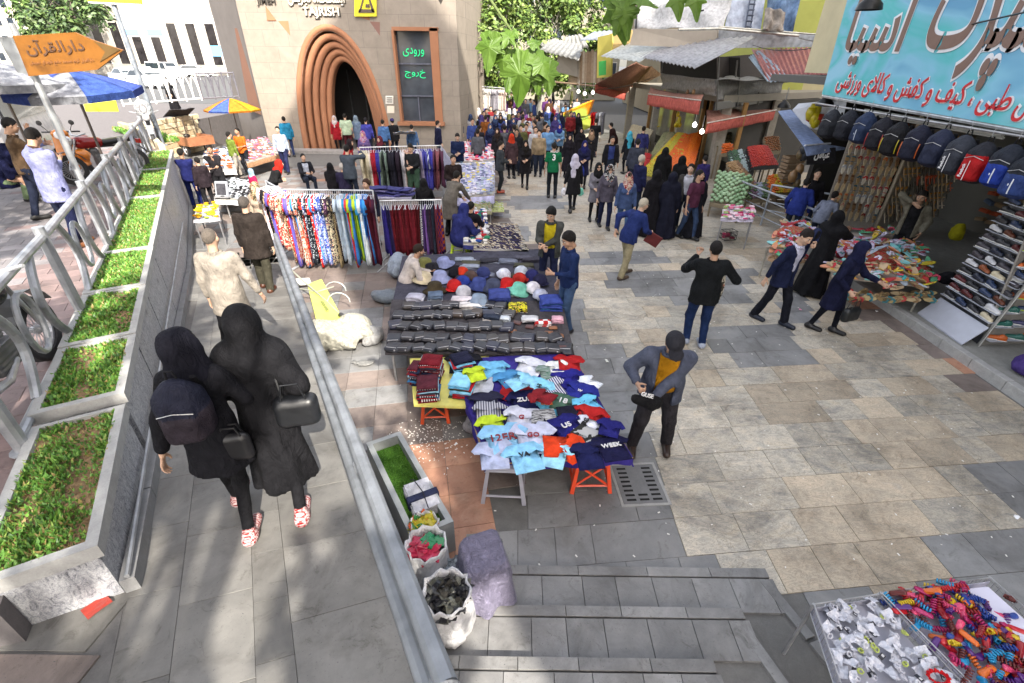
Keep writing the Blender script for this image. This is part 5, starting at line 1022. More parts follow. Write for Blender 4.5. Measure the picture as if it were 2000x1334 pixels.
def sack(c,r,h,lab,fill,n,seed,tilt=0,shp='pack'):
 c.z=.15 if c.y<2.14 else .075 if c.y<2.55 else 0;e=empty('sack',c,lab,'sack');q=MB();N=26;prof=[(.72,0),(.95,.08),(1.06,.32),(1.03,.6),(.98,.86),(1.04,.98),(.97,1.0),(.90,.94),(.88,.8)]
 V=[Vector((r*k*(1+.07*math.sin(j*1.7+seed)+.05*math.sin(j*3.1+z_*4))*math.cos(2*math.pi*j/N),r*k*(1+.06*math.sin(j*2.1+seed))*math.sin(2*math.pi*j/N),h*z_+.02*math.sin(j*2.3+seed)*z_+tilt*z_*math.sin(2*math.pi*j/N)))for k,z_ in prof for j in range(N)]
 q.add(V,[(i*N+j,i*N+(j+1)%N,(i+1)*N+(j+1)%N,(i+1)*N+j)for i in range(len(prof)-1)for j in range(N)]+[tuple(range(N-1,-1,-1))]);q.build('bag',M((.62,.62,.64),'fabric'),e,smooth=True)
 rr=random.Random(seed)
 for k in range(n):
  a=rr.uniform(0,6.28);d=r*.72*math.sqrt(rr.random());col=fill[rr.randrange(len(fill))]if not callable(fill)else fill(a,rr);b=MB();s1,s2=rr.uniform(.05,.08),rr.uniform(.035,.05)
  b.bev((0,0,0),(s1*1.5,s2*1.5,.022),.008)if shp=='pack' else b.grid(lambda u,v:((u-.5)*.14,(v-.5)*.11,.03*math.sin(u*7+k)*math.cos(v*6)),5,5,thick=(0,0,-.004))
  o=b.build('packet',M(col,'plastic',.3),e);o.location=(d*math.cos(a),d*math.sin(a),h*.80+.06*(1-d/r)+rr.uniform(0,.05));o.rotation_euler=(rr.uniform(-.6,.6),rr.uniform(-.6,.6),rr.uniform(0,6.28))
 return e
sack(G(838,1105,.28)-Vector((0,0,.28)),.165,.52,'white sack filled with pink-red and green packets beside the handrail',lambda a,r_:'0a7a48' if(a<1.9)else r_.choice(['b02848','c03a58','a82040']),34,3)
sack(G(878,1215,.25)-Vector((0,0,.25)),.175,.52,'white sack full of crumpled black and grey foil bags, nearest the camera',['2a2a2e','3c3a36','55564e','1a1a20','6a6a60'],34,8,shp='foil')
sack(G(832,1045,.28)-Vector((0,0,.28)),.12,.46,'white sack with yellow and green scraps behind the pink packets',['a0a020','c0b030','3a8040','d06030'],14,12,shp='foil')
e=empty('foil_heap',G(865,1160,.1)-Vector((0,0,.1)),'heap of crumpled silvery plastic film between the two sacks','plastic film');q=MB();rr=random.Random(6)
for k in range(60):
 q.T=Matrix.Translation((rr.gauss(0,.06),rr.gauss(0,.06),.28+rr.uniform(-.12,.12)))@Matrix.Rotation(rr.uniform(0,3),4,(rr.random(),rr.random(),rr.random()));q.grid(lambda u,v:((u-.5)*.11,(v-.5)*.09,.02*math.sin(u*8+k)*math.cos(v*7)),4,4)
q.T=None;tag(q.build('crumpled_film',[M((.30,.34,.38),'plastic',.15)],e),kind='stuff')
ck=G(945,1120,.3);ck.z=.076;e=empty('draped_stool',ck,'stool draped with a faded purple-grey cloth with a yellow leg showing','stool')
def dr(u,v):
 a=2*math.pi*v;sq=1/max(abs(math.cos(a)),abs(math.sin(a)));base=min(sq,1.28);z=.52 if u<.45 else .52-(u-.45)/.55*.44
 rr_=.165*base*(min(u/.45,1))+(0 if u<.45 else(u-.45)*.12*(1+.45*math.sin(a*7+1)));return(rr_*math.cos(a+.35)*1.0,rr_*math.sin(a+.35)*1.15,z+.005*math.sin(a*5)*u)
q=MB();q.grid(dr,12,48);q.build('cloth',M((.22,.205,.30),'film'),e,smooth=True);q=MB();q.tube([(.15,-.17,0),(.13,-.15,.3)],.018,6);q.build('leg',M((.75,.72,.05),'plastic'),e)
for x,y in((-.15,.17),(.15,.17),(-.15,-.17)):q=MB();q.tube([(x,y,0),(x*.9,y*.9,.45)],.016,6);q.build('leg',M((.1,.1,.1),'plastic'),e)
hb=G(655,590,0);e=empty('hand_trolley',hb,'greenish yellow sack trolley lying on its back beside the handrail','trolley');yc=M((.46,.50,.10),'paint')
def H_(x,y,z):return G(x,y,z)
q=MB();q.ext([H_(600,555,.35),H_(628,545,.35),H_(668,620,.12),H_(622,642,.14)],(0,0,-.02));q.build('plate',yc,e,world=True);u_=H_(668,620,.12)-H_(600,545,.35)
text('lettering','AZCO STEEL',M((.12,.14,.05),'plastic'),e,H_(634,597,.27),H_(650,622,.2)-H_(622,578,.3),H_(645,590,.25)-H_(622,600,.25),wdt=.34,hgt=.05)
q=MB();q.tube([H_(556,515,.62),H_(588,545,.45),H_(640,590,.22),H_(672,622,.1)],.016,7);q.tube([H_(575,562,.35),H_(620,570,.3),H_(652,560,.3)],.014,7);q.build('frame',M((.35,.36,.3),'metal'),e,world=True)
for(x,y)in((655,568),(662,590)):
 q=MB();c0=H_(x,y,.2);q.tube([c0+Vector((.20*math.cos(t*.42),.0+.05*math.sin(t*.42),.16*math.sin(t*.42)))for t in range(9)],.012,6);q.build('loop_handle',M((.45,.46,.45),'metal'),e,world=True)
wheel(e,H_(672,622,.12)-hb,.12,.06,(.5,.6,.3));wheel(e,H_(628,638,.12)-hb,.12,.06,(.5,.6,.3))
q=MB();q.bev((0,0,0),(.32,.22,.05),.02);o=q.build('cardboard',M((.60,.6,.55),'stone'),None);o.location=H_(590,552,.1);o.rotation_euler=(.1,.1,.5);tag(o,'flat piece of pale cardboard under the trolley handle','cardboard')
def blob(name,px,rad,lab,cat,col,kind='fabric',seed=1,z=0,amp=.05,parent=None,rough=None,flat=.02,v=.03,rz=0):
 r_=np.array(rad);V,F=surf(lambda P:np.maximum(el(P,(0,0,r_[2]*.8),r_)+amp*nz(P,7/max(rad[0],.1)*.35,seed)+amp*.4*np.abs(nz(P,22,seed+2)),flat-P[:,2]),(-r_[0]*1.3,-r_[1]*1.3,0),(r_[0]*1.3,r_[1]*1.3,r_[2]*2.1),v)
 o=link(name,newmesh(name,V,F,[M(col,kind,rough)],None,True),parent,px if isinstance(px,Vector)else G(px[0],px[1],z),(0,0,rz));return tag(o,lab,cat)
blob('wrapped_bale',(672,672),(.52,.36,.24),'big bale wrapped in crinkled white plastic film beside the handrail','bale',(.46,.45,.38),'film',3,amp=.13,rough=.3,v=.02)
blob('plastic_bag',(728,668),(.19,.22,.16),'translucent grey plastic bag leaning on the wrapped bale','bag',(.36,.36,.36),'film',5,amp=.04,rough=.25)
o=blob('plastic_sheet',(712,712),(.34,.10,.03),'flat strip of clear plastic sheet lying below the bale','plastic sheet',(.30,.30,.29),'film',7,amp=.03,rough=.2);o.rotation_euler.z=R(8)
blob('plastic_bag',(755,590),(.28,.16,.14),'blue-grey plastic sack lying behind the hat seller','bag',(.20,.24,.29),'film',9,amp=.04,rough=.3)
blob('plastic_bag',(780,540),(.2,.3,.28),'large plastic bag stuffed with blue and white goods behind the hat seller','bag',(.30,.36,.45),'film',10,amp=.06,rough=.3)
blob('plastic_bag',(928,845),(.14,.14,.14),'crumpled translucent white bag under the corner of the T-shirt table','bag',(.40,.40,.43),'film',15,amp=.05,rough=.3)
def ordn(i):i+=1;return '%d%s'%(i,'th' if 10<i%100<14 else{1:'st',2:'nd',3:'rd'}.get(i%10,'th'))
def uz(v):return Vector((v[0],v[1],0))
def stool(loc,col,lab,h=.42,rz=0,w_=.33,xs=True):
 e=empty('plastic_stool',loc,lab,'stool','plastic stools holding up the stalls',rz);m_=M(col,'plastic',.4);t=w_*.40;q=MB();q.bev((0,0,h-.015),(t*2,t*2,.03),.008);q.build('seat',m_,e)
 for x in(-1,1):
  for y in(-1,1):q=MB();q.tube([(x*t*1.22,y*t*1.22,0),(x*t*.9,y*t*.9,h-.02)],[.030,.024],4);q.build('leg',m_,e)
 for k in range(4):
  a=k*math.pi/2;q=MB();q.T=Matrix.Rotation(a,4,'Z');f=lambda x,z:(x,-(t*(1.2-.3*z/h)),z)
  q.tube([f(-t*1.1,.09),f(t*1.1,.09)],.014,5);q.tube([f(-t*.95,h-.05),f(t*.95,h-.05)],.014,5)
  if xs:q.tube([f(-t*1.0,.10),f(t*.9,h-.06)],.013,5);q.tube([f(t*1.0,.10),f(-t*.9,h-.06)],.013,5)
  q.build('side_frame',m_,e)
 return e
stool(G(1150,950,0)+Vector((0,.12,0)),(.72,.07,.02),'orange-red plastic stool with crossed sides under the front right corner of the T-shirt table',rz=R(2),w_=.42)
stool(G(985,972,0)+Vector((0,.14,0)),(.36,.36,.42),'grey plastic stool under the front left corner of the T-shirt table',.46,R(-2),.44,False)
stool(G(850,822,0)+Vector((0,.12,0)),(.62,.08,.02),'orange plastic stool under the yellow board',.40,R(4),.34)
stool(G(1085,700,0),(.6,.08,.02),'orange stool under the back of the T-shirt table',.42,0,.4);stool(G(905,740,0),(.36,.36,.40),'grey stool under the middle of the T-shirt table',.42,0,.4)
stool(G(898,505,0)+Vector((0,.1,0)),(.50,.68,.03),'lime green plastic stool under the person in the blue hood',.36,0,.42,False)
TZ=.50;TP=[G(948,905,TZ),G(1237,893,TZ),G(1118,690,TZ),G(884,700,TZ)];cb=sum(TP,Vector())/4
e=empty('t_shirt_table',uz(cb),'low table under a royal blue cloth spread with T-shirts','table');q=MB();q.ext([p-Vector((0,0,.006))for p in TP],(0,0,-.03));q.build('board',M((.30,.2,.1),'stone'),e,world=True)
blue=M((.035,.025,.20),'fabric')
def sheet(P,z,drops,mat,parent,name='tablecloth',nu=22,nv=22,amp=.006,seed=0):
 """a cloth over the quad P with hanging edges (drops: front, right, back, left)"""
 q=MB();df,dr_,db,dl=drops
 def f(u,v):
  uu=(u*1.24-.12);vv=(v*1.24-.12);cu=min(max(uu,0),1);cv=min(max(vv,0),1);p=P[0]*(1-cu)*(1-cv)+P[1]*cu*(1-cv)+P[2]*cu*cv+P[3]*(1-cu)*cv;p=Vector(p);dn=0;o=Vector()
  ax=(P[1]-P[0]).normalized();ay=(P[3]-P[0]).normalized()
  if uu<0:k=-uu/.12;dn=max(dn,k*dl);o-=ax*(.012+.012*math.sin(vv*30+seed))*k
  if uu>1:k=(uu-1)/.12;dn=max(dn,k*dr_);o+=ax*(.012+.012*math.sin(vv*30+seed))*k
  if vv<0:k=-vv/.12;dn=max(dn,k*df);o-=ay*(.012+.014*math.sin(uu*34+seed))*k
  if vv>1:k=(vv-1)/.12;dn=max(dn,k*db);o+=ay*(.012+.012*math.sin(uu*30+seed))*k
  return p+o+Vector((0,0,amp*math.sin(u*17+seed)*math.cos(v*13)+.004-dn))
 q.grid(f,nu,nv);o=q.build(name,mat,parent,world=parent is not None,smooth=True);return o
sheet(TP,TZ,(.10,.12,.05,.10),blue,e,nu=34,nv=30)
def table_legs(e,P,z,mat=None,r=.018):
 c=sum(P,Vector())/len(P)
 for p in P:pp_=c+(p-c)*.93;q=MB();q.tube([(pp_.x,pp_.y,0),(pp_.x,pp_.y,z)],r,6);q.build('leg',mat or M((.25,.25,.26),'metal'),e,world=True)
SH_OUT=[(-.20,-.27),(.20,-.27),(.205,.10),(.265,.05),(.315,.12),(.21,.27),(.09,.29),(.05,.262),(-.05,.262),(-.09,.29),(-.21,.27),(-.315,.12),(-.265,.05),(-.205,.10)]
def tshirt(p,rz,s,mat,lab,txt=None,tc='e8e8e8',tz=0,i=0,name='t_shirt',cat='T-shirt',group='T-shirts spread on the blue-covered table',half=False,kind=None):
 rr=random.Random(i*7+3);out=SH_OUT if not half else[(-.20,-.16),(.20,-.17),(.21,.10),(.20,.20),(.0,.21),(-.20,.20),(-.21,.08)]
 if kind=='shorts':out=[(-.24,-.24),(-.05,-.26),(0,-.06),(.05,-.26),(.24,-.23),(.20,.18),(-.20,.18)]
 if kind=='tank':out=[(-.18,-.26),(.18,-.26),(.19,.04),(.14,.12),(.12,.28),(.07,.28),(.05,.16),(-.05,.16),(-.07,.28),(-.12,.28),(-.14,.12),(-.19,.04)]
 q=MB();n=len(out);J=[(x*s*(1+rr.uniform(-.09,.09)),y*s*(1+rr.uniform(-.09,.09)))for x,y in out]
 fz=lambda x,y:.008*math.sin(x*23/s*.5+i)+.010*math.cos(y*19/s*.5+i*2)+.012*math.sin((x+y)*9+i);V=[]
 for(k,dz)in((1.0,-.008),(1.0,-.002),(.985,.003),(.66,.004),(.33,.0035)):V+=[(x*k,y*k,dz+fz(x*k,y*k)*.55+rr.uniform(-.0045,.0045)*(k<.99))for x,y in J]
 V.append((0,0,.004+fz(0,0)*.55));F=[]
 for r_ in range(4):F+=[(r_*n+j,r_*n+(j+1)%n,(r_+1)*n+(j+1)%n,(r_+1)*n+j)for j in range(n)]
 F+=[(4*n+j,4*n+(j+1)%n,5*n)for j in range(n)];q.add(V,F);o=q.build(name,mat,None,smooth=True,base=False);o.location=p;o.rotation_euler=(rr.uniform(-.04,.04),rr.uniform(-.04,.04),rz);tag(o,lab,cat,group)
 if txt:text('print',txt,M(tc,'plastic',.7),o,(0,.03*s,.016),(1,0,0),(0,1,0),wdt=min(.30,.075*len(txt))*s,ext=.006,off=.01,world=False)
 return o
K=lambda c,k=None,c2=None:M(c,k or 'fabric',None,c2)
nav,whi,sky_,red,gre,yel,blk_,org,grn='161a48','d4d6e0','72b8e0','a81c20','8a8e98','b8d030','14141c','d8401a','48705a'
shl=[(905,705,0,.7,K(blk_),0),(965,718,10,.62,K(sky_),'pale blue T-shirt beside the folded stack at the back of the blue table'),(1035,712,-20,.62,K(whi),'white T-shirt at the back centre of the blue table'),(1075,725,5,.55,K(grn,'marl','9aa0a0'),'green-grey marled shirt at the back of the blue table'),(1112,705,-5,.6,K(red),'dark red shirt at the back right corner of the blue table'),(1088,712,4,.42,K('e4e4e4'),'small white folded shirt near the back right corner'),(1108,735,0,.62,K('20207a'),'royal blue shirt at the back right of the table'),(995,735,30,.55,K('4a8cc0'),'mid-blue T-shirt behind the red one'),(1048,752,-30,.55,K('8ad0f0'),'light blue T-shirt with dark print in the middle of the table'),(945,748,-5,.55,K('b8bcc8'),'small light grey vest next to the folded stack'),(1010,757,80,.6,K(red),'bright red T-shirt in the middle left of the blue table'),(1078,752,20,.5,K('3a3a6a','stripes','c8c8d0'),'navy and white pin-striped shirt in the middle of the table'),(1130,762,-40,.62,K('222a80'),'royal blue T-shirt hanging over the right edge, with a white streak'),(1150,745,50,.45,K('e0e4ee'),'white shirt crumpled at the right edge of the blue table'),(1024,780,8,.6,K(nav),'navy T-shirt with big white letters ZUS'),(1068,788,0,.5,K('6ac0e4'),'sky blue T-shirt beside the navy one with orange print'),(1100,782,-20,.5,K('4a6858'),'sage green T-shirt with white letters right of centre'),(1148,785,30,.45,K('70c4e8'),'light blue shirt crumpled near the right edge'),(948,780,2,.56,K('24243a'),'charcoal T-shirt at the left edge of the blue table'),(955,800,5,.55,K('50505e','stripes','b0b0b8'),'grey pin-striped shirt at the left edge of the blue table'),(962,825,20,.5,K(yel),'lime yellow T-shirt at the left edge of the blue table'),(1018,815,-8,.62,K('c4c6d4'),'pale grey T-shirt with a looped red G in the middle of the table'),(1062,808,5,.52,K('2a2a30','marl','b8b8b8'),'black and white marled shorts in the centre of the table'),(1110,800,10,.52,K('1a1a2c'),'dark navy T-shirt right of the marled shorts'),(1152,808,-25,.52,K('b02020'),'red T-shirt near the right edge of the blue table'),(1108,830,25,.56,K('1c1c66'),'royal blue T-shirt with white letters US'),(1145,825,60,.42,K('d8dae4'),'white triangular folded shirt with small black print'),(1155,855,-10,.55,K('30302e','zebra','a8a8a8'),'grey zebra-marled T-shirt near the front right'),(985,855,12,.72,K('8cc0e4'),'light blue T-shirt printed 12ER, front left of the table'),(1042,850,3,.68,K('c0c4dc'),'pale lilac T-shirt with large red GO, front of the table'),(965,885,8,.6,K('b0b8d4'),'pale lilac T-shirt hanging at the front left corner'),(1082,885,-15,.5,K('9cd4f0'),'very light blue T-shirt with dark speckles at the front edge'),(1100,868,-95,.62,K(org),'orange T-shirt at the front of the blue table'),(1025,888,14,.58,K('8cc8ec'),'light blue T-shirt with black letters VA hanging over the front edge'),(1150,885,5,.52,K(nav),'navy shirt at the front edge between orange and WEEK shirts'),(1195,870,12,.55,K('14143a'),'dark navy T-shirt printed WEEK at the front right corner'),(1190,832,-20,.42,K('20206a'),'royal blue T-shirt with a white sleeve mark at the right edge'),(1018,742,-60,.5,K('90ccec'),'aqua T-shirt half under the red one'),(928,725,20,.42,K(yel),'lime T-shirt edge showing at the back left of the blue table'),(1060,770,60,.42,K('7a1c24'),'maroon shirt edge between the striped and light blue shirts')]
TXT={'ZUS':('ZUS','e8e8e8'),'12ER':('12ER','7a2028'),'GO,':('GO','902028'),'VA ':('VA','101018'),'WEEK shirts':None,'WEEK at':('WEEK','e0e0e0'),'orange print':('BOB','e07030'),'letters US':('US','e0e0e0'),'white letters right':('18','d8d8d8'),'looped red G':('G','902028'),'small black print':('2JRC','181818'),'dark print':('XS','202020'),'white streak':('W','e4e4e4')}
for i,(x,y,a,s_,m_,lb)in enumerate(shl):
 if not lb:lb='black shirt edge at the back left corner of the blue table'
 t_=next((v for k,v in TXT.items()if k in lb),None);tshirt(G(x,y+4,TZ+.02+.0042*i if i>20 else TZ+.02+.003*i),R(a),s_*1.2,m_,lb,t_[0]if t_ else None,t_[1]if t_ else 'fff',i=i,kind='tank' if 'vest' in lb else 'shorts' if 'shorts' in lb else None,name='shorts' if 'shorts' in lb else 't_shirt',cat='shorts' if 'shorts' in lb else 'T-shirt')
YP=[G(808,790,.45),G(950,796,.45),G(955,695,.45),G(800,700,.45)];e=empty('yellow_board',uz(sum(YP,Vector())/4),'greenish yellow board on a stool carrying folded shirts','board');q=MB();q.ext(YP,(0,0,-.035));q.build('top',M((.66,.62,.16),'paint'),e,world=True);table_legs(e,YP[2:],.42)
def foldstack(p,w_,d,n,cols,lab,th=.016,rz=0,jit=.02,name='folded_shirt',gname='stack',cat='clothes stack'):
 e=empty(gname,p,lab,cat,rz=rz);z=0
 for k in range(n):
  t_=th*random.uniform(.8,1.3);c=cols[k%len(cols)]if k<n-1 else cols[-1];q=MB();s1,s2=w_*random.uniform(.92,1.04),d*random.uniform(.92,1.04)
  q.grid(lambda u,v:(s1*(u-.5),s2*(v-.5),t_*(1-abs(2*u-1)**6*.6)*(1-abs(2*v-1)**6*.4)+.003*math.sin(u*8+k)),6,5,thick=(0,0,-t_*.8));o=q.build(name,c if not isinstance(c,(str,tuple))else M(c,'fabric'),e,smooth=True);o.location=(random.uniform(-jit,jit),random.uniform(-jit,jit),z+.002);o.rotation_euler=(0,0,random.uniform(-.12,.12));z+=t_*.92
 return e
ST=['7a1c28','202840',K('401820','stripes','c8c0c0'),'a82028','3a70a0','182030',K('202830','stripes','b0b8c0'),'8a2c30','28303c','9cc8e0','50202c']
foldstack(G(838,772,.45),.24,.28,15,ST,'pile of folded red, blue and striped shirts at the left end of the yellow board',rz=R(6));foldstack(G(845,738,.45),.25,.25,19,ST[::-1]+[K('c0b8bc','floral','301820'),'6a1420'],'pile of striped shirts topped with a maroon one behind the left pile',rz=R(-5))
foldstack(G(905,768,.45),.25,.28,14,['2c3a30','3a4a3c','b02028','6ab4dc','70b8e0','9a2028','7cc0e8','8ccbee'],'pile of folded sky blue and red shirts beside the blue table',rz=R(-8));foldstack(G(903,725,.45),.26,.26,15,['70b8e0','282c40','88c8ec','b8303a','7cc0e4','1c2038','1a1c34'],'pile of light blue shirts topped with a navy one',rz=R(22))
foldstack(G(815,745,.45),.12,.22,16,ST,'narrow pile of striped shirts at the far left of the yellow board',rz=R(-10))
BZ=.50;BP=[G(752,690,BZ),G(1122,692,BZ),G(1098,588,BZ),G(765,585,BZ)];e=empty('bag_table',uz(sum(BP,Vector())/4),'low table crowded with rows of black waist bags and wallets','table');q=MB();q.ext(BP,(0,0,-.03));q.build('board',M((.06,.055,.06),'fabric'),e,world=True);table_legs(e,BP,BZ-.02)
def bagmesh(w_,d,h,fl,sd):
 f=lambda P:sm(np.maximum(bx(P,(0,0,h/2),(w_/2,d/2,h/2),.018)+.003*nz(P,40,sd),-(np.abs(P[:,1]+d*.18)-.002)*0-1),bx(P,(0,-d*.22,h*.62),(w_*.36,d*.2,h*.42),.012)if fl else bx(P,(0,0,h*.6),(w_*.45,d*.4,h*.45),.012),.008)
 V,F=surf(f,(-w_*.6,-d*.7,0),(w_*.6,d*.6,h*1.3),.0085);return V,F
BM=[bagmesh(.155,.115,.045,1,1),bagmesh(.145,.105,.05,0,2),bagmesh(.135,.12,.04,1,3)];WM=bagmesh(.115,.085,.026,0,4)
zm=M((.35,.35,.36),'metal');bagc=[(.022,.022,.028),(.03,.03,.038),(.018,.02,.03),(.04,.035,.035),(.02,.022,.045),(.055,.04,.032)]
bagn={0:'black',1:'charcoal',2:'blue-black',3:'dark brown-grey',4:'navy',5:'brown'};_bm={}
def small_bag(p,rz,k,c,lab,wallet=False,grp='waist bags on the low table'):
 key=(k,c,wallet)
 if key not in _bm:
  V,F=WM if wallet else BM[k];_bm[key]=newmesh('waist_bag',V,F,[M(c,'leather')],None,True)
 o=link('wallet' if wallet else 'waist_bag',_bm[key],None,p,(random.uniform(-.1,.1),random.uniform(-.1,.1),rz),1.2 if wallet else(1.42,1.95,1.6));tag(o,lab,'wallet' if wallet else 'bag',grp)
 if not wallet:
  q=MB();q.tube([(-.05,-.048,.05),(.05,-.048,.052)],.003,4);q.bev((.035,-.052,.030),(.014,.01,.012),.002);q.build('zip',zm,o,base=False)
rowsB=[(600,790,985,11),(617,772,1000,12),(640,762,1000,11),(664,760,1092,14),(682,758,1118,15)]
for r_,(yy,x0,x1,n)in enumerate(rowsB):
 for k in range(n):
  x=x0+(x1-x0)*(k+.5)/n+random.uniform(-3,3);ci=random.choices(range(6),[5,4,4,2,3,1])[0];small_bag(G(x,yy+random.uniform(-3,3),BZ+.002),random.uniform(-.4,.4),random.randrange(3),bagc[ci],'%s waist bag, %s in the %s row of the bag table'%(bagn[ci],['leftmost','second from the left','third from the left','fourth from the left','fifth from the left','sixth from the left','seventh from the left','eighth from the left','ninth from the left','tenth from the left','eleventh from the left','twelfth from the left','thirteenth from the left','fourteenth from the left','rightmost'][k],['back','second','third','fourth','front'][r_]))
for i,(x,y)in enumerate([(1010,632),(1035,640),(1058,634),(1080,642),(1000,648),(1022,655),(1048,654),(1072,652),(1092,658),(988,640),(1100,680),(1108,690),(1096,672)]):
 small_bag(G(x,y,BZ+.002+(.03 if i>9 else 0)),random.uniform(-.3,.3),0,random.choice([(.16,.06,.03),(.05,.03,.025),(.25,.10,.04),(.02,.02,.03),(.09,.035,.03)]),'%s wallet lying on the right part of the bag table'%['tan','second small','brown','dark square','flat dark','orange-brown','small brown','leather','rightmost small','left-hand','reddish brown','front corner','corner'][i],True,'wallets on the bag table')
HZ=.50;HP=[G(768,585,HZ),G(1098,588,HZ),G(1072,485,HZ),G(786,500,HZ)];e=empty('hat_table',uz(sum(HP,Vector())/4),'low table of hats and folded denim behind the waist bags','table');q=MB();q.ext(HP,(0,0,-.03));q.build('board',M((.05,.05,.07),'fabric'),e,world=True);table_legs(e,HP,HZ-.02)
for i,(x,y,w_,d,n,cols,lb)in enumerate([(812,588,.22,.16,4,['c8c8d4','a8a8b8'],'pile of white folded cloths beside the hat seller'),(850,582,.2,.16,3,['a8b0bc','5a6a80'],'blue-grey folded cloths in front of the hat seller'),(905,590,.3,.14,3,['c8b8c0','d0c8cc'],'pale pink folded towels left of the denim'),(920,602,.28,.14,3,['d8d8d4','e0dcd8'],'white folded towels behind the waist bags'),(975,585,.28,.3,5,['2c3870','303c78','384482'],'folded navy denim in the middle of the hat table'),(945,615,.16,.1,3,['282c3c','6a7488'],'folded dark socks with grey stripes'),(960,628,.2,.1,4,['b83028','d8d0c8','303848'],'red and white socks packed in a row'),(1075,600,.28,.24,6,['384890','2c5a88','3c4c98'],'stack of royal blue folded shirts at the right edge of the hat table'),(1010,605,.24,.2,3,[K('d8d8d0','floral','182018'),K('202020','floral','d0c830')],'black and white patterned cloths beside the denim'),(1035,628,.2,.12,3,['18181e','c8c8cc'],'black socks with white labels'),(1060,635,.2,.1,3,[K('e0e0e0','check','b02828')],'red and white chequered socks'),(1088,628,.14,.1,3,['c898a8','d8a8b8'],'pink socks at the right edge'),(1000,575,.22,.14,3,['b8c8c0','48a088','d0d8d8'],'green and white folded shirts behind the denim'),(1028,568,.2,.14,3,['6a7080','98a0a8'],'grey folded shirts near the right edge of the hats'),(905,545,.22,.2,3,['303040'],'dark folded cloth between the hats'),(985,628,.14,.09,3,['8890a8','c8d0d8'],'grey-blue socks in the sock row')]):
 foldstack(G(x,y,HZ),w_*1.25,d*1.3,n,cols,lb,.028,random.uniform(-.1,.1),.01,'folded_cloth')
tr_c=['3c3a44','50505c','48483c','8890a0','6a7080','303038']
for i in range(13):
 x=880+random.random()*170;y=505+random.random()*38;foldstack(G(x,y,HZ),.38,.17,3,[random.choice(tr_c),random.choice(tr_c)],'%s folded trousers behind the hats'%['grey','dark grey','olive','light grey','slate','charcoal','second grey','blue-grey','lower grey','left-hand dark','right-hand dark','far grey','far slate'][i],.02,random.uniform(-.15,.15),.02,'folded_trousers','trouser_stack','trousers')
def hat(p,c,lab,kind='bucket',s=1.,rz=0,kd='fabric',tl=0):
 q=MB();n=18;r=.095*s;prof=([(0,.105*s),(r*.7,.10*s),(r*.88,.085*s),(r,.02*s),(r*1.65,-.008*s),(r*1.62,-.014*s),(r*.95,.01*s)]if kind=='bucket' else[(0,.105*s),(r*.5,.098*s),(r*.85,.07*s),(r,.02*s),(r,.0),(r*.93,.0)])
 q.lathe([(a,z*1.0)for a,z in prof],(0,0,.015),n,0,False);m_=M(c,kd,None,'101010' if kd=='floral' else None);o=q.build('hat' if kind=='bucket' else 'cap',m_,None,smooth=True,base=False);o.location=p;o.rotation_euler=(random.uniform(-.25,.1)+tl,random.uniform(-.2,.2),rz)
 tag(o,lab,'hat' if kind=='bucket' else 'cap','hats on the low table')
 if kind!='bucket':b=MB();b.grid(lambda u,v:(r*.85*math.sin((v-.5)*2.4),-r*.85*math.cos((v-.5)*2.4)*(1+u*.75)+.01,.022-.02*u+.014*math.cos((v-.5)*3)),4,8,thick=(0,0,-.003));b.build('peak',m_,o);b=MB();b.lathe([(0,.125*s),(.008,.12*s)],(0,0,0),6);b.build('button',m_,o)
hats=[(830,512,'707040','olive bucket hat at the back left of the hats','bucket'),(868,510,'8088b0','lavender-blue wide hat with a dark band','bucket'),(828,540,'c4b89c','cream bucket hat beside the seller','bucket'),(860,538,'8a92b8','light blue brimmed hat in the middle of the hats','bucket'),(845,522,'1a1a22','black hat between the olive and lavender hats','bucket'),(890,530,'14141c','black cap right of the light blue hat','cap'),(903,530,'b03018','small orange-red cap near the black one','cap'),(850,560,'3c3424','dark olive brimmed hat in front of the seller','bucket'),(920,538,'50403c','brown patterned cap left of the royal blue one','cap'),(905,548,'283a8c','royal blue cap beside the brown one','cap'),(887,555,'b02020','red cap at the left of the denim','cap'),(935,552,'38447c','denim bucket hat on the blue pile','bucket'),(963,555,'40465c','grey-blue bucket hat in front of the red one','bucket'),(990,553,'b01c1c','bright red bucket hat with eyelets','bucket'),(983,533,'c8ccd8','white cap behind the red hat','cap'),(1015,542,'a82820','red cap left of the dark blue cap','cap'),(1040,535,'26285a','dark blue cap at the right edge of the hats','cap'),(1012,562,'70b8a4','mint green hat with pale brim','bucket'),(1040,560,'d8d4dc','white cap with a pink mark at the right edge','cap'),(1018,528,'b8c0cc','pale grey cap near the back of the hats','cap'),(1055,575,'b0b4c8','pale lilac cap hanging over the right edge','cap'),(945,530,'303868','navy cap behind the denim bucket hat','cap'),(905,567,'b8b8c0','pale cap with a red stripe near the seller','cap'),(935,585,'8494a8','light blue hat brim by the white towels','bucket'),(1055,545,'20203c','navy cap over the table edge','cap')]
for x,y,c,lb,kd in hats:hat(G(x,y+8,HZ+.03),c,lb,kd,1.4,random.uniform(0,6))
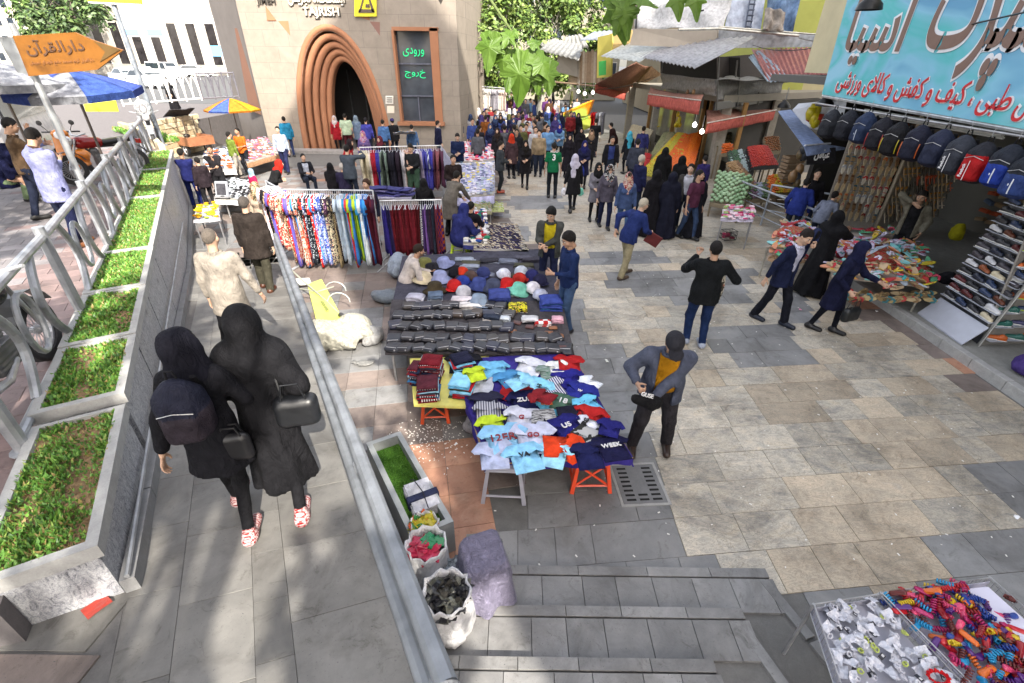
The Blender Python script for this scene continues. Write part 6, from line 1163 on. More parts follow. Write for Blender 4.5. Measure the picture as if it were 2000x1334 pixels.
def garment_mesh(L,wd,th,kind,sd):
 """hanging garment: local x across the shoulders, y thickness, z down from the hook"""
 rr=random.Random(sd);q=MB();N=18;levels=11;V=[]
 for i in range(levels+1):
  t=i/levels;z=-.06-L*t;w_=(wd*(.25+.75*min(1,(t*9)**.6))if kind!='trousers' else wd*.5)*(1+.10*t*math.sin(sd));w_*=(1-.12*t)if kind=='dress' else 1;y=th*(.35+.65*min(1,t*6))*(1+.7*t)
  for j in range(N):
   a=2*math.pi*j/N;fold=1+.35*t*math.sin(a*5+sd+t*2);V.append((w_/2*math.cos(a)*(1+.05*math.sin(a*3+sd*2)*t),y/2*math.sin(a)*fold+.02*t*math.sin(sd*3+a*2),z+(.03*math.sin(a*3+sd)if i==levels else 0)-(.05*abs(math.cos(a))**2 if i<2 else 0)))
 F=[(i*N+j,(i+1)*N+j,(i+1)*N+(j+1)%N,i*N+(j+1)%N)for i in range(levels)for j in range(N)]+[tuple(range(N))[::-1][::-1],tuple(levels*N+j for j in range(N))[::-1]]
 q.add(V,F)
 if kind in('shirt','dress','coat'):
  for s_ in(-1,1):
   sl_=L*(.10+.10*rr.random())if kind!='coat' else L*.42;q.tube([(s_*wd*.42,0,-.10),(s_*wd*.52,.01,-.14-sl_*.5),(s_*wd*.53,.0,-.14-sl_)],[th*.55+.02,.045,.05],8)
 return q
_gm={};HOOK=MB();HOOK.tube([(0,.0,-.06),(0,0,-.02),(.018,0,.0),(.02,0,.02),(0,0,.035),(-.018,0,.022)],.0028,5);HOOK.tube([(-.2,0,-.115),(0,0,-.06),(.2,0,-.115)],.005,5);hook_me=newmesh('hanger',HOOK.v,HOOK.f,[M('c8ccd4','plastic')],None,False)
def rail_garments(P0,P1,n,items,kind,L,wd,group,rowname,frame_lab,zrail,rz0=math.pi/2,posts=True,th=.05):
 ax=(P1-P0);e=empty('clothes_rail',uz(P0),frame_lab,'clothes rail');mm_=M((.5,.52,.55),'metal');q=MB();q.tube([P0,P1],.014,7);q.build('bar',mm_,e,world=True)
 for p in(P0,P1):q=MB();q.tube([(p.x,p.y,0),p],.014,7);q.build('upright',mm_,e,world=True);q=MB();q.tube([(p.x-.05,p.y-.3,.02),(p.x+.05,p.y+.3,.02)],.014,6);q.build('foot',mm_,e,world=True)
 ang=math.atan2(ax.y,ax.x);base=len(items)
 for i in range(n):
  t=(i+.5)/n;it=items[int(t*len(items))if n>len(items)else int(i*len(items)/n)];c,kd,c2,nm=it[:4];LL=(it[4]if len(it)>4 else L)*random.uniform(.94,1.05);key=(i%5,kind,round(LL,1));
  if key not in _gm:q=garment_mesh(LL,wd,th,kind,key[0]+1.3*len(_gm));_gm[key]=q
  q=_gm[key];mk_=(key,c,kd,c2)
  if mk_ not in _gm:_gm[mk_]=newmesh({'trousers':'trousers','coat':'coat','dress':'dress','shirt':'shirt'}[kind],q.v,q.f,[M(c,kd,None,c2)],None,True)
  o=link({'trousers':'trousers','coat':'coat','dress':'dress','shirt':'shirt'}[kind],_gm[mk_],None,P0+ax*t-Vector((0,0,.035)),(random.uniform(-.05,.05),0,ang+rz0+random.uniform(-.28,.28)))
  tag(o,'%s, %s from the left on %s'%(nm,ordn(i),rowname),{'trousers':'trousers','coat':'coat','dress':'dress','shirt':'shirt'}[kind],group);h_=link('hanger',hook_me,o)
 return e
D_=[('c8c4cc','fabric',None,'pale lilac dress'),('d8c8c0','floral','b06070','pale flowered dress'),('121216','fabric',None,'plain black dress'),('b09878','floral','402820','beige patterned dress'),('5a50a0','fabric',None,'violet dress'),('c02c28','dots','e8d8d0','red flecked dress'),('c8b0a0','floral','8a3028','cream and rust patterned dress'),('2c78b8','fabric',None,'bright blue dress'),('b8aca0','floral','c04830','light dress with orange flowers'),('2c3438','floral','a8b0b0','dark grey flecked dress'),('c83020','floral','1a1a20','red and black patterned dress'),('283878','floral','c8ccd8','navy dress with white flecks'),('1c2028','dots','a0a8b0','black speckled dress'),('3c84c4','fabric',None,'sky blue dress'),('c8241c','dots','f0e8e0','red dress with white dots'),('c8241c','dots','f0e8e0','bright red spotted dress'),('283c88','floral','98a8d0','blue sprigged dress'),('344480','dots','a0a8c8','blue dress with pale dots'),('1c1c30','dots','8890a8','dark navy speckled dress'),('302030','dots','90688a','dark plum speckled dress'),('28242c','floral','b0a890','black dress with beige leaf print'),('1a1824','fabric',None,'dark aubergine dress'),('38303c','dots','c0b8a8','charcoal dress with light dots'),('8a7c60','dots','2c2418','tan spotted dress'),('b8c8d8','fabric',None,'very pale blue dress'),('d0d8e0','fabric',None,'white dress'),('2c90b8','fabric',None,'turquoise dress'),('c83c3c','fabric',None,'coral dress with blue edge'),('3878c8','fabric',None,'cobalt dress'),('b0d030','fabric',None,'lime green dress'),('b8d838','fabric',None,'bright lime dress'),('38a0d8','fabric',None,'aqua dress'),('d8e4ec','fabric',None,'white and blue dress'),('2870c0','fabric',None,'strong blue dress'),('3c90d8','fabric',None,'azure dress'),('3c84d0','fabric',None,'medium blue dress'),('501828','fabric',None,'burgundy dress'),('3a1830','fabric',None,'dark wine dress')]
gp='dresses hanging on the front rail'
PA,PB_=G(548,370,1.66),G(728,372,1.66);pz=G(520,380,1.5)
rail_garments(PA,PB_,44,D_[3:],'dress',1.42,.42,gp,'the front dress rail','long clothes rail packed with printed dresses in the middle of the market',1.66,th=.040)
rail_garments(PA+Vector((-.65,.75,0)),PA+Vector((-.03,.05,0)),11,D_[:7],'dress',1.15,.42,'dresses on the short left rail','the short left dress rail','short clothes rail turned back at the left end of the dresses',1.5,th=.05)
T_=[('2a2470','fabric',None,'indigo trousers'),('30287a','fabric',None,'violet-blue trousers'),('24204a','fabric',None,'dark indigo trousers')]+[('5a1420','fabric',None,'dark red trousers'),('6a1824','fabric',None,'wine red trousers'),('501018','fabric',None,'maroon trousers')]*4+[('18181c','zebra','d8d8dc','zebra striped leggings'),('3c2858','fabric',None,'purple trousers'),('6a4c8c','fabric',None,'lilac trousers'),('2c2438','fabric',None,'dark purple trousers'),('302030','fabric',None,'plum trousers'),('283040','fabric',None,'slate trousers'),('482430','stripes','a0485a','wine striped trousers'),('8a3424','check','38205a','orange and purple chequered trousers'),('a05a20','check','401850','orange chequered trousers at the rail end')]
Q0,Q1=G(742,392,1.30),G(862,390,1.30)
rail_garments(Q0,Q1,30,T_,'trousers',1.12,.5,'trousers hanging on the lower rail','the trouser rail','lower clothes rail with red and purple trousers',1.3,th=.05)
C_=[('c8c0a8','fabric',None,'cream coat'),('b8b098','fabric',None,'beige coat'),('c0b8b0','fabric',None,'light stone coat'),('8a1c2c','fabric',None,'crimson coat'),('2c2878','fabric',None,'blue-violet coat'),('303080','fabric',None,'royal blue coat'),('607068','fabric',None,'grey-green coat'),('14141c','fabric',None,'black coat'),('181822','fabric',None,'long black coat'),('1c1c28','fabric',None,'ink black coat'),('241c28','fabric',None,'dark coat'),('a8a8b0','fabric',None,'silver grey coat'),('c8c4c8','fabric',None,'off-white coat'),('b09080','fabric',None,'blush coat'),('8a2838','fabric',None,'red coat'),('302858','dots','b8b8c8','purple dotted coat'),('c0c4d0','fabric',None,'pale grey coat'),('9890a8','fabric',None,'lavender coat'),('3c3c88','fabric',None,'blue coat'),('b8c0cc','stripes','404468','striped pale coat'),('383890','fabric',None,'violet coat'),('503048','fabric',None,'plum coat'),('784850','fabric',None,'dusky pink coat'),('4c2c40','fabric',None,'wine coat')]
rail_garments(G(702,288,1.6),G(862,284,1.6),34,C_,'coat',1.18,.5,'coats hanging on the rear rail','the rear coat rail','rear clothes rail full of coats in front of the station',1.6,th=.07)
e=empty('denim_pile',G(765,378,.75)-Vector((0,0,.75)),'table piled with folded purple-blue jeans between the clothes rails','table');q=MB();q.bev((0,.1,.68),(1.15,.7,.04),.01);q.build('table_top',M((.3,.3,.4),'fabric'),e)
for x in(-.5,.5):q=MB();q.tube([(x,0,0),(x,0,.66)],.02,6);q.build('leg',zm,e)
for i in range(16):
 q=MB();k=i;q.grid(lambda u,v:((u-.5)*.5,(v-.5)*.3,.02+.012*math.sin(u*7+k)),8,3,thick=(0,0,-.028));o=q.build('folded_jeans',M(random.choice(['48487a','383a6a','5a5c90','6a6890']),'fabric'),e,smooth=True);o.location=(-.33+.33*(i%3)+random.uniform(-.05,.05),.1+random.uniform(-.14,.14),.71+.036*(i//3));o.rotation_euler=(0,0,random.uniform(-.3,.3))
def stall(quad,z,lab,cols,n,sz,heap=.05,cloth_c='c8c8d8',drop=.3,legs=True,seed=1,shape_='box',cat='stall',kinds=None,name='market_table'):
 P=[G(x,y,z)for x,y in quad];e=empty(name,uz(sum(P,Vector())/len(P)),lab,cat);q=MB();q.ext(P,(0,0,-.03));q.build('board',M((.3,.28,.25),'stone'),e,world=True)
 sheet(P,z,(drop,drop*.6,.02,drop*.6),M(cloth_c,'fabric'),e,nu=12,nv=12)
 if legs:table_legs(e,P,z-.02)
 rr=random.Random(seed);q=MB();ms=[M(c,'fabric')if isinstance(c,(str,tuple))else c for c in cols];nx=max(1,int(n**.5))
 L1=(P[1]-P[0]).length;L2=(P[3]-P[0]).length;nu_=max(2,int((n*L1/L2)**.5));nv_=max(2,int(n/nu_))
 for i in range(nu_):
  for j in range(nv_):
   u=(i+.5+rr.uniform(-.3,.3))/nu_;v=(j+.5+rr.uniform(-.3,.3))/nv_;p=P[0]*(1-u)*(1-v)+P[1]*u*(1-v)+P[2]*u*v+P[3]*(1-u)*v;s_=sz*rr.uniform(.7,1.3)
   q.T=Matrix.Translation(p+Vector((0,0,.008+heap*rr.random())))@Matrix.Rotation(rr.uniform(-.5,.5),4,'Z')@Matrix.Rotation(rr.uniform(-.3,.3),4,'X');m_=int((.5+.5*math.sin(u*5+seed)*math.cos(v*4+seed*2))*len(ms)*.999)if rr.random()<.5 else rr.randrange(len(ms))
   if shape_=='box':q.bev((0,0,s_*.15),(s_,s_*.7,s_*.3),s_*.08,0,m_)
   elif shape_=='curl':q.tube([(s_*.5*math.cos(a),s_*.3*math.sin(a),s_*.1*a)for a in(0,1.2,2.4,3.6)],s_*.13,5,m_)
   else:q.lathe([(0,s_*.42),(s_*.36,s_*.3),(s_*.45,0),(s_*.3,-s_*.3),(0,-s_*.4)],(0,0,s_*.4),7,m_,False)
 tag(q.build('goods',ms,e),kind='stuff').location=-e.location;return e
pk=['c8c8d4','d4d0d8','c07088','b02838','3848a0','8890b8','b8c0c8','70a0a0','d8d4c0','282c48']
stall([(893,385),(965,380),(966,318),(890,322)],.72,'table of white socks and packets on a pale cloth, right of the coats',['c8c8d4','d4d0d8','b8c0c8','6a708a','98a8b0','c8b860','b0b4c8','8088a0'],320,.085,.05,'a8a8c8',.25,seed=3)
stall([(888,318),(966,314),(962,276),(880,280)],.72,'table heaped with red, pink and white clothing in the middle of the market',['b02838','c84050','d48898','d8c8cc','c83048','384890','d0a0b0'],220,.11,.07,'c8c8d0',.2,seed=5)
stall([(925,488),(1032,492),(1010,440),(925,440)],.5,'stall of beige hair clips and bracelets at the edge of the walking lane',['b8ac94','988870','d0c8b4','5a5048','c8bca0','383430'],520,.05,.05,'26224a',.12,seed=7,shape_='curl')
stall([(905,478),(955,480),(950,412),(900,410)],.52,'stall of red, white and blue packets beside the person in the blue hood',['b02830','c8ccd4','284a90','d8d8dc','287a5a','d4d0c8','c03840'],110,.10,.06,'303468',.1,seed=8)
stall([(902,410),(960,412),(955,385),(905,384)],.5,'low table of greenish beans and a green scarf',['98a068','b0a880','788a50','287850','a8a870','8a7c58'],260,.05,.06,'8a8870',.1,seed=9,shape_='curl')
e=empty('crate',G(973,420,0),'pale blue plastic crate at the end of the bean table','crate');q=MB()
for a,b_,c_,d_ in((-.14,0,.01,.3),(.14,0,.01,.3),(0,-.15,.28,.01),(0,.15,.28,.01)):q.box((a,b_,.15),(c_,d_,.28))
q.box((0,0,.02),(.28,.3,.02));q.build('box',M((.5,.52,.66),'plastic'),e)
e_=stall([(960,414),(984,414),(982,396),(960,396)],.28,'heap of pale green leaves in the blue crate',['a8b078','8a9858'],30,.06,.05,'a8b078',0,False,4,'curl','produce',name='produce_heap')
stall([(925,262),(985,258),(980,236),(925,240)],.7,'far table with green and grey folded goods behind the red clothing',['688a70','9098a0','b8b0a0','70809a','a86838'],120,.12,.08,'90a090',.15,seed=12)
stall([(955,242),(1010,238),(1005,215),(952,218)],.7,'distant table of bags and books beside the crowd',['a89880','606878','c8c0b0','384058'],90,.13,.08,'8088a0',.15,seed=14)
stall([(905,245),(950,240),(945,222),(900,226)],.9,'rack of blue jeans with a lime edge near the station corner',['5070a0','6888b0','385888','88a0c0'],60,.16,.1,'a8b840',.3,seed=15)
cloth('striped_fabric',[G(860,345,.2),G(893,392,.2),G(893,330,.9),G(862,285,1.2)],M('c8c8d4','stripes',None,'303460'),None,.02,3,.01);tag(bpy.data.objects['striped_fabric'],'blue and white striped cloth hanging beside the packets table','cloth')
parasol(G(480,305,0)+Vector((-.15,.2,0)),2.35,1.15,[(.42,.15,.015),(.44,.22,.012),(.045,.17,.36),(.44,.22,.015),(.42,.15,.02),(.05,.09,.30)],'orange, yellow and blue striped parasol over the stall near the station',val=.06,rz=R(20),drop=.45)
stall([(482,318),(545,300),(520,268),(468,280)],.6,'stall table of pink and grey small goods under the orange parasol',['a85870','9090a0','c0b8c0','c06880','585c70','b8a890'],170,.10,.07,'8a6a50',.2,seed=21)
stall([(398,330),(460,330),(455,290),(400,295)],.5,'table of grey bags and parts behind the men at the wall',['586078','8890a0','c8c8c8','303850','a05028'],90,.13,.08,'b8b8b8',.2,seed=22)
stall([(418,388),(485,392),(500,350),(425,348)],.55,'table packed with black and silver electrical goods',['1c1c20','303034','98a0a4','c8ccd0','202428','181818'],220,.075,.06,'c0c4c8',.15,seed=23)
stall([(378,432),(428,428),(426,398),(384,402)],.65,'small table of yellow boxes beside the ramp',['c8a010','d0b828','c88c10','90a030','c8c8b8'],40,.10,.05,'b0b0b8',.05,seed=24)
e=empty('tripod_case',G(450,425,0),'open grey case standing on the market table next to the yellow boxes','case');q=MB();q.T=Matrix.Translation((0,0,.80))@Matrix.Rotation(R(-20),4,'X');q.bev((0,0,0),(.34,.05,.40),.01);q.build('shell',M((.34,.36,.4),'plastic'),e);q=MB();q.T=Matrix.Translation((0,-.032,.80))@Matrix.Rotation(R(-20),4,'X');q.bev((0,0,0),(.25,.03,.30),.01);q.build('lining',M((.05,.05,.06),'fabric'),e)
q=MB();q.bev((0,0,.6),(.4,.3,.03),.005);q.tube([(0,0,0),(0,0,.58)],.02,6);q.build('stand',zm,e)
cloth('display_fabric',[G(768,262,1.2),G(812,262,1.2),G(812,258,1.9),G(768,258,1.9)],M('b8a888','floral',None,'7090b0'),None,.03,2,.01);tag(bpy.data.objects['display_fabric'],'patterned beige cloth held up above the coat rail','cloth')
bs=G(1640,1190,.72);e=empty('wire_basket',uz(G(1700,1290,.7)),'wire basket of white and black hair accessories in clear bags, left of the two','basket');wm=M((.35,.35,.36),'metal')
def basket(e,c4,z,h,liner):
 P=[G(x,y,z)for x,y in c4];q=MB()
 for k in range(4):
  a,b_=P[k],P[(k+1)%4];q.tube([a,b_],.005,5);q.tube([a-Vector((0,0,h)),b_-Vector((0,0,h))],.004,4);n=int((b_-a).length/.035)
  for i in range(n+1):p=a.lerp(b_,i/n);q.tube([p,p-Vector((0,0,h))],.0022,4)
 tag(q.build('wires',wm,e,world=True),kind='stuff');q=MB();q.ext([p-Vector((0,0,h))for p in P],(0,0,-.004));q.build('base',M(liner,'plastic'),e,world=True)
 for k in range(2):a,b_=P[k-1],P[k];q=MB();d=(sum(P,Vector())/4-(a+b_)/2).normalized()*.01;q.ext([a+d-Vector((0,0,h*.35)),b_+d-Vector((0,0,h*.35)),b_+d-Vector((0,0,h)),a+d-Vector((0,0,h))],d*.3);q.build('liner',M(liner,'plastic'),e,world=True)
 return P
WZ=.72;Pb=basket(e,[(1590,1180),(1718,1160),(1960,1420),(1700,1500)],WZ,.09,(.40,.40,.46));rr=random.Random(5)
for k,p in enumerate([Pb[0],Pb[1]]):q=MB();q.tube([(p.x,p.y,0),p],.012,6);q.build('leg',wm,e,world=True)
def quadp(P,u,v):return P[0]*(1-u)*(1-v)+P[1]*u*(1-v)+P[2]*u*v+P[3]*(1-u)*v
clr=M((.55,.56,.62),'plastic',.15)
for k in range(190):
 p=quadp(Pb,rr.uniform(.05,.95),rr.uniform(.02,.98));t_=rr.random()
 if t_<.45:q=MB();q.grid(lambda u,v:((u-.5)*.075,(v-.5)*.055,.010*math.sin(u*6+k)*math.cos(v*5)+.008),5,4,thick=(0,0,-.003));o=q.build('clear_bag',clr,None,base=False);lb,ct='clear plastic bag of hair clips in the left wire basket','bag'
 elif t_<.62:q=MB();q.bev((0,0,.004),(.042,.028,.004),.001,0,0);q.bev((.008,0,.0065),(.016,.016,.002),.0005,0,1);o=q.build('black_tag',[M((.02,.02,.03),'plastic'),M((.6,.6,.62),'plastic')],None,base=False);lb,ct='small black card tag among the clear bags','tag'
 else:
  q=MB();c_=rr.choice([(.62,.62,.68),(.5,.5,.56),(.45,.52,.12),(.66,.66,.7)]);q.tube([(.018*math.cos(a*1.05)*(1+.25*math.sin(a*5)),.014*math.sin(a*1.05),.01+.006*math.sin(a*7))for a in range(13)],.0042,5);o=q.build('hair_tie',M(c_,'plastic'),None,base=False);lb,ct=('lime coiled hair tie in the left wire basket' if c_[2]<.2 else 'white coiled hair tie in the left wire basket'),'hair tie'
 o.location=p-Vector((0,0,.045-.05*rr.random()));o.rotation_euler=(rr.uniform(-.6,.6),rr.uniform(-.6,.6),rr.uniform(0,6));tag(o,lb,ct,lb)
e=empty('wire_basket',uz(G(1850,1260,.7)),'wire basket heaped with bright coiled hair ties and clips in the corner of the picture','basket')
Pc=basket(e,[(1722,1158),(1935,1128),(2120,1290),(1980,1420)],WZ+.02,.09,(.55,.55,.66))
for p in(Pc[0],Pc[1]):q=MB();q.tube([(p.x,p.y,0),p],.012,6);q.build('leg',wm,e,world=True)
q=MB();q.grid(lambda u,v:quadp([G(1890,1150,WZ+.03),G(1930,1146,WZ+.05),G(2090,1290,WZ+.05),G(1995,1290,WZ+.02)],u,v),4,6,thick=(0,0,-.004));o=q.build('card_sheet',M((.56,.55,.66),'plastic'),None);tag(o,'pale lilac card sheet lying on the bright hair ties','card')
HC=[('8a1420','dark red'),('b81c28','red'),('c8a818','yellow'),('4a1c6a','purple'),('1c88b8','turquoise'),('c84068','pink'),('a01858','magenta'),('c86018','orange'),('1c3c8a','blue'),('5a1c18','maroon')];_ht={}
for k in range(290):
 u,v=rr.random(),rr.random();p=quadp(Pc,u*.96+.02,v*.96+.02)
 if u>.74 and v<.75 and rr.random()<.8:continue
 c_,nm=rr.choice(HC);sh=rr.random()<.62;key=(c_,sh)
 if key not in _ht:
  q=MB()
  if sh:q.tube([(-.035+.0029*a,.011*math.cos(a*1.5),.012+.011*math.sin(a*1.5))for a in range(25)],.0042,5)
  else:V,F=surf(lambda P:np.maximum(sm(rc(P,(-.03,0,.008),(.03,0,.008),.010,.008,(0,1,0),1.7),rc(P,(-.02,.004,.014),(.028,.0,.02),.005,.003),.006),-9),(-.05,-.03,-.01),(.05,.03,.04),.004);q.add([tuple(x)for x in V],[tuple(x)for x in F])
  _ht[key]=newmesh('coiled_hair_tie' if sh else 'hair_clip',q.v,q.f,[M(c_,'plastic',.3)],None,True)
 o=link('coiled_hair_tie' if sh else 'hair_clip',_ht[key],None,p+Vector((0,0,-.05+.09*rr.random()*(1-abs(u-.4)))),(rr.uniform(-.7,.7),rr.uniform(-.7,.7),rr.uniform(0,6)),1.45);lb='%s %s in the bright heap of the corner basket'%(nm,'coiled hair tie' if sh else 'plastic hair clip');tag(o,lb,'hair tie' if sh else 'hair clip',lb)
q=MB();
for k in range(22):a=k*.285;q.tube([(.05*math.cos(a),.03*math.sin(a),.01),(.066*math.cos(a),.042*math.sin(a),.02+.008*(k%2))],.007,5)
o=q.build('scrunchie',M('c01c24','fabric'),None,base=False);o.location=G(1830,1325,WZ+.0);tag(o,'bright red spiky scrunchie at the bottom edge between the baskets','scrunchie')
def panelY(name,pts,mat,parent,t=.04):
 P=[GY(*p)for p in pts];return slab(name,P,t,mat,parent)
shop=empty('sports_shop',(9.5,10,.12),'open-fronted sports and shoe shop under a big turquoise sign on the right','shop')
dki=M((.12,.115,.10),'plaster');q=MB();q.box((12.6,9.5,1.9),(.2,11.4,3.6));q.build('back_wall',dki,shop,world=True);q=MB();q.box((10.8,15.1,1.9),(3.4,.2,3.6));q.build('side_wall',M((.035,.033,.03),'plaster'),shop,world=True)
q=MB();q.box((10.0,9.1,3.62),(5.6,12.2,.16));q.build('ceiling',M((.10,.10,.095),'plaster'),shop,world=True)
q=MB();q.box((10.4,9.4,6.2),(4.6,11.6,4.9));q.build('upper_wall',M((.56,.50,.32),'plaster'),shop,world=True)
sgn=empty('shop_sign',(6.9,8,3.3),'big turquoise and blue shop sign with brown Persian lettering above the hanging backpacks','sign')
t=NT('sign_print');c=t.co((1,.5,.9),rot=(.5,0,0));o=t.ramp(t.noise(c,.9,3,.5,1.2),[(.32,(.10,.30,.52)),(.45,(.22,.50,.68)),(.56,(.07,.46,.48)),(.68,(.28,.55,.72))]);wv=t.n('TexWave',_1=.35,_2=6);t.l(c,wv.inputs[0]);t.l(t.mix(.16,o,t.ramp(wv.outputs[1],[(.3,(.1,.4,.5)),(.8,(.75,.85,.9))])),t.b.inputs['Base Color']);t.b.inputs['Roughness'].default_value=.35;m_sign=t.m
SX_=6.9;A0=GX(1605,184,SX_);A1=GX(1657,-8,SX_);B0=GX(2000,252,SX_);dirb=(B0-A0)/(B0.y-A0.y);B0=A0+dirb*(3.6-A0.y);A1=A1+(A1-A0)*.15;B1=B0+Vector((0,0,A1.z-A0.z+.2))
q=MB();q.ext([A0,A1,B1,B0],(.10,0,0));q.build('board',m_sign,sgn,world=True)
q=MB();q.tube([A0+Vector((.05,0,-.03)),B0+Vector((.05,0,-.03))],.04,6);q.build('frame',M('c8ccd0','metal'),sgn,world=True)
bu,bv_=(B0-A0).normalized(),Vector((0,0,1));brn=M((.19,.12,.10),'plastic');wou=M((.74,.76,.8),'plastic')
def signtext(s_,x0,y0,x1,y1,m1,w_,off1,off2,hgt,lab):
 a=GX(x0,y0,SX_-.0);b_=GX(x1,y1,SX_-.0);c=(a+b_)/2;L=(b_-a).length;txt=shape(s_)
 text(lab+'_outline',txt,wou,sgn,c+Vector((-.008,0,0)),bu,bv_,wdt=L*1.0,hgt=hgt*1.04,ext=.003,off=off2);text(lab,txt,m1,sgn,c+Vector((-.018,0,0)),bu,bv_,wdt=L*.985,hgt=hgt,ext=.003,off=off1)
signtext('آسیا',1662,52,1790,42,brn,0,.012,.045,1.35,'lettering');signtext('سپرت',1812,62,2095,60,brn,0,.012,.042,1.5,'lettering')
signtext('صندل طبی ، کیف و کفش و کالای ورزشی',1640,148,2090,232,M((.55,.02,.03),'plastic'),0,.008,.05,.44,'small_lettering')
e=empty('strip_light',GX(1760,235,7.2),'long white strip light housing under the shop sign','lamp');q=MB();q.tube([GX(1690,216,7.25),GX(1960,262,7.25)],.04,6);q.tube([GX(1690,222,7.35),GX(1960,270,7.35)],.02,6);q.build('housing',M('d0d0cc','paint'),e,world=True)
q=MB();ra,rb_=Vector((6.95,12.2,3.18)),Vector((6.95,4.6,3.12));q.tube([ra,rb_],.02,7);tag(q.build('bag_rail',zm,None),'steel rail from which the backpacks hang','rail')
def bp_mesh(q_=.022):
 f=lambda P:sm(sm(el(P,(0,0,0),(.165,.115,.255)),bx(P,(0,0,-.04),(.15,.10,.20),.07),.05),sm(bx(P,(0,-.105,-.09),(.125,.055,.125),.05),el(P,(0,-.09,.08),(.12,.06,.1)),.04),.02)+.004*nz(P,18,2)
 return surf(f,(-.2,-.2,-.3),(.2,.16,.3),q_)
BPV,BPF=bp_mesh()
def backpack(p,rz,c1,c2,lab,stripes=None,txt=None,split=None,group='backpacks hanging from the shop front rail',s=1.12,q_=None):
 ctr=BPV[BPF].mean(1);mi=np.zeros(len(BPF),int)
 if split=='front':mi=((ctr[:,1]<-.085)&(ctr[:,2]<.10)).astype(int)
 elif split=='low':mi=((ctr[:,2]<.02)).astype(int)
 e=empty('backpack',p,lab,'backpack',group,rz);e.scale=(s,s,s);link('pack',newmesh('pack',BPV,BPF,[M(c1,'fabric',.6),M(c2 or c1,'fabric',.6)],mi,True),e);q=MB();q.tube([(-.03,.02,.25),(-.02,.02,.31),(.02,.02,.31),(.03,.02,.25)],.009,6);q.build('handle',M('18181c','fabric'),e)
 q=MB();q.tube([(.0,.0,.31),(0,0,.42)],.004,4);q.build('hook',zm,e)
 for x in(-.09,.09):q=MB();q.tube([(x,.09,.2),(x*1.15,.14,.05),(x,.12,-.2)],.016,5,flat=1.6);q.build('strap',M('141418','fabric'),e)
 q=MB();q.tube([(-.11,-.135,.05),(0,-.158,.085),(.11,-.135,.05)],.004,4);q.build('zip',M('a8a8a8','metal'),e)
 if stripes:
  for k in range(3):q=MB();x=(-.13+.035*k)if stripes[1]=='side' else(-.03+.03*k);q.grid(lambda u,v:(x+.012*(u-.5)+.0,-.155-.012*math.sin(v*3)+abs(x)*.30,-.19+.20*v),1,4,thick=(0,.006,0));q.build('stripe',M(stripes[0],'plastic'),e)
  if stripes[1]=='side':
   for k in range(3):q=MB();x=.06+.035*k;q.grid(lambda u,v:(x+.012*(u-.5),-.155-.012*math.sin(v*3)+abs(x)*.30,-.19+.20*v),1,4,thick=(0,.006,0));q.build('stripe',M(stripes[0],'plastic'),e)
 if txt:text('print',txt,M('e0e0e4','plastic'),e,(-.055,-.172,-.09),(0,0,1),(-1,0,0),wdt=.16,ext=.003,off=.01,world=False);q=MB();q.box((-.01,-.168,-.09),(.006,.004,.24));q.build('line',M('e0e0e4','plastic'),e)
 return e
bags=[(1622,242,'24262c',None,'plain dark grey backpack, leftmost on the rail',None,None,None),(1655,245,'1c1e26',None,'black backpack, second from the left on the rail',None,None,None),(1688,250,'24304a',None,'dark blue backpack with thin white writing, third on the rail',('a8b0c0','mid'),None,None),(1720,262,'1a1a22','24161a','black backpack with red side stripes',('a02020','side'),None,None),(1750,272,'141418',None,'black backpack with yellow stripes',('b8a818','side'),None,None),(1790,280,'1a1c2c',None,'navy backpack with orange stripes',('c05a18','side'),None,None),(1832,290,'23283c',None,'dark slate backpack with one white bar',('c8ccd4','one'),None,None),(1872,303,'30333c',None,'charcoal backpack with white brand lettering',None,'Reebok',None),(1912,318,'22232a','a01418','backpack with a bright red front pocket and white lettering',None,'Reebok','front'),(1962,325,'20242e','1c3488','black and royal blue backpack with three white stripes',('d0d4dc','mid'),None,'low'),(2000,345,'20242c','2a3c70','blue and black backpack cut by the right edge of the picture',('d0d4dc','mid'),None,'low')]
for x,y,c1,c2,lb,st,tx,sp_ in bags:
 p=GX(x,y,6.72);backpack(p,R(-72),c1,c2,lb,(st if st and st[1]!='one' else None),tx,sp_)
 if st and st[1]=='one':pass
def shoe_mesh(k):
 f=lambda P:sm(rc(P,(-.085,0,.05),(.11,0,.036),.042,.032,(1,0,0),1.0),rc(P,(-.085,0,.05),(-.06,0,.085 if k<2 else .07),.038,.034),.03)
 V,F=surf(lambda P:np.minimum(np.maximum(np.maximum(f(P),.012-P[:,2]),-(el(P,(-.07,0,.115),(.035,.024,.045)))),np.maximum(rc(P*np.array((1,1,1.)),(-.10,0,.008),(.12,0,.008),.044,.036),np.abs(P[:,2]-.009)-.010)),(-.16,-.07,-.01),(.18,.07,.13),.0105);return V,F,(V[F][:,:,2].mean(1)<.017).astype(int)
SHM=[shoe_mesh(k)for k in range(3)];_sm={}
def shoe_obj(p,rz,c,lab,k=0,sole='d8d8d4',grp='shoes on the shop racks',rx=0,s=1.):
 key=(k,c,sole)
 if key not in _sm:V,F,mi=SHM[k];_sm[key]=newmesh('display_shoe',V,F,[M(c,'leather'),M(sole,'plastic')],mi,True)
 o=link('display_shoe',_sm[key],None,p,(rx,0,rz),s);tag(o,lab,'shoe',grp)
 q=MB();[q.tube([(.0+.018*i,-.02,.078-.007*i),(.0+.018*i,.02,.078-.007*i)],.003,4)for i in range(4)];q.build('laces',M('c8c8c8' if k!=1 else '202020','plastic'),o,base=False)
 return o
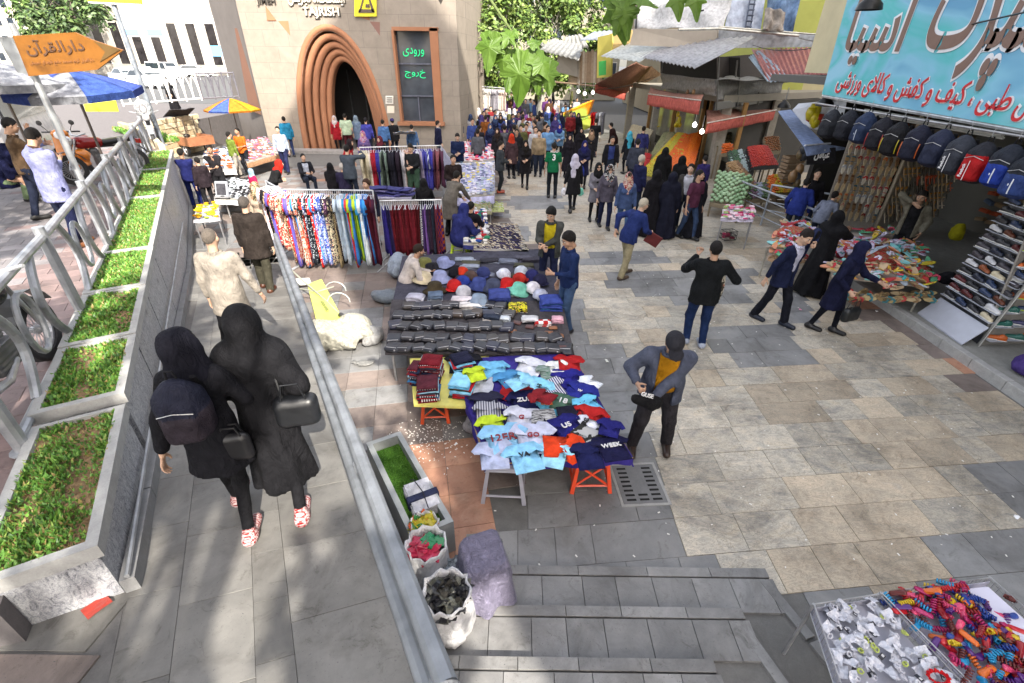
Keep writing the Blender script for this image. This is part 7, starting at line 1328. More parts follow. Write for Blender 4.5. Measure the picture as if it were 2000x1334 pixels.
RB0,RB1=Vector((7.60,7.55,.12)),Vector((7.50,6.45,.12));rk=empty('shoe_rack',(RB0+RB1)/2,'tall slanted rack of shoes on white shelves at the right edge','shoe rack');bkx=Vector((1,.05,0));Hk=2.0;lean_=.30
wpan=M('b8bcc8','plastic');ax_=(RB1-RB0)
q=MB();q.ext([RB0,RB1,RB1+bkx*lean_+Vector((0,0,Hk)),RB0+bkx*lean_+Vector((0,0,Hk))],bkx*.03);q.build('back_panel',M('484a50','paint'),rk,world=True)
q=MB();q.ext([RB0-bkx*.30,RB1-bkx*.30,RB1-bkx*.02+Vector((0,0,.30)),RB0-bkx*.02+Vector((0,0,.30))],(0,0,.02));q.build('foot_panel',wpan,rk,world=True)
q=MB();q.tube([RB1-bkx*.02,RB1+bkx*(lean_-.02)+Vector((0,0,Hk))],.022,6);q.tube([RB1-bkx*.05+Vector((0,-.04,0)),RB1+bkx*(lean_-.05)+Vector((0,-.04,Hk))],.012,6);q.build('edge_bar',M('a8a8a4','metal'),rk,world=True)
shc=[('1c1c20','black'),('1c2438','navy'),('5a2c18','brown'),('8a4a28','tan'),('2c2c32','dark grey'),('c8c8cc','white'),('50181c','burgundy'),('3c3840','charcoal'),('283858','blue'),('c8bca0','cream')]
for r_ in range(12):
 zz=.40+r_*.145;base=RB0+bkx*(lean_*(zz/Hk)-.075)+Vector((0,0,zz));q=MB();q.ext([base-bkx*.05,base+ax_-bkx*.05,base+ax_+bkx*.06,base+bkx*.06],(0,0,-.008));q.build('shelf',wpan,rk,world=True)
 for k in range(4):
  ci=random.choices(range(10),[7,5,3,2,5,2,2,4,3,2])[0];p=base+ax_*((k+.5)/4)+Vector((0,0,.004));shoe_obj(p,R(-100)+random.uniform(-.2,.2)+math.pi*0,shc[ci][0],'%s shoe, %s from the left on the %s shelf of the slanted rack'%(shc[ci][1],['first','second','third','fourth'][k],['lowest','second lowest','third','fourth','fifth','sixth','seventh','eighth','ninth','tenth','eleventh','top'][r_]),random.randrange(3),random.choice(['d8d8d4','d8d8d4','1c1c1c']),s=.92)
RC1=Vector((8.9,6.6,.12));rk2=empty('shoe_rack',(RB1+RC1)/2,'second rack face with colourful trainers at the right edge of the picture','shoe rack');ax2=RC1-RB1;q=MB();q.ext([RB1+Vector((.02,.0,0)),RC1,RC1+Vector((0,.3,Hk)),RB1+Vector((.02,.3,Hk))],(0,.03,0));q.build('back_panel',M('8a8680','paint'),rk2,world=True)
tc_=[('28406a','blue'),('a8b8a0','pale green'),('2c6a60','teal'),('b02c20','red'),('c8601c','orange'),('18181a','black'),('c8c8c8','white'),('3c3c68','violet-blue')]
for r_ in range(7):
 for k in range(4):
  zz=.12+r_*.23;p=RB1+ax2*((k+.55)/4.4)+Vector((0,-.06+.3*zz/Hk,zz));q=MB();q.box(p+Vector((0,0,-.006)),(.28,.12,.008));q.build('shelf',wpan,rk2,world=True)
  c_,nm=random.choice(tc_);shoe_obj(p,R(160)+random.uniform(-.3,.3),c_,'%s trainer, %s in the %s row of the rack facing the camera'%(nm,['leftmost','second','third','fourth'][k],['bottom','second','third','fourth','fifth','sixth','top'][r_]),0,random.choice(['d8d8d4','b8d040','e0e0e0']),s=.95)
def sandal_mesh(k):
 q=MB();n=14;out=[]
 for i in range(n):a=2*math.pi*i/n;x=.12*math.cos(a);out.append((x,(.040+.008*math.cos(a))*math.sin(a)))
 q.add([(x,y,0)for x,y in out]+[(x,y,.018)for x,y in out],[tuple(range(n-1,-1,-1)),tuple(range(n,2*n))]+[(i,(i+1)%n,n+(i+1)%n,n+i)for i in range(n)],0)
 if k==0:q.tube([(.02,-.042,.012),(.055,-.02,.045),(.06,.02,.045),(.02,.042,.012)],.011,5,1,1.8)
 elif k==1:q.tube([(.0,-.042,.012),(.05,-.01,.035),(.075,0,.018)],.006,5,1);q.tube([(.0,.042,.012),(.05,.01,.035),(.075,0,.018)],.006,5,1)
 else:q.tube([(.05,-.04,.012),(.06,0,.04),(.05,.04,.012)],.010,5,1,1.7);q.tube([(-.05,-.038,.012),(-.06,0,.055),(-.05,.038,.012)],.007,5,1)
 return q
SD=[sandal_mesh(k)for k in range(3)];_sd={}
def sandal(p,rot,c,c2,k,lab,grp,s=1.,parent=None,nm='sandal'):
 key=(k,c,c2)
 if key not in _sd:_sd[key]=newmesh('sandal',SD[k].v,SD[k].f,[M(c,'plastic',.6),M(c2,'plastic',.5)],SD[k].mi,False)
 o=link(nm,_sd[key],parent,p,rot,s);return tag(o,lab,'sandal' if nm=='sandal' else 'slipper',grp)
sc_=[('b8a078','8a1c20'),('c0ac88','c8a880'),('a88a60','285868'),('c8b898','b84858'),('8a6a48','5a3820'),('c8c0b0','c02020'),('b09870','c86830'),('d0c8b8','a0a8b8')];cn=['dark red','beige','teal','pink','brown','red','orange','grey']
wa0,wa1=Vector((8.15,12.35,.3)),Vector((9.3,12.0,.3));wb1=Vector((11.4,12.7,.3))
for(P0,P1,nm,nx,cc_,rn_)in((wa0,wa1,'left',9,sc_,10),(wa1+Vector((.1,0,0)),wb1,'right',14,[('a89880','c8a878'),('d8c8b0','d0c0b0'),('c05838','d86840'),('b89a78','d89a38'),('5c5850','7a6a58'),('4c4844','6a6a58')],9)):
 d_=(P1-P0).normalized();nrm=Vector((d_.y,-d_.x,0));e=empty('sandal_display',(P0+P1)/2,'%s display board hung with rows of sandals inside the shoe shop'%nm,'display');q=MB();q.ext([P0,P1,P1+Vector((0,0,2.35)),P0+Vector((0,0,2.35))],-nrm*.04);q.build('board',M((.34,.31,.27),'stone'),e,world=True)
 for r_ in range(rn_):
  z=.25+r_*.225;q=MB();q.tube([P0+Vector((0,0,z-.02))+nrm*.05,P1+Vector((0,0,z-.02))+nrm*.05],.006,4);q.build('wire_shelf',zm,e,world=True)
  for k in range(nx):
   t_=(k+.5)/nx;ci=(r_*3+k//3)%len(cc_)if random.random()<.7 else random.randrange(len(cc_));c_,c2=cc_[ci];p=P0.lerp(P1,t_)+Vector((0,0,z+.05))+nrm*.07;lb='%s sandals, %s from the left in row %d of the %s sandal board'%((cn[ci]if nm=='left' else['tan','beige','orange-red','mustard','dark brown','black'][ci]),ordn(k),r_+1,nm)
   o=sandal(p,(R(35),R(-62),math.atan2(d_.y,d_.x)+R(75)+random.uniform(-.15,.15)),c_,c2,(r_+ci)%3,lb,'sandals on the %s board'%nm,1.12)
q=MB();q.tube([Vector((9.36,11.95,.12)),Vector((9.36,11.95,3.4))],.045,6);tag(q.build('shop_post',M('a89c88','paint'),None),'pale square post between the two sandal boards','post')
q=MB();mss=[M(c,'leather')for c in('6c5a48','8a7458','384a38','9a8a70','a04828','50607a')]
for i in range(24):
 for j in range(13):
  q.T=Matrix.Translation((12.35,5.0+i*.32,.5+j*.22))@Matrix.Rotation(random.uniform(-.3,.3),4,'X');q.bev((0,0,0),(.10,.24,.09),.02,0,random.randrange(6))
for i in range(8):
 for j in range(13):
  q.T=Matrix.Translation((10.9+i*.18,14.85,.5+j*.22));q.bev((0,0,0),(.14,.1,.09),.02,0,random.randrange(6))
q.T=None;tag(q.build('shoe_stock',mss,shop,world=True),kind='stuff')
def in_tab(quad,z,lab):
 P=[G(x,y,z)for x,y in quad];e=empty('slipper_table',uz(sum(P,Vector())/4),lab,'table');q=MB();q.ext(P,(0,0,-.03));q.build('top',M((.35,.3,.25),'stone'),e,world=True);table_legs(e,P,z-.02,M('a8a498','metal'),.02);return e
in_tab([(1625,540),(1815,560),(1775,452),(1625,455)],.66,'folding table buried under a heap of colourful slippers in front of the shop');in_tab([(1497,482),(1570,488),(1590,444),(1530,440)],.7,'smaller table of coloured slippers behind the man in the dark suit')
slc=[('7ab8b8','turquoise'),('b8b0c8','pale lilac'),('c04058','rose'),('b8a080','straw'),('a02828','red'),('58a078','green'),('c8b838','yellow'),('c88868','salmon'),('a8b8c8','pale blue'),('8a7050','brown')]
def heap(poly,z,n,where,zt,grp,wts,hb=.12):
 xs=[p[0]for p in poly];ys_=[p[1]for p in poly];k=0;cx,cy=sum(xs)/len(xs),sum(ys_)/len(ys_)
 while k<n:
  x,y=random.uniform(min(xs),max(xs)),random.uniform(min(ys_),max(ys_))
  if not inp((x,y),poly):continue
  d=math.hypot((x-cx)/(max(xs)-cx),(y-cy)/(max(ys_)-cy));ci=random.choices(range(10),wts if y>cy+10 else[3,8,3,1,2,2,2,2,5,0])[0];c_,nm=slc[ci];p=G(x,y,z);p.z+=max(0,hb*(1-d))+random.uniform(0,.05);c2=random.choice(['b82838','2c8a8a','c8c0d0','c8a030','a03048','6a4a30',c_]);lb='%s slipper in the heap on the %s table'%(nm,where)
  sandal(p,(random.uniform(-.5,.5),random.uniform(-.5,.5),random.uniform(0,6.28)),c_,c2,random.randrange(2),lb,lb,random.uniform(1.1,1.35),None,'slipper');k+=1
for(hx_,hy_,ra_,rb2,zz_)in((1715,508,.80,.95,.60),(1548,464,.42,.42,.66)):hm=G(hx_,hy_,zz_);V,F=surf(lambda P:np.maximum(el(P,(0,0,0),(ra_,rb2,.22))+.02*nz(P,9,3),-P[:,2]),(-ra_,-rb2,0),(ra_,rb2,.25),.05);tag(link('slipper_pile',newmesh('slipper_pile',V,F,[M('8a7458','floral',None,'a02c2c')],None,True),None,hm),'inner mass of %s slippers under the loose ones'%('large table' if hx_>1600 else 'small table'),'slippers',kind='stuff')
heap([(1608,500),(1640,450),(1760,442),(1815,500),(1828,550),(1790,572),(1700,560),(1630,548)],.68,190,'large slipper',.7,'x',[4,2,3,8,4,3,2,3,1,7],.24);heap([(1495,475),(1540,432),(1595,440),(1572,485),(1520,498)],.71,50,'smaller slipper',.7,'x',[4,2,3,8,3,4,1,4,2,3],.06)
for i in range(34):
 x=1640+i*5.4+random.uniform(-3,3);p=G(x,575+random.uniform(-8,12),.45);lb='straw sandal hanging in the bundle at the front of the large slipper table';sandal(p,(R(90)+random.uniform(-.4,.4),random.uniform(-.3,.3),random.uniform(-.8,.8)),random.choice(['a89468','8a7450','b8a480','6a5838']),random.choice(['a02828','8a7050','30707a']),0,lb,lb)
for i in range(22):
 x=1503+i*3.2;lb='sandal hanging from the front edge of the smaller slipper table';sandal(G(x,503+random.uniform(-8,8),.5),(R(90)+random.uniform(-.4,.4),random.uniform(-.3,.3),random.uniform(-.8,.8)),random.choice(['b89878','a88868','c8a898']),random.choice(['a02828','8a7050']),0,lb,lb)
blob('cap',(1845,555),(.14,.16,.14),'black cap hanging at the end of the slipper table','cap','141418','fabric',3,.5,.02);blob('yellow_bag',(1862,470),(.12,.16,.22),'mustard yellow bag in the dark of the shop beside the rack','bag','8a8410','fabric',4,.6,.02)
def pipe_rail(a,b,h,lab,zb=0,n=4,posts=3):
 e=empty('pipe_railing',a,lab,'railing','pipe railings between the shops');m_=M((.33,.36,.40),'metal')
 for k in range(n):z=h*(k+1)/n;q=MB();q.tube([a+Vector((0,0,z)),b+Vector((0,0,z))],.028 if k==n-1 else .016,7);q.build('rail',m_,e,world=True)
 for k in range(posts):p=a.lerp(b,k/(posts-1));q=MB();q.tube([p,p+Vector((0,0,h+.02))],.026,7);q.build('post',m_,e,world=True)
 return e
pipe_rail(G(1415,405,0),G(1575,485,0),.92,'long grey pipe railing sloping past the pink goods');pipe_rail(G(1490,425,0),G(1640,455,0),.95,'grey pipe railing behind the long one, ending at the sandals')
stall([(1408,430),(1470,432),(1475,408),(1415,402)],.72,'small stand of pink and white packets by the railing',['c04878','d88aa0','d8d0d4','98b070','b83860','e0c8d0'],90,.09,.06,'b8b0c0',.03,seed=31)
e=empty('wire_crate',G(1420,470,0),'dark wire crate with pink goods hung under the small stand','crate',rz=.2);q=MB()
for z in(.05,.16,.27):
 for a,b_ in(((-.16,-.12),(.16,-.12)),((.16,-.12),(.16,.12)),((.16,.12),(-.16,.12)),((-.16,.12),(-.16,-.12))):q.tube([(*a,z),(*b_,z)],.008,4)
for i in range(9):x=-.16+.04*i;q.tube([(x,-.12,.05),(x,-.12,.27)],.006,4);q.tube([(x,.12,.05),(x,.12,.27)],.006,4)
q.build('wires',M('202024','plastic'),e);q=MB()
for i in range(14):q.bev((random.uniform(-.12,.12),random.uniform(-.08,.08),.09+random.uniform(0,.1)),(.08,.06,.05),.01)
tag(q.build('goods',M('a83058','plastic'),e),kind='stuff')
fs=empty('fruit_shop',(9,22,0),'old corner fruit shop with tin roofs, sagging tarpaulins and faded red awnings','shop');Cc=Vector((7.6,19.0,0));Wf=Vector((6.6,30,0));Se=Vector((13.2,22.8,0));wl=M((.24,.22,.18),'plaster');gz_=M((.13,.13,.11),'plaster')
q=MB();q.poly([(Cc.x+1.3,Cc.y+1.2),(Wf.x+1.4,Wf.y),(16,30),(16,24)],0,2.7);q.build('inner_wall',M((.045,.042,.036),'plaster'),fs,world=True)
q=MB();q.poly([(Cc.x-.12,Cc.y-.1),(Wf.x,Wf.y),(15,30),(15,24),(Se.x,Se.y)],2.72,2.95);q.build('floor_slab',wl,fs,world=True)
for p,r_ in((Cc+Vector((.25,.5,0)),.18),(Cc.lerp(Wf,.33),.14),(Cc.lerp(Wf,.62),.14),(Wf,.16),(Cc.lerp(Se,.5),.14),(Se,.16)):q=MB();q.bev((p.x,p.y,1.36),(r_*2,r_*2,2.72),.02);q.build('column',M((.30,.28,.24),'stone'),fs,world=True)
for k,(a,b_)in enumerate(((.05,.30),(.36,.60),(.65,.97))):
 p0,p1=Cc.lerp(Wf,a),Cc.lerp(Wf,b_);o_=Vector((1.1,.1,0));q=MB();q.ext([p0+o_+Vector((0,0,.5)),p1+o_+Vector((0,0,.5)),p1+o_+Vector((0,0,2.6)),p0+o_+Vector((0,0,2.6))],(.03,0,0));q.build('shop_window',M((.20,.20,.16),'glass'),fs,world=True)
 q=MB();q.bev((p0.x+1.05,p0.y,1.35),(.14,.14,2.7),.01);q.bev((p1.x+1.05,p1.y,1.35),(.14,.14,2.7),.01);q.build('door_frame',M((.36,.20,.07),'paint'),fs,world=True)
aw1,aw2=M((.34,.17,.13),'fabric'),M((.42,.10,.08),'fabric')
def awning(cl,va,lab,parent=fs,mt1=aw1,mt2=aw2):
 q=MB();P=cl;q.grid(lambda u,v:P[0]*(1-u)*(1-v)+P[1]*u*(1-v)+P[2]*u*v+P[3]*(1-u)*v+Vector((0,0,-.07*math.sin(math.pi*u)*v-.02*abs(math.sin(u*9)))),12,6,thick=(0,0,-.01));e=q.build('awning',mt1,parent,world=True,smooth=True)
 q=MB();q.grid(lambda u,v:va[0].lerp(va[1],u)+Vector((.012*math.sin(u*25),.012*math.cos(u*21),-.02*abs(math.sin(u*9))-va[2]*v)),20,3,thick=(.008,.008,0));o=q.build('valance',mt2,e,smooth=True);o.location=-parent.location;q=MB();q.tube([va[0]+Vector((0,0,.012)),va[1]+Vector((0,0,.012))],.018,6);o=q.build('front_bar',M('c8c4bc','metal'),e,base=False);o.location=-parent.location
a1L,a1R=G(1163,164,2.62),G(1222,181,2.45);a1R=Vector((a1R.x+.0,a1R.y,2.45));a1L=G(1163,164,2.55)
a1R=G(1223,182,2.3);a1L=GY(1163,164,26.5);a1L.z=max(a1L.z,2.3)
awning([a1L,a1R,GY(1272,129,a1R.y+.7),GY(1243,121,26.9)],(a1L,a1R,.38),'a');q=MB();q.ext([a1R,GY(1272,129,a1R.y+.7),GY(1292,146,a1R.y+1.4),GY(1240,170,a1R.y+1.0)],(.02,.02,0));q.build('awning_side',M((.36,.22,.15),'fabric'),fs,world=True)
a2L,a2R=GY(1266,184,22.6),GY(1369,197,17.4);awning([a2L,a2R,GY(1374,184,18.3),GY(1271,170,23.6)],(a2L,a2R,.40),'b')
a3L,a3R=G(1381,241,2.12),G(1522,214,2.38);awning([a3L,a3R,GY(1482,203,a3R.y+.4),GY(1380,214,a3L.y+1.0)],(a3L,a3R,.34),'c')
tg=M((.16,.16,.155),'fabric',.5);tg2=M((.22,.21,.20),'fabric',.55);yW,yC,yS=24.0,18.6,21.5
cloth('tarpaulin',[GY(1397,188,yC),GY(1292,172,yW),GY(1290,143,yW),GY(1400,156,yC)],tg2,fs,.07,2,.015)
cloth('tarpaulin',[GY(1398,196,yC),GY(1520,184,yS),GY(1536,150,yS),GY(1400,156,yC)],tg,fs,.09,2.2,.015,seed=2)
panelY('black_sign',[(1396,200,yC-.12),(1512,187,yS-.3),(1512,197,yS-.3),(1394,216,yC-.12)],M((.02,.02,.022),'plastic'),fs)
for i,(x,y0,y1,Y)in enumerate([(1322,148,200,22.4),(1372,154,212,19.6),(1400,112,216,18.5),(1440,152,208,19.4),(1480,150,205,20.4),(1436,118,155,20),(1292,100,145,24)]):q=MB();q.tube([GY(x+4,y0,Y),GY(x,y1,Y)],.03,5);q.build('balcony_post',M((.08,.08,.075),'metal'),fs,world=True)
panelY('shade_panel',[(1290,108,yW+2.5),(1445,112,yC+4),(1445,160,yC+4),(1290,150,yW+2.5)],M((.03,.028,.025),'plaster'),fs,.05);panelY('shade_panel',[(1400,112,yC+4.1),(1540,100,yS+3.5),(1540,156,yS+3.5),(1400,162,yC+4.1)],M((.035,.03,.028),'plaster'),fs,.05)  # near-black sheets paint the shade behind the balcony, under the tin roofs
corrug('tin_roof',GY(1250,112,23.0),GY(1358,133,17.2),GY(1478,71,19.6),GY(1300,81,25.0),16,M((.28,.28,.29),'metal',.55),fs,.035);corrug('tin_roof',GY(1172,110,25.5),GY(1250,121,22.0),GY(1302,84,24.5),GY(1232,79,27),9,M((.42,.44,.42),'metal',.6),fs,.02)
corrug('red_tin_roof',GY(1500,159,18.6),GY(1618,149,17.2),GY(1604,92,20.8),GY(1468,97,22.5),14,M((.30,.115,.105),'metal',.6),fs,.035);corrug('blue_tin_roof',GY(1499,160,18.5),GY(1552,156,18.1),GY(1482,98,22.0),GY(1462,112,22.4),6,M((.32,.40,.46),'metal',.6),fs,.03)
cloth('grey_tarpaulin',[GY(1400,156,18.4),GY(1545,158,19.2),GY(1500,150,20.4),GY(1420,150,20.2)],tg,fs,.05,2,.02)
panelY('beige_wall',[(1232,88,24.4),(1402,94,21.6),(1404,58,21.6),(1240,56,24.4)],M((.42,.36,.29),'plaster'),fs,.1);panelY('side_cladding',[(1402,94,21.5),(1600,92,21.9),(1602,66,21.9),(1404,58,21.5)],M((.42,.45,.50),'metal',.5),fs,.1)
q=MB();q.tube([GY(1325,58,21.0),GY(1404,56,21.2),GY(1560,70,21.4)],.05,6);q.tube([GY(1404,52,21.2),GY(1604,68,21.5)],.03,6);q.build('roof_pipe',M('a0a098','metal'),fs,world=True)
cloth('white_tarpaulin',[GY(1240,58,24.5),GY(1410,56,21.8),GY(1432,-14,22.6),GY(1250,-14,25.2)],M((.47,.47,.47),'fabric'),fs,.16,2.5,.02,22,12);q=MB();q.tube([GY(1241,60,24.3),GY(1247,-12,24.6)],.04,5);q.tube([GY(1355,24,22),GY(1375,20,21.9)],.03,5);q.build('tarp_pole',M('303030','metal'),fs,world=True)
panelY('blue_shutter',[(1414,56,22.4),(1484,62,22.4),(1494,-12,22.8),(1428,-12,22.8)],M((.30,.34,.42),'metal',.6),fs,.06)
q=MB();[q.tube([GY(1455+dx,58,22.25),GY(1466+dx,-10,22.6)],.035,5)for dx in(0,10)];[q.tube([GY(1456+k*1.8,52-k*11,22.25),GY(1468+k*1.8,52-k*11,22.25)],.03,4)for k in range(6)];q.build('ladder',M('505868','metal'),fs,world=True)
cloth('blue_tarpaulin',[GY(1495,62,21.9),GY(1548,66,21.4),GY(1566,-12,21.8),GY(1500,-12,22.4)],M((.13,.20,.32),'fabric'),fs,.18,2,.02);cloth('brown_cloth',[GY(1490,58,21.2),GY(1530,62,21.0),GY(1535,22,21.2),GY(1496,14,21.4)],M((.28,.25,.22),'fabric'),fs,.12,2,.02,seed=3)
building('yellow_house',11.6,12.9,24,36,12,M((.40,.42,.10),'plaster'),'narrow yellow-green rendered house above the tin roofs',0);building('cream_house',12.95,30,24.2,40,14,M((.48,.43,.26),'plaster'),'cream rendered house between the tin roofs and the big shop sign',0)
ln=empty('lane_stalls',(5.5,31,0),'old lean-to stalls with plank walls and tin roofs along the lane','stall')
pm=[M((.24,.17,.11),'stone'),M((.30,.23,.16),'stone'),M((.38,.33,.26),'stone')]
for i in range(15):a=GY(1110+i*4.4,162,31-.2*i);b_=GY(1112+i*4.4,104-.4*i,31-.2*i);q=MB();w_=.12;q.ext([a,a+Vector((w_,0,0)),b_+Vector((w_,0,random.uniform(-.06,.06))),b_+Vector((0,0,random.uniform(-.1,.1)))],(0,.04,0));q.build('plank',random.choice(pm),ln,world=True)
panelY('yellow_wall',[(1168,152,27.5),(1196,150,26.8),(1198,66,26.8),(1170,72,27.5)],M((.52,.46,.10),'plaster'),ln,.1);panelY('ochre_wall',[(1190,110,27.0),(1232,104,26.4),(1236,58,26.4),(1192,66,27)],M((.45,.32,.13),'plaster'),ln,.1)
corrug('tin_roof',GY(1130,80,29.5),GY(1192,76,27),GY(1238,56,27.4),GY(1160,62,30),8,M((.28,.31,.36),'metal',.6),ln,.03);corrug('tin_roof',GY(1052,98,34),GY(1130,118,29),GY(1142,88,31),GY(1080,76,36),8,M((.27,.275,.27),'metal',.6),ln,.04);corrug('tin_roof',GY(1050,84,40),GY(1075,104,36),GY(1104,82,38),GY(1080,72,42),5,M((.3,.3,.27),'metal',.6),ln,.04)
corrug('white_roof',GY(1098,100,33),GY(1150,92,30),GY(1136,66,33),GY(1104,72,36),5,M((.30,.30,.28),'plaster'),ln,.03)
panelY('grey_wall',[(1090,140,32),(1130,150,30),(1130,112,30),(1092,108,32)],M((.30,.28,.25),'plaster'),ln,.1);q=MB();q.tube([GY(1080,160,31),GY(1165,168,28)],.05,5);q.build('beam',pm[0],ln,world=True)
slab('brown_stall_roof',[GY(918,112,33),GY(955,96,33.5),GY(960,90,36),GY(915,100,36)],.05,M((.25,.15,.09),'stone'));tag(bpy.data.objects['brown_stall_roof'],'small brown stall roof under the trees at the lane end','roof')
panelY('green_sign',[(1170,148,26.6),(1184,146,26.4),(1184,118,26.4),(1170,120,26.6)],M((.05,.40,.08),'plastic'),ln,.04)
def tray(quad,lab,cols,r_,n,seed=1,frame=(.20,.16,.10),name='fruit_display',jit=.4,layers=1,legs=True,mound=.06):
 P=[G(x,y,z)for x,y,z in quad];e=empty(name,uz(sum(P,Vector())/4),lab,'fruit display','fruit and vegetable displays');q=MB();q.ext(P,(0,0,-.05));q.build('board',M(frame,'stone'),e,world=True)
 for k in range(4):q=MB();a,b_=P[k],P[(k+1)%4];q.ext([a,b_,b_+Vector((0,0,.07)),a+Vector((0,0,.07))],((sum(P,Vector())/4-a).normalized()*.02));q.build('edge_board',M(frame,'stone'),e,world=True)
 if legs:table_legs(e,P,min(p.z for p in P)-.02,M(frame,'stone'),.03)
 rr=random.Random(seed);L1=(P[1]-P[0]).length;L2=(P[3]-P[0]).length;nu_=max(2,int(L1/(r_*1.95)));nv_=max(2,int(L2/(r_*1.8)));q=MB();ms=[M(c,'plastic',.4)if not hasattr(c,'node_tree')else c for c in cols]
 if nu_*nv_>900:f_=(nu_*nv_/900)**.5;r_*=f_;nu_=int(nu_/f_);nv_=int(nv_/f_)
 for i in range(nu_):
  for j in range(nv_):
   u=(i+.5*(j%2)+.3+rr.uniform(-.1,.1)*jit)/nu_;v=(j+.5+rr.uniform(-.1,.1)*jit)/nv_;p=P[0]*(1-u)*(1-v)+P[1]*u*(1-v)+P[2]*u*v+P[3]*(1-u)*v+Vector((0,0,r_*.8+mound*4*u*(1-u)*(.5+2*v*(1-v))+rr.uniform(0,r_*.5)));rs=r_*rr.uniform(.85,1.12)
   q.lathe([(0,rs),(rs*.75,rs*.66),(rs,0),(0,-rs*.7)],p,7,min(len(ms)-1,int(u*len(ms)*.999)if rr.random()<.85 else rr.randrange(len(ms))),False)
 o=q.build('fruit',ms,e,world=True,smooth=True);tag(o,kind='stuff');return e
ora,lem,tom,grn_,pal='c85a04','b8a418','a81c0c','5a8a2c','8aa880'
tray([(1242,348,.45),(1312,352,.5),(1348,268,1.3),(1322,262,1.3)],'steep display of yellow lemons and oranges at the corner of the fruit shop',[lem,'a8a02c',ora,ora],.042,0,3)
tray([(1312,352,.5),(1350,340,.5),(1372,262,1.35),(1346,266,1.3)],'steep display of bright oranges beside the lemons',[ora,'d06a08',ora],.042,0,4);tray([(1262,318,.5),(1312,322,.5),(1322,262,1.2),(1296,262,1.2)],'pile of pale greenish fruit left of the lemons',['8a8a60','9a9470','788058'],.045,0,5)
tray([(1238,335,.3),(1262,338,.35),(1272,305,.7),(1248,300,.7)],'box of red fruit beside the pale fruit',['9a1418','b02024'],.04,0,6);tray([(1385,400,.35),(1445,410,.4),(1470,352,.9),(1400,340,.9)],'slanting heap of pale green cabbages beyond the railing',[pal,'98b48c','7a9a70'],.075,0,7,mound=.1)
tray([(1445,372,.6),(1480,366,.6),(1440,318,1.1),(1418,322,1.1)],'strip of brown potatoes beside the cabbages',['8a6a40','9a7a50','705030'],.045,0,8);tray([(1468,330,.95),(1520,326,.95),(1498,288,1.4),(1458,290,1.4)],'tilted black tray of bright red tomatoes',[tom,'b8280c',tom],.04,0,9,frame=(.03,.03,.03))
tray([(1425,345,.8),(1472,338,.8),(1455,296,1.3),(1420,300,1.3)],'black tray of green peppers left of the tomatoes',['183820','285030','90a0a0','18181c'],.045,0,10,frame=(.02,.02,.02));tray([(1408,304,1.0),(1432,302,1.0),(1430,284,1.3),(1410,284,1.3)],'small tray of oranges under the awning',[ora,ora],.042,0,11)
tray([(1400,292,1.1),(1440,284,1.1),(1440,262,1.5),(1398,266,1.5)],'dark crates of mixed vegetables in the shade under the awning',['585030','404028','6a5a30'],.05,0,12);tray([(1500,300,1.2),(1524,298,1.2),(1520,270,1.6),(1490,272,1.6)],'tray of dull orange fruit at the right end under the awning',['8a5020','784818'],.045,0,13)
tray([(1500,385,.4),(1542,380,.4),(1530,345,.8),(1498,348,.8)],'heap of yellow and orange peppers behind the railing',['c86010','b8a018','c88a10'],.05,0,14);tray([(1455,395,.35),(1500,392,.35),(1498,362,.6),(1455,366,.6)],'bags of greens and onions behind the railing',['587048','705868','8890a0','48603c'],.06,0,15)
tray([(1100,245,.5),(1150,225,.5),(1160,198,1.3),(1100,225,1.3)],'bright yellow-orange sloping fruit barrow in the lane',['c88a08','d09810','c87808'],.05,0,16,frame=(.35,.42,.05));tray([(1108,262,.3),(1160,246,.3),(1165,226,.9),(1110,244,.9)],'lower green-edged shelf of the lane fruit barrow',['5a7a20','688a28','a08a18'],.06,0,17,frame=(.35,.42,.05))
tray([(1075,275,.4),(1105,262,.4),(1105,240,.9),(1072,246,.9)],'green vegetables at the near end of the lane barrow',['2c5a20','386a28'],.06,0,18);tray([(1222,270,.7),(1262,282,.7),(1275,258,1.1),(1235,246,1.1)],'sloping shelf of white egg boxes at the fruit shop',['a89c80','b8ac90'],.05,0,19)
tray([(1280,250,.8),(1318,262,.8),(1318,236,1.3),(1290,228,1.3)],'shelf of bananas and boxes in the fruit shop window',['b8a018','6a5a20','a88c60'],.06,0,20)
def bunch(p,lab,cols,n=8,r_=.09,h=.5,sq=1.8):
 e=empty('hanging_goods',p,lab,'hanging goods');
 for k in range(n):q=MB();rs=r_*random.uniform(.8,1.1);q.lathe([(0,rs*sq),(rs*.8,rs),(rs,0),(rs*.7,-rs),(0,-rs*1.4)],(0,0,0),9,0,False);o=q.build('piece',M(cols[k%len(cols)],'plastic'),e,smooth=True,base=False);o.location=(random.uniform(-.14,.14),random.uniform(-.12,.12),random.uniform(-h/2,h/2))
bunch(GY(1325,235,21),'yellow bananas hanging in the fruit shop front',['b8a018','a8a020'],8,.07,.5);bunch(GY(1290,205,24),'blue and grey bags hanging in the shop doorway',['586078','404858','a89830'],6,.12,.8,2.5)
bunch(GX(1592,228,8.2),'net of yellow balls with red bands hanging beside the shop sign',['b8a818','c0ac20','a83018'],7,.14,.35,1.0);bunch(GY(1345,205,19.8),'brown gourds hanging at the corner post',['6a4a30','8a6a48'],6,.07,.9)
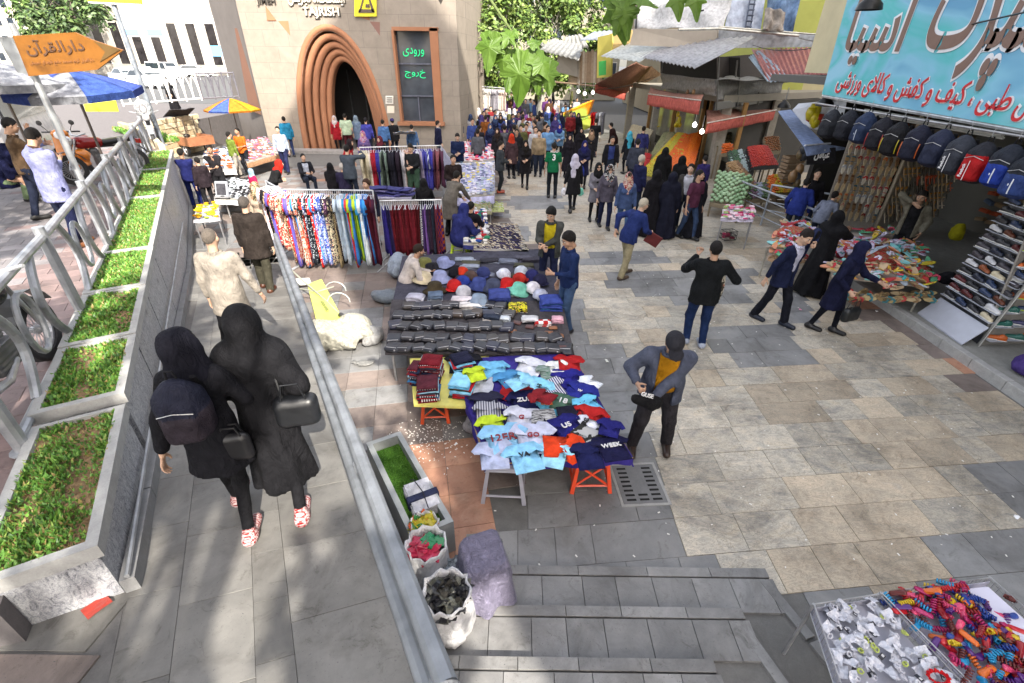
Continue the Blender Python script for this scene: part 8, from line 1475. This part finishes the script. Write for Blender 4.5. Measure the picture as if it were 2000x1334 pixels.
for i,(x,c)in enumerate([(1158,'a01818'),(1163,'b82020'),(1168,'8a8a90'),(1174,'c0c0c4'),(1180,'707078')]):
 q=garment_mesh(1.0,.4,.08,'shirt',i);o=q.build('shirt',M(c,'fabric'),None,smooth=True,base=False);o.location=GY(x,216,25.5);o.rotation_euler=(0,0,R(70));tag(o,'%s shirt hanging at the lane entrance, %s from the left'%(['dark red','red','grey','pale grey','slate'][i],['first','second','third','fourth','fifth'][i]),'shirt','shirts hung at the lane entrance')
e=empty('blue_awning',GY(1575,260,13.5),'blue canvas awning hanging at a slant between the fruit shop and the sports shop','awning');bl=M((.20,.26,.42),'fabric')
q=MB();q.ext([GY(1520,217,16.5),GY(1545,214,16.8),GY(1612,282,12.4),GY(1570,285,12.2)],(0,0,-.02));q.build('canvas',bl,e,world=True);q=MB();q.ext([GY(1570,285,12.2),GY(1612,282,12.4),GY(1652,288,12.6),GY(1650,292,12.6),GY(1576,305,12.1)],(0,.02,0));q.build('valance',bl,e,world=True)
q=MB();q.tube([GY(1572,284,12.15),GY(1622,280,12.5)],.02,6);q.build('bar',M('c8ccd4','metal'),e,world=True)
o=panelY('white_board',[(1548,216,15.5),(1575,250,14.5),(1640,262,13.6),(1655,196,13.8),(1560,204,15.6)],M((.55,.57,.63),'plastic'),None,.03);tag(o,'white sheet behind the yellow balls beside the shop sign','board')
o=panelY('black_poster',[(1575,322,12.6),(1632,318,12.4),(1632,288,12.4),(1575,292,12.6)],M((.015,.015,.018),'fabric'),None,.02);tag(o,'black cloth banner with white script under the blue awning','banner');text('script',shape('عباس'),M('e0e0e0','plastic'),o,GY(1606,303,12.35),(1,0,0),(0,0,1),wdt=.36,hgt=.26,ext=.004,off=.03)
mlamp=NT('lit_bulb');mlamp.b.inputs['Emission Color'].default_value=(1,.93,.8,1);mlamp.b.inputs['Emission Strength'].default_value=3;mlamp=mlamp.m
for i,(x,y,Y,lb)in enumerate([(1357,243,18.4,'lit white bulb, left of the pair at the fruit shop corner'),(1371,256,18.0,'lit white bulb, right of the pair at the fruit shop corner'),(1158,180,27,'lit bulb above the lane barrow'),(1130,178,28,'lit bulb left of the barrow bulbs'),(1142,182,27.4,'lit bulb between the two above the barrow'),(1022,180,31,'lit bulb above the crowd under the hanging leaves')]):
 e=empty('light_bulb',GY(x,y,Y),lb,'lamp');q=MB();q.lathe([(0,-.10),(.07,-.06),(.08,0),(.03,.07),(0,.08)],(0,0,0),10,0,False);q.build('bulb',mlamp,e,smooth=True);q=MB();q.tube([(0,0,.07),(0,0,.5)],.01,4);q.build('flex',zm,e)
for(x,y,Y,lb)in((1532,205,17,'black hanging lamp over the gap between the shops'),(1612,200,12.5,'dark round lamp fitting beside the left edge of the big sign'),(1700,8,9.5,'black hooded lamp above the big sign')):
 e=empty('shade_lamp',GY(x,y,Y),lb,'lamp');q=MB();q.lathe([(.20,-.08),(.18,0),(.08,.10),(.03,.14),(0,.15)],(0,0,0),12,0,False);q.build('lamp_shade',M('141414','metal'),e,smooth=True);q=MB();q.tube([(0,0,.13),(0,0,.5)],.015,4);q.build('stem',zm,e)
for(a,b_,lb)in((GY(1560,74,21),GX(2010,22,6.5),'thin black cable crossing in front of the shop sign'),(GY(1470,88,20),GY(1660,72,16),'thin cable from the tin roof to the sign'),(GY(1130,170,29),GY(1280,150,22),'cable strung over the lane')):
 q=MB();q.tube([a.lerp(b_,i/8)-Vector((0,0,.25*4*(i/8)*(1-i/8)))for i in range(9)],.012,4);tag(q.build('cable',M('101010','plastic'),None),lb,'cable')
blob('shopping_bag',(2010,735),(.22,.25,.2),'red and blue patterned bag at the right edge on the shop step','bag','4a3a7a','fabric',6,.12,.04)
bunch(GY(1560,330,14.6),'dark net bags and boxes hanging on the dark wall under the blue awning',['3c4048','6a5a40','2c3848','8a6a48'],9,.13,1.2,1.6)
tray([(1545,400,.35),(1600,398,.35),(1590,368,.7),(1545,370,.7)],'boxes of green and white vegetables behind the bending people',['48603c','8a9a88','586850'],.06,0,25)
e=empty('crate_stack',GY(1535,360,15.5)*1,'stack of brown wooden crates under the blue awning','crates');e.location.z=0
for k in range(5):
 q=MB();z=.30*k
 for a,b_,c_,d_ in((-.25,0,.02,.4),(.25,0,.02,.4),(0,-.2,.5,.02),(0,.2,.5,.02)):
  for h_ in(.05,.16,.26):q.box((a,b_,z+h_),(c_,d_,.07))
 q.box((0,0,z+.02),(.5,.4,.02));o=q.build('crate',M((.22,.15,.09),'stone'),e);o.rotation_euler.z=random.uniform(-.1,.1)
def HP_(x,y,h,zf=0.):
 z=zf if not callable(zf)else .5
 for _ in range(12):
  p=G(x,y,z+h*.985)
  if callable(zf):z=zf(p.y)
  else:break
 return Vector((p.x,p.y,z))
g_r='people walking up the ramp';g_m='shoppers in the lane';g_t='people at the stalls'
W1=person(None,world=G(482,1012,.95),h=1.62,face=14,label='woman in black with a dark backpack, seen from behind on the ramp, red trainers',q=3,sex='f',skin='l',top=('jacket','101016',.62),bottom=('leggings','0c0c10'),scarf=('long','14141e'),shoes=('7c1c1c','marl','b8a8a8'),lean=6,look=-38,lh=(-.31,-.06,.86),rh=(.24,.34,1.06),hk=('relax','open'),lf=(-.09,.22,0),rf=(.09,-.20,0),bulk=.88,group=g_r)
W2=person(None,world=G(575,968,.93),h=1.68,face=16,label='woman in a long black chador, right one of the pair on the ramp',q=3,sex='f',skin='l',top=('chador','101014',.26),bottom=('leggings','0c0c10'),shoes=('7c1c1c','marl','b8a8a8'),lean=7,bulk=.85,lf=(-.08,.25,0),rf=(.10,-.26,0),rh=(.24,.1,1.0),lh=(-.2,.2,1.1),look=-10,group=g_r)
p1=HP_(402,450,1.72,RD);person(None,world=p1,h=1.72,face=8,label='balding man in a light grey suit jacket walking up the ramp',q=3,skin='l',top=('suit','8c857c',.66),bottom=('trousers','101014'),hair=('bald','6a625a'),shoes='181414',lean=4,lf=(-.10,-.22,0),rf=(.12,.28,0),rh=(.34,.12,.86),group=g_r)
p2=HP_(472,386,1.74,RD);person(None,world=p2,h=1.74,face=5,label='grey-haired man in a dark brown suit jacket and olive trousers on the ramp',q=3,skin='l',top=('suit','28221f',.66),bottom=('trousers','3a382e'),hair=('short','504a46'),shoes='4a2818',lean=3,lf=(-.10,.14,0),rf=(.12,-.12,0),group=g_r,bulk=1.1)
bp_p=W1['ch']-W1['f']*.20-Vector((0,0,.02));b_=backpack(bp_p,R(14+180),'1a1c2c','2a242c','dark navy backpack on the back of the woman in red trainers',None,None,'low',None,.86);b_.rotation_euler=(R(-4),0,R(14))
for ch_ in b_.children:
 if ch_.name.startswith('hook'):bpy.data.objects.remove(ch_)
b_.rotation_euler=(R(4),0,R(14));
def handbag(p,rz,w_,h,d,c,lab,strap_to=None,kd='leather',hh=.12):
 V,F=surf(lambda P:bx(P,(0,0,h/2),(w_/2*1.0,d/2,h/2),.058)+.25*np.clip(P[:,2]-h*.4,0,1)*(d*.3)+.003*nz(P,30,1),(-w_*.6,-d*.7,0),(w_*.6,d*.7,h*1.1),.012);e=empty('handbag',p,lab,'bag',rz=rz);link('body',newmesh('body',V,F,[M(c,kd)],None,True),e)
 for s_ in(-1,1):q=MB();q.tube([(-w_*.28,s_*d*.25,h*.9),(-w_*.18,s_*d*.25,h+hh),(w_*.18,s_*d*.25,h+hh),(w_*.28,s_*d*.25,h*.9)],.007,6);q.build('handle',M(c,kd),e)
 if strap_to is not None:q=MB();a=Vector((-w_*.25,0,h*.9));iv=Matrix.Rotation(-rz,3,'Z');b_=iv@(strap_to-Vector(p));q.tube([a,a.lerp(b_,.5)+Vector((0,-.02,0)),b_,a.lerp(b_,.5)+Vector((.12,0,0)),Vector((w_*.25,0,h*.9))],.010,6);q.build('strap',M(c,kd),e)
 return e
handbag(W2['sR']+Vector((.13,-.14,-.52)),R(14),.29,.24,.14,'101216','black leather shoulder bag hanging at the side of the chador woman on the ramp',W2['sR']+Vector((-.02,-.03,.08)))
handbag(W2['hip']+Vector((-.10,-.27,-.22)),R(10),.22,.24,.08,'101014','second small black bag hanging behind the chador woman on the ramp',None,'leather',.05)
C1=person(None,world=G(1266,872,0),h=1.74,face=168,label='man in a grey cap and open jacket over a mustard shirt',q=3,skin='m',top=('jacket','474c5c'),inner='9a6a08',bottom=('trousers','28262a'),cap=('cap','26262c'),hair=('short','1a1614'),shoes='2a1c14',lean=14,nod=38,look=8,lh=(.10,.33,1.00),rh=(.30,.30,1.12),hk=('grip','grip'),lf=(-.20,-.02,0),rf=(.20,.10,0),bulk=1.15,group=g_t)
q=MB();c_=(C1['wL']+C1['wR'])/2
b_=blob('held_garment',c_+Vector((-.02,-.10,-.16)),(.19,.09,.085),'black garment with white print held by the capped man','garment','121214','fabric',4,amp=.03,v=.018);b_.rotation_euler=(0,.35,.1);text('print','GUSE',M('d8d8d8','plastic'),b_,(-.06,-.03,.165),(1,0,0),(0,.6,1),wdt=.14,ext=.004,off=.02,world=False)
C2=person(None,world=G(1352,672,0),h=1.76,face=-8,label='man in a black hooded jacket and blue jeans holding up a floral cloth, from behind',q=3,skin='m',top=('jacket','0e1114'),bottom=('jeans','14264a'),hair=('short','141010'),shoes='9098a8',lean=0,lh=(-.16,.32,1.38),rh=(.34,.20,1.20),hk=('grip','grip'),lf=(-.11,.05,0),rf=(.12,-.05,0),bulk=1.1,group=g_t)
q=MB();a_=C2['wR'];q.grid(lambda u,v:(a_.x-.20+.17*u+.04*math.sin(v*6),a_.y-.02+.12*u+.05*math.sin(v*5+u*3),a_.z+.06-1.25*v+.10*math.sin(math.pi*v)*(1-u)),5,22,thick=(0,.012,0));tag(q.build('floral_cloth',M('c8c0b0','floral',None,'4a4038'),None,smooth=True),'cream cloth with dark flowers held up by the man in the black jacket','cloth')
C3=person(None,world=G(1500,628,0),h=1.76,face=-150,label='man in a navy suit and white shirt striding with a phone at his ear',q=3,skin='l',top=('suit','131a36',.72),inner='b8b8cc',bottom=('trousers','10121c'),hair=('short','1c1410'),shoes='101828',lean=10,nod=26,look=-15,lh=(-.14,.24,1.52),rh=(.28,-.10,.88),hk=('grip','relax'),lf=(-.10,.24,0),rf=(.10,-.20,0),group=g_m)
q=MB();q.bev((0,0,0),(.07,.012,.14),.004);o=q.build('mobile_phone',M('101014','plastic'),None,base=False);o.location=C3['wL']+Vector((0,0,.10));o.rotation_euler=(0,.2,.4);tag(o,'dark mobile phone at the ear of the man in the navy suit','phone')
C4=person(None,world=G(1604,645,0),h=1.64,face=-140,label='woman in navy headscarf and coat reaching forward with a handbag',q=3,sex='f',skin='l',top=('coat','10132e',.50),bottom=('leggings','0c0e18'),scarf=('long','0e1230'),shoes='101014',lean=9,nod=12,lh=(-.10,.48,1.12),rh=(.22,.20,.95),hk=('open','grip'),lf=(-.09,.18,0),rf=(.09,-.16,0),group=g_m)
handbag(C4['wR']+Vector((.12,-.10,-.50)),R(20),.33,.24,.13,'101416','black handbag carried by the woman in the navy coat')
C5=person(None,world=G(1578,572,0),h=1.66,face=-60,label='woman in a black chador with a bag strap reaching over the slippers',q=3,sex='f',skin='l',top=('chador','0c0c10'),bottom=('leggings','0c0c10'),lean=8,rh=(.12,.62,1.15),lh=(-.10,.50,1.05),hk=('open','open'),group=g_t)
C6=person(None,world=G(1216,540,0),h=1.70,face=-62,label='white-haired old man in a blue jacket and beige trousers leaning forward',q=3,skin='l',top=('jacket','1c2a5c',.80),bottom=('trousers','8a8268'),hair=('short','b8ae9c'),shoes='4a3c30',lean=24,nod=12,lh=(-.30,-.10,1.02),rh=(.20,.42,.98),hk=('relax','grip'),lf=(-.13,.18,0),rf=(.13,-.14,0),glasses='504840',group=g_m)
q=MB();q.bev((0,0,0),(.30,.03,.24),.006);o=q.build('document_folder',M('5a1418','leather'),None,base=False);o.location=C6['wR']+Vector((.06,-.03,-.12));o.rotation_euler=(.1,R(28),R(-8));tag(o,'dark red leather folder carried by the old man in blue','folder')
C7=person(None,world=HP_(1078,402,1.74),h=1.74,face=170,label='young man in a grey jacket with a yellow collar looking down',q=3,skin='l',top=('jacket','3c3e3c'),inner='a89818',bottom=('jeans','161c38'),hair=('thick','0e0c0c'),lean=4,nod=32,look=-12,lh=(.05,.28,1.08),rh=(.10,.30,1.05),hk=('grip','grip'),group=g_t)
C8=person(None,world=G(1104,645,0),h=1.75,face=112,label='young man in a dark blue shirt and jeans standing at the table of hats',q=3,skin='m',top=('shirt','15264e'),bottom=('jeans','3a5070'),hair=('thick','100c0c'),shoes='282830',lean=3,nod=26,lh=(-.10,.32,1.12),rh=(.27,.05,.84),hk=('grip','relax'),group=g_t,loc=None)
C9=person(None,world=Vector((G(800,505,.8).x-.05,G(800,540,.5).y-.15,0)),h=1.62,face=-70,label='hat seller in a red and white jacket sitting behind the bag table',q=3,skin='m',top=('jacket','b4aca8'),inner='6a1418',bottom=('trousers','28282c'),hair=('short','241a12'),hipz=.50,lean=26,nod=16,lh=(-.05,.50,.62),rh=(.20,.48,.60),lf=(-.15,.38,0),rf=(.15,.40,0),group=g_t,beard=True)
bh=person(None,world=G(898,508,0),h=1.72,face=-40,label='person in a hooded blue coat sitting on the lime green stool',q=3,skin='m',top=('coat','20265a',.34),bottom=('jeans','38506e'),scarf=('long','232a62'),hipz=.50,lean=16,nod=20,lh=(-.05,.40,.70),rh=(.25,.42,.66),lf=(-.15,.35,0),rf=(.18,.42,0),bulk=1.25,group=g_t)
C10=person(None,world=HP_(1808,372,1.70,.12),h=1.70,face=130,label='stallholder in an open grey jacket covering his face with a hand behind the slippers',q=3,skin='m',top=('jacket','6a665a'),inner='101014',bottom=('trousers','18181c'),hair=('short','1a1410'),lean=5,nod=18,lh=(-.26,.12,.92),rh=(.10,.22,1.50),hk=('relax','open'),group=g_t)
person(None,world=G(160,480,TH),h=1.72,face=-12,label='man in a lavender shirt with his hand at his face on the terrace',q=3,skin='m',top=('shirt','7c80a8',.72),bottom=('jeans','141a38'),hair=('short','181412'),shoes='6a4020',lean=2,nod=30,look=28,side=-2,lh=(-.10,.22,1.50),rh=(-.02,.26,1.25),hk=('open','grip'),lf=(-.1,.1,0),rf=(.1,-.12,0),group='people on the terrace',bulk=1.1)
person(None,world=G(100,428,TH),h=1.70,face=-40,label='man in a brown shirt walking behind the man in lavender',q=2,skin='m',top=('shirt','4a3a2a'),bottom=('jeans','161c2e'),hair=('short','181412'),lean=4,nod=20,lf=(-.1,-.15,0),rf=(.1,.18,0),rh=(.05,.25,1.45),group='people on the terrace')
person(None,world=G(22,395,TH),h=1.68,face=-60,label='person in a navy coat crouching at the left edge of the terrace',q=2,skin='m',top=('coat','14183a',.3),bottom=('trousers','5a6a50'),scarf=('long','14183a'),hipz=.42,lean=30,lf=(-.1,.3,0),rf=(.1,.35,0),lh=(-.1,.4,.7),rh=(.1,.4,.7),group='people on the terrace')
person(None,world=HP_(322,150,1.62,TH),h=1.62,face=150,label='woman in a black chador walking on the square behind the arched railing',q=1,sex='f',skin='l',top=('chador','0e0e12'),bottom=('leggings','0c0c10'),group='people on the terrace')
J,T,SH,SU,CO,CHD='jacket','tshirt','shirt','suit','coat','chador'
def P_(x,y,h,face,label,top,bot=('jeans','1c2434'),hair=('short','16120f'),scarf=None,q=2,sex='m',skin='l',grp=g_t,**k):
 return person(None,world=HP_(x,y,h-(.43 if 'hipz' in k else 0)),h=h,face=face,label=label,q=q,sex=sex,skin=skin,top=top,bottom=bot,hair=hair,scarf=scarf,group=grp,**k)
wk=dict(lf=(-.09,.18,0),rf=(.09,-.18,0));bk=dict(lf=(-.09,-.2,0),rf=(.09,.2,0));sit=dict(hipz=.50,lf=(-.14,.4,0),rf=(.14,.4,0),lh=(-.12,.38,.7),rh=(.12,.4,.7));fr=dict(lh=(-.08,.30,1.08),rh=(.10,.30,1.05),hk=('grip','grip'))
def W_(x,y,face,label,top,scarf,**k):k.setdefault('h',1.62);h=k.pop('h');return P_(x,y,h,face,label,top,k.pop('bot',('leggings','101016')),None,scarf,sex='f',**k)
P_(350,291,1.70,20,'man in a navy T-shirt with folded arms leaning at the planter wall',(T,'12184a'),('jeans','14205a'),skin='d',look=-20,lh=(.08,.26,1.15),rh=(-.08,.28,1.12))
P_(384,308,1.48,60,'boy in a dark top with a green collar beside the man in navy',(J,'221a20'),('trousers','1a1a1e'),inner='3a8a40');P_(408,284,1.70,-160,'man in a charcoal T-shirt with his hand at his chin behind the electrical goods',(T,'1e1c20'),('trousers','18181c'),skin='d',rh=(.02,.22,1.45),lh=(.06,.28,1.1))
P_(463,250,1.70,170,'man in an orange T-shirt under the striped parasol',(T,'b05818'),('trousers','14161e'),skin='d',**fr);P_(443,258,1.60,-30,'person in an olive green top and pale trousers under the striped parasol',(SH,'5a6a28'),('trousers','8a847c'),**wk)
W_(518,308,-60,'woman with a bright red shawl over black bending at the stall behind the dresses',(CO,'141416',.3),('long','b01c10'),lean=30,**fr);W_(487,330,-30,'child in a pink jacket beside the red-shawled woman',(J,'a01c48'),('long','8098a8'),h=1.15)
W_(497,356,175,'woman in a patterned olive headscarf and cream top at the left end of the dresses',(J,'a09080'),('long',('a09070','floral','40382a')),q=3,h=1.6);P_(541,247,1.72,-170,'man in a white shirt with a dark jacket over his arm walking before the station',(SH,'9aa4b4'),('trousers','1c2040'),q=2,**wk)
P_(553,228,1.70,30,'man in a turquoise top with red trim beside the arch',(J,'1c6a8c'),('jeans','283458'),skin='m');P_(593,208,1.76,180,'bearded man in a blue suit standing at the left foot of the arch',(SU,'1c2460'),('trousers','141c48'),inner='9aa8c8',beard=True)
P_(636,210,1.75,190,'man in a dark shirt with light blue sleeves and a lime bag in the doorway',(SH,'1c2a3c'),('trousers','101014'));W_(652,226,180,'woman in a red coat in the station doorway',(CO,'8a1420',.6),('long','a8a0a0'));P_(672,222,1.76,10,'man in a pale green shirt and dark red trousers going into the station',(T,'98a890'),('trousers','401018'),bulk=1.2)
W_(693,226,0,'woman in a light blue coat going into the station',(CO,'5a6a80',.6),('long','6a7a88'));P_(713,230,1.70,10,'person in a white and violet top right of the pale green shirt',(SH,'383a88'),hair=('short','141018'));P_(746,234,1.68,0,'man in a blue shirt at the right foot of the arch',(SH,'40608c'))
P_(766,232,1.68,40,'person with an orange scarf and black jacket before the notice plates',(J,'141418'),inner='c04818',cap=('beanie','302858'));P_(803,244,1.6,0,'man in a light blue shirt seen above the patterned cloth',(SH,'4a6890'));P_(853,236,1.72,-60,'man in a navy suit under the tall window',(SU,'10142e'),inner='a0a0a8')
P_(893,222,1.72,180,'man in a slate jacket at the right corner of the station',(J,'30384a'));W_(708,256,180,'woman in a colourful headscarf behind the coats',(CO,'5a4a78',.6),('long',('803058','floral','9a88a0')));W_(742,266,160,'woman in a dark red headscarf behind the coats',(CO,'141218',.6),('long','501c28'))
P_(590,302,1.62,-140,'man in a pale shirt and black waistcoat sitting behind the dresses',(J,'14161e'),inner='a8b0c0',**sit);W_(668,268,-100,'woman in a red sweater bending at the left end of the coats',(J,'a01420'),('back','1c1418'),lean=26);P_(675,284,1.74,0,'man in a grey-blue jacket lifting a cream coat from the rear rail',(J,'3c444e'),hair=('short','14100e'),lh=(-.1,.35,1.3),rh=(.3,.35,1.5))
P_(667,322,1.60,10,'white-haired man sitting behind the dress rail',(J,'24203a'),hair=('thick','b8b4ae'),**sit);P_(643,322,1.55,0,'person in a black hood sitting beside the white-haired man',(J,'141418'),scarf=('long','101014'),**sit)
P_(716,350,1.60,160,'boy with brown hair standing between the dress rail and the jeans',(J,'14182a'),hair=('thick','3a2418'));P_(802,280,1.74,175,'man in a black sweater and baggy green trousers looking at his hands beside the coats',('sweater','16181c'),('baggy','2e4436'),nod=30,q=2,**fr)
P_(826,352,1.60,0,'person in a black hood crouching beside the jeans table',(J,'101014'),scarf=('long','141416'),**sit);P_(874,330,1.70,-30,'man in a grey coat bending over the packets table, from behind',(CO,'5a5650',.5),('trousers','101014'),lean=34,lh=(-.05,.6,.9),rh=(.2,.6,.9),q=2);P_(882,300,1.70,200,'man in a dark brown jacket serving at the packets table',(J,'201818'),skin='m',lean=14,**fr)
P_(893,260,1.72,185,'man in a navy tracksuit top with white and red stripes at the red clothing',(J,'101c3c'),('jeans','5a7088'),nod=25,**fr);P_(918,398,1.6,-30,'person in dark clothes sitting beside the blue hood',(J,'14141c'),**sit)
L_=dict(grp=g_m)
P_(976,276,1.68,-75,'youth in a grey jacket in profile at the lane side of the stalls',(J,'2e3236'),('jeans','1e2226'),shoes='8a3a20',**L_,**fr);W_(1027,274,180,'woman in black walking towards the viewer with folded hands in the middle of the lane',(CO,'141216',.55),('long','14110f'),**L_,**wk,**fr);P_(1005,244,1.76,5,'man in a charcoal coat from behind in the middle of the lane',(CO,'24262c',.7),('trousers','1c2028'),**L_,**wk)
g3=P_(1083,279,1.74,0,'man in a green football shirt with a white number 3, from behind',(T,'0a5a38'),('jeans','14181e'),skin='m',q=3,**L_);text('number','3',M('d8d8d8','plastic'),g3['e'],g3['ch']-g3['f']*.165+Vector((0,0,.02)),(1,0,0),(0,0,1),hgt=.19,ext=.012,off=.02);text('lettering','MILAD',M('d8d8d8','plastic'),g3['e'],g3['ch']-g3['f']*.150+Vector((0,0,.19)),(1,0,0),(0,0,1),wdt=.24,ext=.012,off=.01)
ws=W_(1125,302,4,'woman in a white headscarf and black coat walking away with plastic bags',(CO,'101014',.55),('back','a8a4b4'),q=3,h=1.66,**L_,**bk);W_(1113,262,180,'woman in a long black coat with a pink-white scarf behind the football shirt',(CO,'14121a',.3),('long','1a161e'),**L_,**wk);nh=W_(1143,275,175,'woman in a navy hood holding a blue bag',(CO,'141634',.5),('long','16184a'),**L_,**fr)
W_(1170,318,178,'woman in sunglasses and a black scarf holding flowers',(CO,'6a6870',.6),('long','121214'),glasses='0c0c0c',**L_,**fr);W_(1192,322,182,'woman in sunglasses with a black and white scarf over a grey coat',(CO,'484450',.75),('loose',('a8a8a8','floral','14161a')),glasses='0c0c0c',q=3,bot=('jeans','141a36'),h=1.68,**L_,**wk)
W_(1229,337,178,'young woman with a red flowered scarf and denim jacket',(J,'38486c'),('loose',('7a1c28','floral','a89a90')),q=3,bot=('jeans','3c5478'),h=1.62,**L_,**wk);P_(1197,266,1.74,178,'man in a black jacket over a blue shirt facing the viewer',(J,'14141a'),inner='283468',skin='m',**L_);P_(1247,272,1.74,-10,'man in a slate grey jacket from behind, beside the man in blue',(J,'303440'),**L_,**bk)
P_(1258,247,1.72,-20,'man in a blue-violet shirt looking into the fruit shop',(SH,'2a2c5c'),**L_);W_(1232,257,20,'woman with a turquoise scarf and turquoise tote at the fruit shop',(CO,'14161c',.6),('back','3a90a8'),**L_);P_(1253,304,1.68,-60,'white-haired person in a navy coat with a pink bag by the red fruit',(CO,'14183a',.7),hair=('thick','b4aca0'),**L_)
W_(1301,289,-20,'woman in a black chador nearest to the oranges, behind the pair',(CHD,'0a0a0c'),None,q=2,**L_);W_(1286,334,10,'woman in a black chador, left of the close pair in the lane',(CHD,'0c0a10'),None,q=3,h=1.66,**L_,**wk);W_(1317,338,-5,'woman in a bluish black chador, right of the close pair in the lane',(CHD,'0e1020'),None,q=3,h=1.64,**L_,**bk);W_(1333,306,-50,'woman in a black chador facing the fruit, behind the man in the suit jacket',(CHD,'0a0a0e'),None,q=2,**L_)
W_(1372,338,20,'woman in a black chador walking beside the man in a plum shirt',(CHD,'0c0d16'),None,q=3,h=1.64,**L_,**wk);P_(1352,320,1.74,150,'man in a grey suit jacket and white shirt behind the plum shirt',(SU,'3a3836'),inner='b0b0b8',**L_);P_(1366,332,1.74,-150,'man in a plum short-sleeved shirt looking aside',(T,'4a2438'),('jeans','2c3c58'),skin='m',q=3,look=20,**L_,**wk)
P_(1380,305,1.5,10,'boy in a violet top in front of the cabbages',(SH,'2c2458'),**L_);W_(1094,242,170,'woman in a royal blue headscarf and light blue jacket with a yellow bag',(J,'5a7a9a'),('long','18206a'),**L_,**fr);W_(1135,249,185,'woman in a black headscarf with white ties near the barrow',(CO,'16141a',.6),('long','101014'),**L_);W_(1156,253,178,'woman in a brown scarf and black and white coat near the barrow',(CO,'1c1c20',.6),('loose','7a6450'),**L_)
P_(1205,238,1.66,60,'person in dark red clothes bending at the shop door',(J,'200c0c'),lean=24,**L_);P_(1165,232,1.7,0,'man in a black T-shirt by the hanging shirts',(T,'101216'),**L_);P_(1322,205,1.7,180,'man standing in the doorway between the awnings',(SH,'5a5048'),q=1,**L_)
P_(1575,345,1.66,-40,'person in a blue jacket bending behind the railing',(J,'1c2a6a'),lean=30,grp=g_t);P_(1600,330,1.72,160,'person in black with a white-lettered shirt behind the railing',(SH,'121014'),grp=g_t);P_(1622,370,1.5,-60,'person in a pale grey top stooping at the sandals',(SH,'6a7080'),lean=30,grp=g_t)
P_(948,226,1.72,-10,'man in a tan brown jacket at the green goods table',(J,'6a3c14'),skin='m',**L_);P_(935,245,1.66,-30,'man in dark clothes left of the tan jacket',(J,'141218'),**L_);W_(1000,262,20,'woman with an orange-red headscarf between the men at the stalls',(CO,'38282c',.6),('long','a02c14'),**L_);W_(972,250,170,'woman with a long brown face scarf beside the charcoal coat',(CO,'18161a',.6),('long','241a16'),**L_)
for o_,c_,lb,dx,r_ in((ws,(.58,.58,.62),'white plastic bag carried by the woman in the white headscarf','wL',.10),(ws,(.16,.50,.40),'green plastic bag carried by the woman in the white headscarf','wR',.09)):blob('plastic_bag',o_[dx]+Vector((0,0,-.38)),(r_,r_*.8,.15),lb,'bag',c_,'plastic',3,amp=.03,rough=.3,v=.025)
blob('blue_bag',nh['wR']+Vector((.02,-.1,-.55)),(.12,.07,.24),'blue cloth bag held by the woman in the navy hood','bag','1c2c78','fabric',3,amp=.02,v=.03)
areas=[((905,955,205,235),'near the jeans rack'),((935,1000,190,225),'beside the pale stalls'),((1000,1055,196,238),'below the hanging leaves'),((1048,1100,192,236),'left of the lane barrow'),((955,1060,176,196),'far down the lane'),((1060,1130,178,205),'far behind the barrow'),((1000,1075,236,262),'behind the charcoal coat'),((925,1010,212,252),'between the far tables'),((1060,1135,205,238),'in front of the barrow'),((985,1060,215,245),'in the middle of the lane')]
cc2=[('blue','2c3c70'),('light blue','5a80a8'),('violet','3c3468'),('black','121216'),('grey','4a4c52'),('white','a0a0a4'),('brown','48301e'),('dark red','6a1c20'),('navy','161c38'),('beige','84745c'),('purple','4a2858'),('olive','484a2a')]
rr=random.Random(11)
for ai,(bx_,where)in enumerate(areas):
 cs_=cc2[:];rr.shuffle(cs_);nn_=[6,9,9,8,14,10,6,9,8,9][ai]
 for k in range(nn_):
  x=bx_[0]+(bx_[1]-bx_[0])*(k+.5)/nn_+rr.uniform(-4,4);y=rr.uniform(bx_[2],bx_[3]);nm,c=cs_[k%len(cs_)];fem=rr.random()<.5;fc=rr.choice([0,180,170,10,90,-90,200]);far=y<215
  if k>=len(cs_):nm='pale '+nm
  if fem:W_(x,y,fc,'woman in a %s coat in the crowd %s'%(nm,where),(CO,c,.55),('long',rr.choice(['14141a','201a30',c,'a8a4a8','2c3c5c'])),q=0 if far else 1,grp='crowd at the end of the lane',bulk=rr.uniform(.9,1.15))
  else:P_(x,y,1.72,fc,'man in a %s %s in the crowd %s'%(nm,'jacket' if k%2 else 'shirt',where),(J if k%2 else SH,c),q=0 if far else 1,grp='crowd at the end of the lane',skin=rr.choice('lmd'),bulk=rr.uniform(.92,1.3))
  if k%3==0:
   hp=HP_(x,y,1.65);b=MB();b.bev((0,0,0),(.26,.14,.26),.05);b.tube([(-.08,0,.12),(-.02,0,.5),(.05,0,.12)],.012,5);o=b.build('shoulder_bag',M(rr.choice(['141414','6a4a30','8a2030','a8a098','283868']),'leather'),None,base=False);o.location=hp+Vector((.27*rr.choice((-1,1)),-.05,.85));tag(o,'bag at the side of the %s in %s %s'%('woman' if fem else 'man',nm,where),'bag','bags in the crowd')
wc_=[('b8b4ac','fabric',None,'white dress'),('a8a094','floral','706860','cream printed dress'),('c0bcb8','fabric',None,'pale grey dress'),('8a8890','fabric',None,'grey dress'),('b8a8a0','fabric',None,'blush white dress')]
rail_garments(GY(903,166,31),GY(985,172,32.5),26,wc_,'dress',1.2,.45,'white dresses at the lane end','the far white rail','rail of white and cream dresses right of the station corner',0,th=.08)
rail_garments(GY(905,140,36),GY(960,146,37),16,wc_[::-1],'dress',1.2,.5,'white dresses at the lane end','the second far white rail','second rail of pale dresses behind the first at the lane end',0,th=.1)
